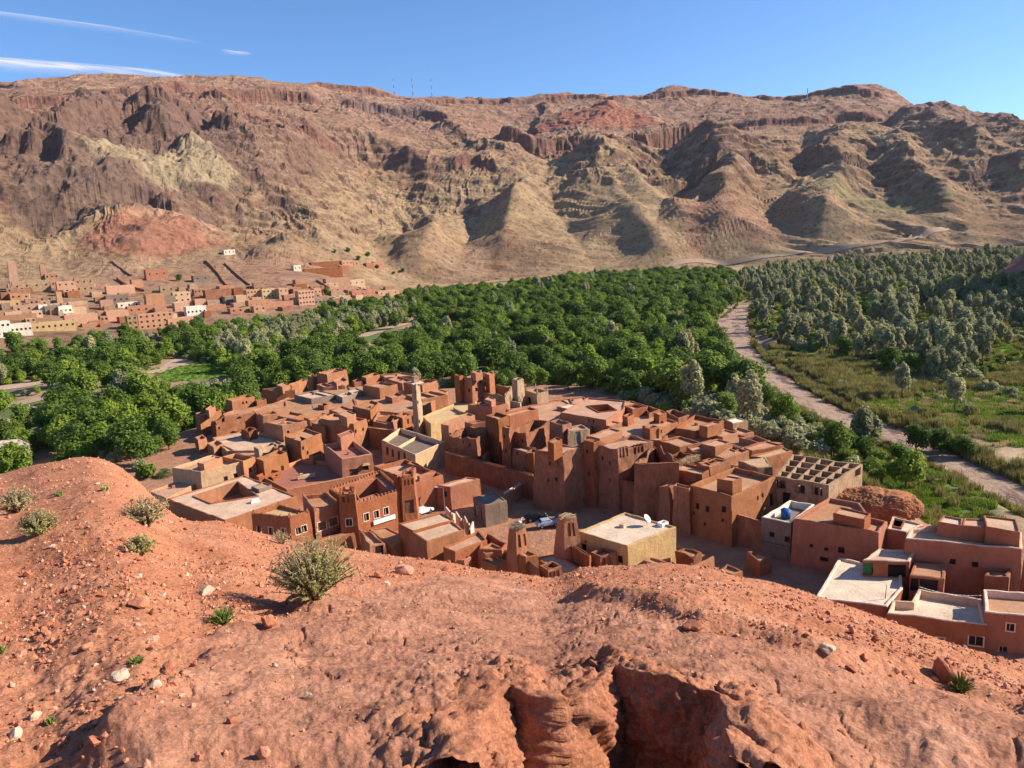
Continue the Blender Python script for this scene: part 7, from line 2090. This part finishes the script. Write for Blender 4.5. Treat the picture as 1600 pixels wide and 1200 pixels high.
def rock(px, py, wpx, label, mat=None, rs=0, flat=.75, sub=3, tilt=(0, 0)):
    p = fg(px, py); s = wpx / 2 / FPX * p.length
    me = rock_mesh(rs, sub, .3, flat); me.materials.append(mat or RM)
    o = bpy.data.objects.new('rock', me); C.objects.link(o)
    o.location = (p.x, p.y, p.z + s * flat * .35); o.scale = (s, s, s); o.rotation_euler = (tilt[0], tilt[1], rs * 1.3)
    tag(o, label, 'rock', 'loose rocks on the red slope'); STONES.append(o); return o
rock(418, 978, 26, 'square red rock just below the big shrub', rs=1, flat=1.0)
rock(190, 1060, 30, 'flat pale stone on the gravelly left slope', RP, 2, .5)
rock(218, 948, 26, 'red rock casting a shadow left of the pale stone', rs=3)
rock(322, 928, 30, 'small pale stone left of the big shrub', RP, 4, .5)
rock(135, 1015, 18, 'small dark red stone on the left gravel', rs=5)
rock(262, 1048, 22, 'red stone lying on the edge of the rock slab', rs=6)
rock(1472, 1062, 26, 'pointed upright dark rock beside the small green weed', rs=7, flat=1.7)
rock(1290, 1018, 22, 'pale stone on the right gravel slope', RP, 8, .6)
rock(630, 896, 34, 'jagged red rock on the brow right of the big shrub', rs=9, flat=.6)
rock(590, 902, 22, 'smaller jagged red rock on the brow beside the first', rs=10, flat=.7)
rock(1085, 985, 36, 'rounded red rock on the edge of the slab, right of centre', rs=11, flat=.6)
rock(1352, 1032, 16, 'little red stone right of the pale one', rs=12)
rock(100, 1160, 18, 'red stone near the lower left corner', rs=13)
rock(345, 968, 22, 'red stone at the foot of the small green tuft', rs=14, flat=.6)
rock(1330, 1048, 16, 'little dark stone below the pale one', rs=15)
rock(700, 892, 26, 'low red rock on the brow above the slab', rs=16, flat=.5)
rock(1235, 1165, 14, 'pebble in the hollow between the two near boulders', rs=17)
for o in STONES[:8]: pass
def stone_stuff():
    protos = []
    for k in range(6):
        p = [(60, 1000), (160, 930), (310, 860), (1250, 970), (1400, 1050), (240, 1000)][k]; q = fg(*p)
        me = rock_mesh(50 + k, 1, .35, .7); me.materials.append(RM if k != 5 else RP)
        o = bpy.data.objects.new('pebble', me); C.objects.link(o); o.location = q; o.scale = (.05,) * 3
        tag(o, ['pebble on the far left gravel', 'pebble on the upper left gravel', 'pebble below the grey tuft', 'pebble on the right gravel slope', 'pebble near the pointed rock', 'pale pebble beside the slab edge'][k], 'pebble', 'loose pebbles'); protos.append(o)
    r = np.random.RandomState(4)
    n = 120000
    az = r.uniform(-.78, .78, n); d = np.exp(r.uniform(math.log(2.0), math.log(30), n))
    X = d * np.sin(az); Y = d * np.cos(az)
    sd, par = seg_dist(X, Y, SLAB_EDGE); st, pt = seg_dist(X, Y, SLAB_TOP)
    slab = sst(-.15, .3, sd) * sst(-.2, .4, st)
    cl = sst(-.25, .35, fbm(X * .9, Y * .9, 3, 600))
    keep = r.uniform(0, 1, n) < (1 - .96 * slab) * (.2 + .8 * cl) * .7
    X, Y = X[keep], Y[keep]; Z = hill_z(X, Y); m = len(X)
    dd = np.hypot(X, Y)
    sc = .0075 * np.exp(r.normal(0, .6, m)) * (1 + dd * .045)
    sc = np.minimum(sc, .055)
    me = bpy.data.meshes.new('gravel'); me.from_pydata(np.stack([X, Y, Z + sc * .25], -1).tolist(), [], [])
    a = me.attributes.new('kind', 'INT', 'POINT'); a.data.foreach_set('value', r.choice([0, 1, 2, 3, 4, 0, 1, 2, 3, 4, 5], m).astype(np.int32))
    a = me.attributes.new('sc', 'FLOAT', 'POINT'); a.data.foreach_set('value', sc.astype(np.float32))
    a = me.attributes.new('rz', 'FLOAT', 'POINT'); a.data.foreach_set('value', r.uniform(0, 6.28, m).astype(np.float32))
    o = bpy.data.objects.new('gravel', me); C.objects.link(o); scatter_nodes(o, protos, 'stone_scatter')
    tag(o, 'loose red gravel scattered over the slope', 'gravel', kind='stuff')
stone_stuff()
# big crumbling blocks right in front of the lens
def block(center, half, rz, rs, label, res=110, amp=.05, rnd=7.0, tiltx=0.0, tilty=0.0, name='rock_outcrop', fs=1.0):
    V = []; Fc = []; idx = {}
    for ax in range(3):
        for sg in (-1, 1):
            base = len(V); u = np.linspace(-1, 1, res + 1); A_, B_ = np.meshgrid(u, u)
            p = np.zeros(A_.shape + (3,)); p[..., ax] = sg; p[..., (ax + 1) % 3] = A_; p[..., (ax + 2) % 3] = B_
            V.append(p.reshape(-1, 3)); i = np.arange((res + 1) ** 2).reshape(res + 1, res + 1) + base * 0 + sum(len(q) for q in V[:-1])
            q = np.stack([i[:-1, :-1], i[:-1, 1:], i[1:, 1:], i[1:, :-1]], -1).reshape(-1, 4)
            Fc.append(q if sg > 0 else q[:, ::-1])
    V = np.concatenate(V); Fc = np.concatenate(Fc)
    nr = (np.abs(V) ** rnd).sum(1) ** (1 / rnd); V = V / nr[:, None]
    nrm = V / np.linalg.norm(V, axis=1)[:, None]
    P = V * np.array(half)
    s = rs * 7.7
    def n3(f, sd): return vn3(P[:, 0] * f * fs + s, P[:, 1] * f * fs, P[:, 2] * f * fs, sd)
    disp = amp * (.9 * n3(2.6, 1) + .5 * n3(6.5, 2) + .5 * np.abs(n3(13, 3)) + .42 * np.abs(n3(28, 4)) + .3 * n3(58, 5) + .18 * n3(110, 6)) - amp * .6 * np.exp(-(n3(2.6, 9) / .05) ** 2)
    P = P + nrm * disp[:, None]
    c, sn = math.cos(rz), math.sin(rz)
    R = (Matrix.Rotation(rz, 3, 'Z') @ Matrix.Rotation(tiltx, 3, 'X') @ Matrix.Rotation(tilty, 3, 'Y'))
    P = P @ np.array(R).T + np.array(center)
    me = bpy.data.meshes.new(name); me.vertices.add(len(P)); me.vertices.foreach_set('co', P.astype(np.float32).ravel())
    me.loops.add(Fc.size); me.loops.foreach_set('vertex_index', Fc.astype(np.int32).ravel()); me.polygons.add(len(Fc))
    me.polygons.foreach_set('loop_start', np.arange(0, Fc.size, 4, dtype=np.int32)); me.polygons.foreach_set('loop_total', np.full(len(Fc), 4, np.int32)); me.polygons.foreach_set('use_smooth', np.full(len(Fc), True))
    a = me.attributes.new('slab', 'FLOAT', 'POINT'); a.data.foreach_set('value', np.full(len(P), .35, np.float32))
    me.materials.append(HILL_MAT); me.update(calc_edges=True); me.validate()
    bm = bmesh.new(); bm.from_mesh(me); bmesh.ops.remove_doubles(bm, verts=bm.verts, dist=1e-4); bm.to_mesh(me); bm.free()
    o = bpy.data.objects.new(name, me); C.objects.link(o); tag(o, label, 'rock', 'crumbling near rocks')
    return o
def at(px, py, d): return PD(px, py, d)
c = at(622, 1158, 3.3); block((c.x, c.y, c.z - .27), (.36, .30, .30), math.radians(25), 3, 'low rounded red lump of rock at the bottom left of centre', rnd=2.3, amp=.045)
c = at(738, 1180, 3.05); block((c.x, c.y, c.z - .25), (.20, .20, .27), math.radians(40), 6, 'small rough red lump below the dark ledge', rnd=2.4, amp=.04)
def mound():
    P = next(d for d in HOUSES if d['label'].startswith('eroded earthen ruin'))['poly']; c_ = sum(P, Vector((0, 0))) / len(P)
    o = block((c_.x, c_.y, G + 3.6), (7.2, 4.2, 2.6), math.radians(-12), 9, 'rounded earth mound with dry grass behind the wide red house', rnd=2.4, amp=.5, res=60, name='earth_mound', fs=.12)
    o.data.materials.clear(); o.data.materials.append(MAT['mud']); o['group'] = ''; del o['group']; o['category'] = 'mound'
mound()
# shrubs
def shrub(px, py, hpx, wpx, mat, label, stems=150, leaves=16, lsize=.05, rs=0, lean=.9, stemmat='twig', name='shrub', cat='shrub'):
    b = fg(px, py); H = hpx / FPX * b.length * 1.05; Wd = wpx / FPX * b.length / 2
    root = empty(name, b); r = random.Random(rs); mb = MB(); P = []; Nn = []
    for k in range(stems):
        a = r.uniform(0, 6.28); q = r.random() ** .6; tip = Vector((math.cos(a) * Wd * q, math.sin(a) * Wd * q, H * (1 - .45 * q * q) * r.uniform(.45, 1.12)))
        st = Vector((math.cos(a) * Wd * .12 * r.random(), math.sin(a) * Wd * .12 * r.random(), -.02)); mid = st.lerp(tip, .5) + Vector((math.cos(a) * Wd * -.06, math.sin(a) * Wd * -.06, H * .10))
        pr = st
        for i in range(1, 5):
            t = i / 4; p = st * (1 - t) ** 2 + mid * 2 * t * (1 - t) + tip * t * t; mb.tube(pr, p, .006 * (1.3 - t) + .0012, .006 * (1.05 - t) + .001, 3)
            for j in range(leaves // 4):
                u = pr.lerp(p, r.random()); P.append(tuple(u + Vector((r.gauss(0, 1), r.gauss(0, 1), r.gauss(0, 1))) * lsize * .35 * (0.3 + t))); d = (p - pr).normalized(); Nn.append((d.x + r.gauss(0, .6), d.y + r.gauss(0, .6), d.z * .3 + r.gauss(0, .6)))
            pr = p
    child(mb.build('stems', MAT[stemmat]), root)
    if leaves:
        me = leaf_mesh('foliage', np.array(P), np.array(Nn), lsize, mat, rs, 3.6)
        o = bpy.data.objects.new('foliage', me); C.objects.link(o); o.parent = root
    tag(root, label, cat)
    return root
shrub(492, 935, 92, 138, 'bush', 'big grey-green shrub in the middle of the red slope', 309, 24, 0.009, 1)
shrub(218, 866, 26, 48, 'bush', 'round dry grey tuft right of the left shrubs', 160, 16, 0.009, 2)
shrub(228, 820, 38, 74, 'drygrass', 'wide dry shrub on the left brow', 201, 12, 0.012, 3)
shrub(62, 836, 32, 52, 'bush', 'grey-green shrub casting a long shadow at the left', 160, 16, 0.010, 4)
shrub(28, 800, 30, 52, 'drygrass', 'pale grassy shrub at the left edge', 174, 12, 0.012, 5)
shrub(348, 975, 24, 42, 'weed', 'small bright green tuft below the big shrub', 147, 12, 0.004, 7, stemmat='weed')
shrub(1500, 1082, 24, 34, 'weed', 'small green weed beside the pointed rock', 147, 12, 0.003, 8, stemmat='weed')
shrub(92, 776, 8, 12, 'weed', 'tiny green plant on the left knoll', 52, 8, 0.009, 9, stemmat='weed')
shrub(165, 768, 9, 14, 'bush', 'tiny grey plant on the left knoll', 52, 8, 0.009, 10)
shrub(80, 1130, 8, 14, 'weed', 'tiny green sprout at the lower left', 39, 8, 0.003, 11, stemmat='weed')
shrub(212, 1036, 9, 26, 'weed', 'tiny flat green plant on the gravel', 52, 8, 0.003, 12, stemmat='weed')
shrub(2, 1022, 10, 20, 'weed', 'tiny green plant at the left edge of the gravel', 52, 8, 0.003, 13, stemmat='weed')
shrub(440, 850, 20, 30, 'drygrass', 'dry tuft on the brow left of the big shrub', 67, 8, 0.009, 14)
# ================================================================== clouds and air
def cloud_mat(seed, dens):
    m = bpy.data.materials.new('cirrus'); m.use_nodes = True; nt = m.node_tree; nt.nodes.clear()
    out = N(nt, 'ShaderNodeOutputMaterial'); tl = N(nt, 'ShaderNodeBsdfTranslucent'); df = N(nt, 'ShaderNodeBsdfDiffuse'); tp = N(nt, 'ShaderNodeBsdfTransparent')
    for s in (tl, df): s.inputs['Color'].default_value = (.95, .95, .96, 1)
    ad = N(nt, 'ShaderNodeMixShader'); ad.inputs[0].default_value = .5; nt.links.new(tl.outputs[0], ad.inputs[1]); nt.links.new(df.outputs[0], ad.inputs[2])
    mx = N(nt, 'ShaderNodeMixShader'); nt.links.new(tp.outputs[0], mx.inputs[1]); nt.links.new(ad.outputs[0], mx.inputs[2]); nt.links.new(mx.outputs[0], out.inputs[0])
    tc = N(nt, 'ShaderNodeTexCoord'); mpn = N(nt, 'ShaderNodeMapping'); mpn.inputs['Scale'].default_value = (2.2, 5.0, 1); mpn.inputs['Location'].default_value = (seed, seed * .7, 0)
    nt.links.new(tc.outputs['Generated'], mpn.inputs['Vector'])
    n1 = noise(nt, mpn.outputs[0], 1.6, 8, .62, .5)
    e = N(nt, 'ShaderNodeAttribute', attribute_name='edge').outputs['Fac']
    f = mathn(nt, 'MULTIPLY', e, ramp(nt, n1, [(.22, (0, 0, 0)), (.85, (1, 1, 1))]))
    f = mathn(nt, 'MULTIPLY', f, dens); f.node.use_clamp = True
    nt.links.new(f, mx.inputs[0])
    return m
def cloud(pts, width, dist, seed, dens, label):
    """thin cirrus streak: a long gently arched sheet high above the far ridge; pts are (px, py) along its length"""
    Cn = []
    H = None
    for px, py in pts:
        p = PD(px, py, dist); Cn.append(p)
    n = 60; K = 16
    t = np.linspace(0, len(Cn) - 1, n); i = np.minimum(t.astype(int), len(Cn) - 2); f = t - i
    Cx = np.array([[c.x, c.y, c.z] for c in Cn]); L = Cx[i] * (1 - f[:, None]) + Cx[i + 1] * f[:, None]
    s = np.linspace(-1, 1, K)
    wv = width * np.sin(np.pi * np.clip(np.linspace(.06, .97, n), 0, 1)) ** .6
    X = L[:, 0][:, None] + 0 * s; Y = L[:, 1][:, None] + wv[:, None] * s * 2.2; Z = L[:, 2][:, None] + wv[:, None] * s * .55 - 60 * s ** 2
    edge = ((1 - np.abs(s)) ** 1.2)[None, :] * np.sin(np.pi * np.linspace(0.0, 1.0, n))[:, None] ** .7
    o = grid_mesh('cloud', X, Y, Z, cloud_mat(seed, dens), True, {'edge': np.clip(edge, 0, 1)})
    tag(o, label, 'cloud', 'thin clouds at the upper left')
cloud([(-260, 60), (-60, 88), (90, 100), (200, 108), (310, 122)], 620, 12000, 1.3, 1.5, 'broad white streak of cloud above the left ridge')
cloud([(-200, -10), (0, 18), (150, 38), (320, 66)], 330, 12000, 4.1, .5, 'faint thin upper streak of cloud at the top left')
cloud([(345, 76), (368, 80), (392, 82)], 90, 12000, 7.7, .9, 'tiny puff of cloud right of the streaks')
def haze():
    x0, x1, y0, y1, z0, z1 = -4600, 4600, -300, 5000, -91.5, 760
    v = [(x, y, z) for z in (z0, z1) for y in (y0, y1) for x in (x0, x1)]
    o = link_mesh('haze', v, [(0, 2, 3, 1), (4, 5, 7, 6), (0, 1, 5, 4), (1, 3, 7, 5), (3, 2, 6, 7), (2, 0, 4, 6)])
    m = bpy.data.materials.new('air'); m.use_nodes = True; nt = m.node_tree; nt.nodes.clear()
    out = N(nt, 'ShaderNodeOutputMaterial'); pv = N(nt, 'ShaderNodeVolumePrincipled')
    pv.inputs['Color'].default_value = (.80, .87, 1.0, 1); pv.inputs['Density'].default_value = 1.6e-5; pv.inputs['Anisotropy'].default_value = .3
    nt.links.new(pv.outputs[0], out.inputs['Volume'])
    o.data.materials.append(m); tag(o, kind='stuff')
haze()
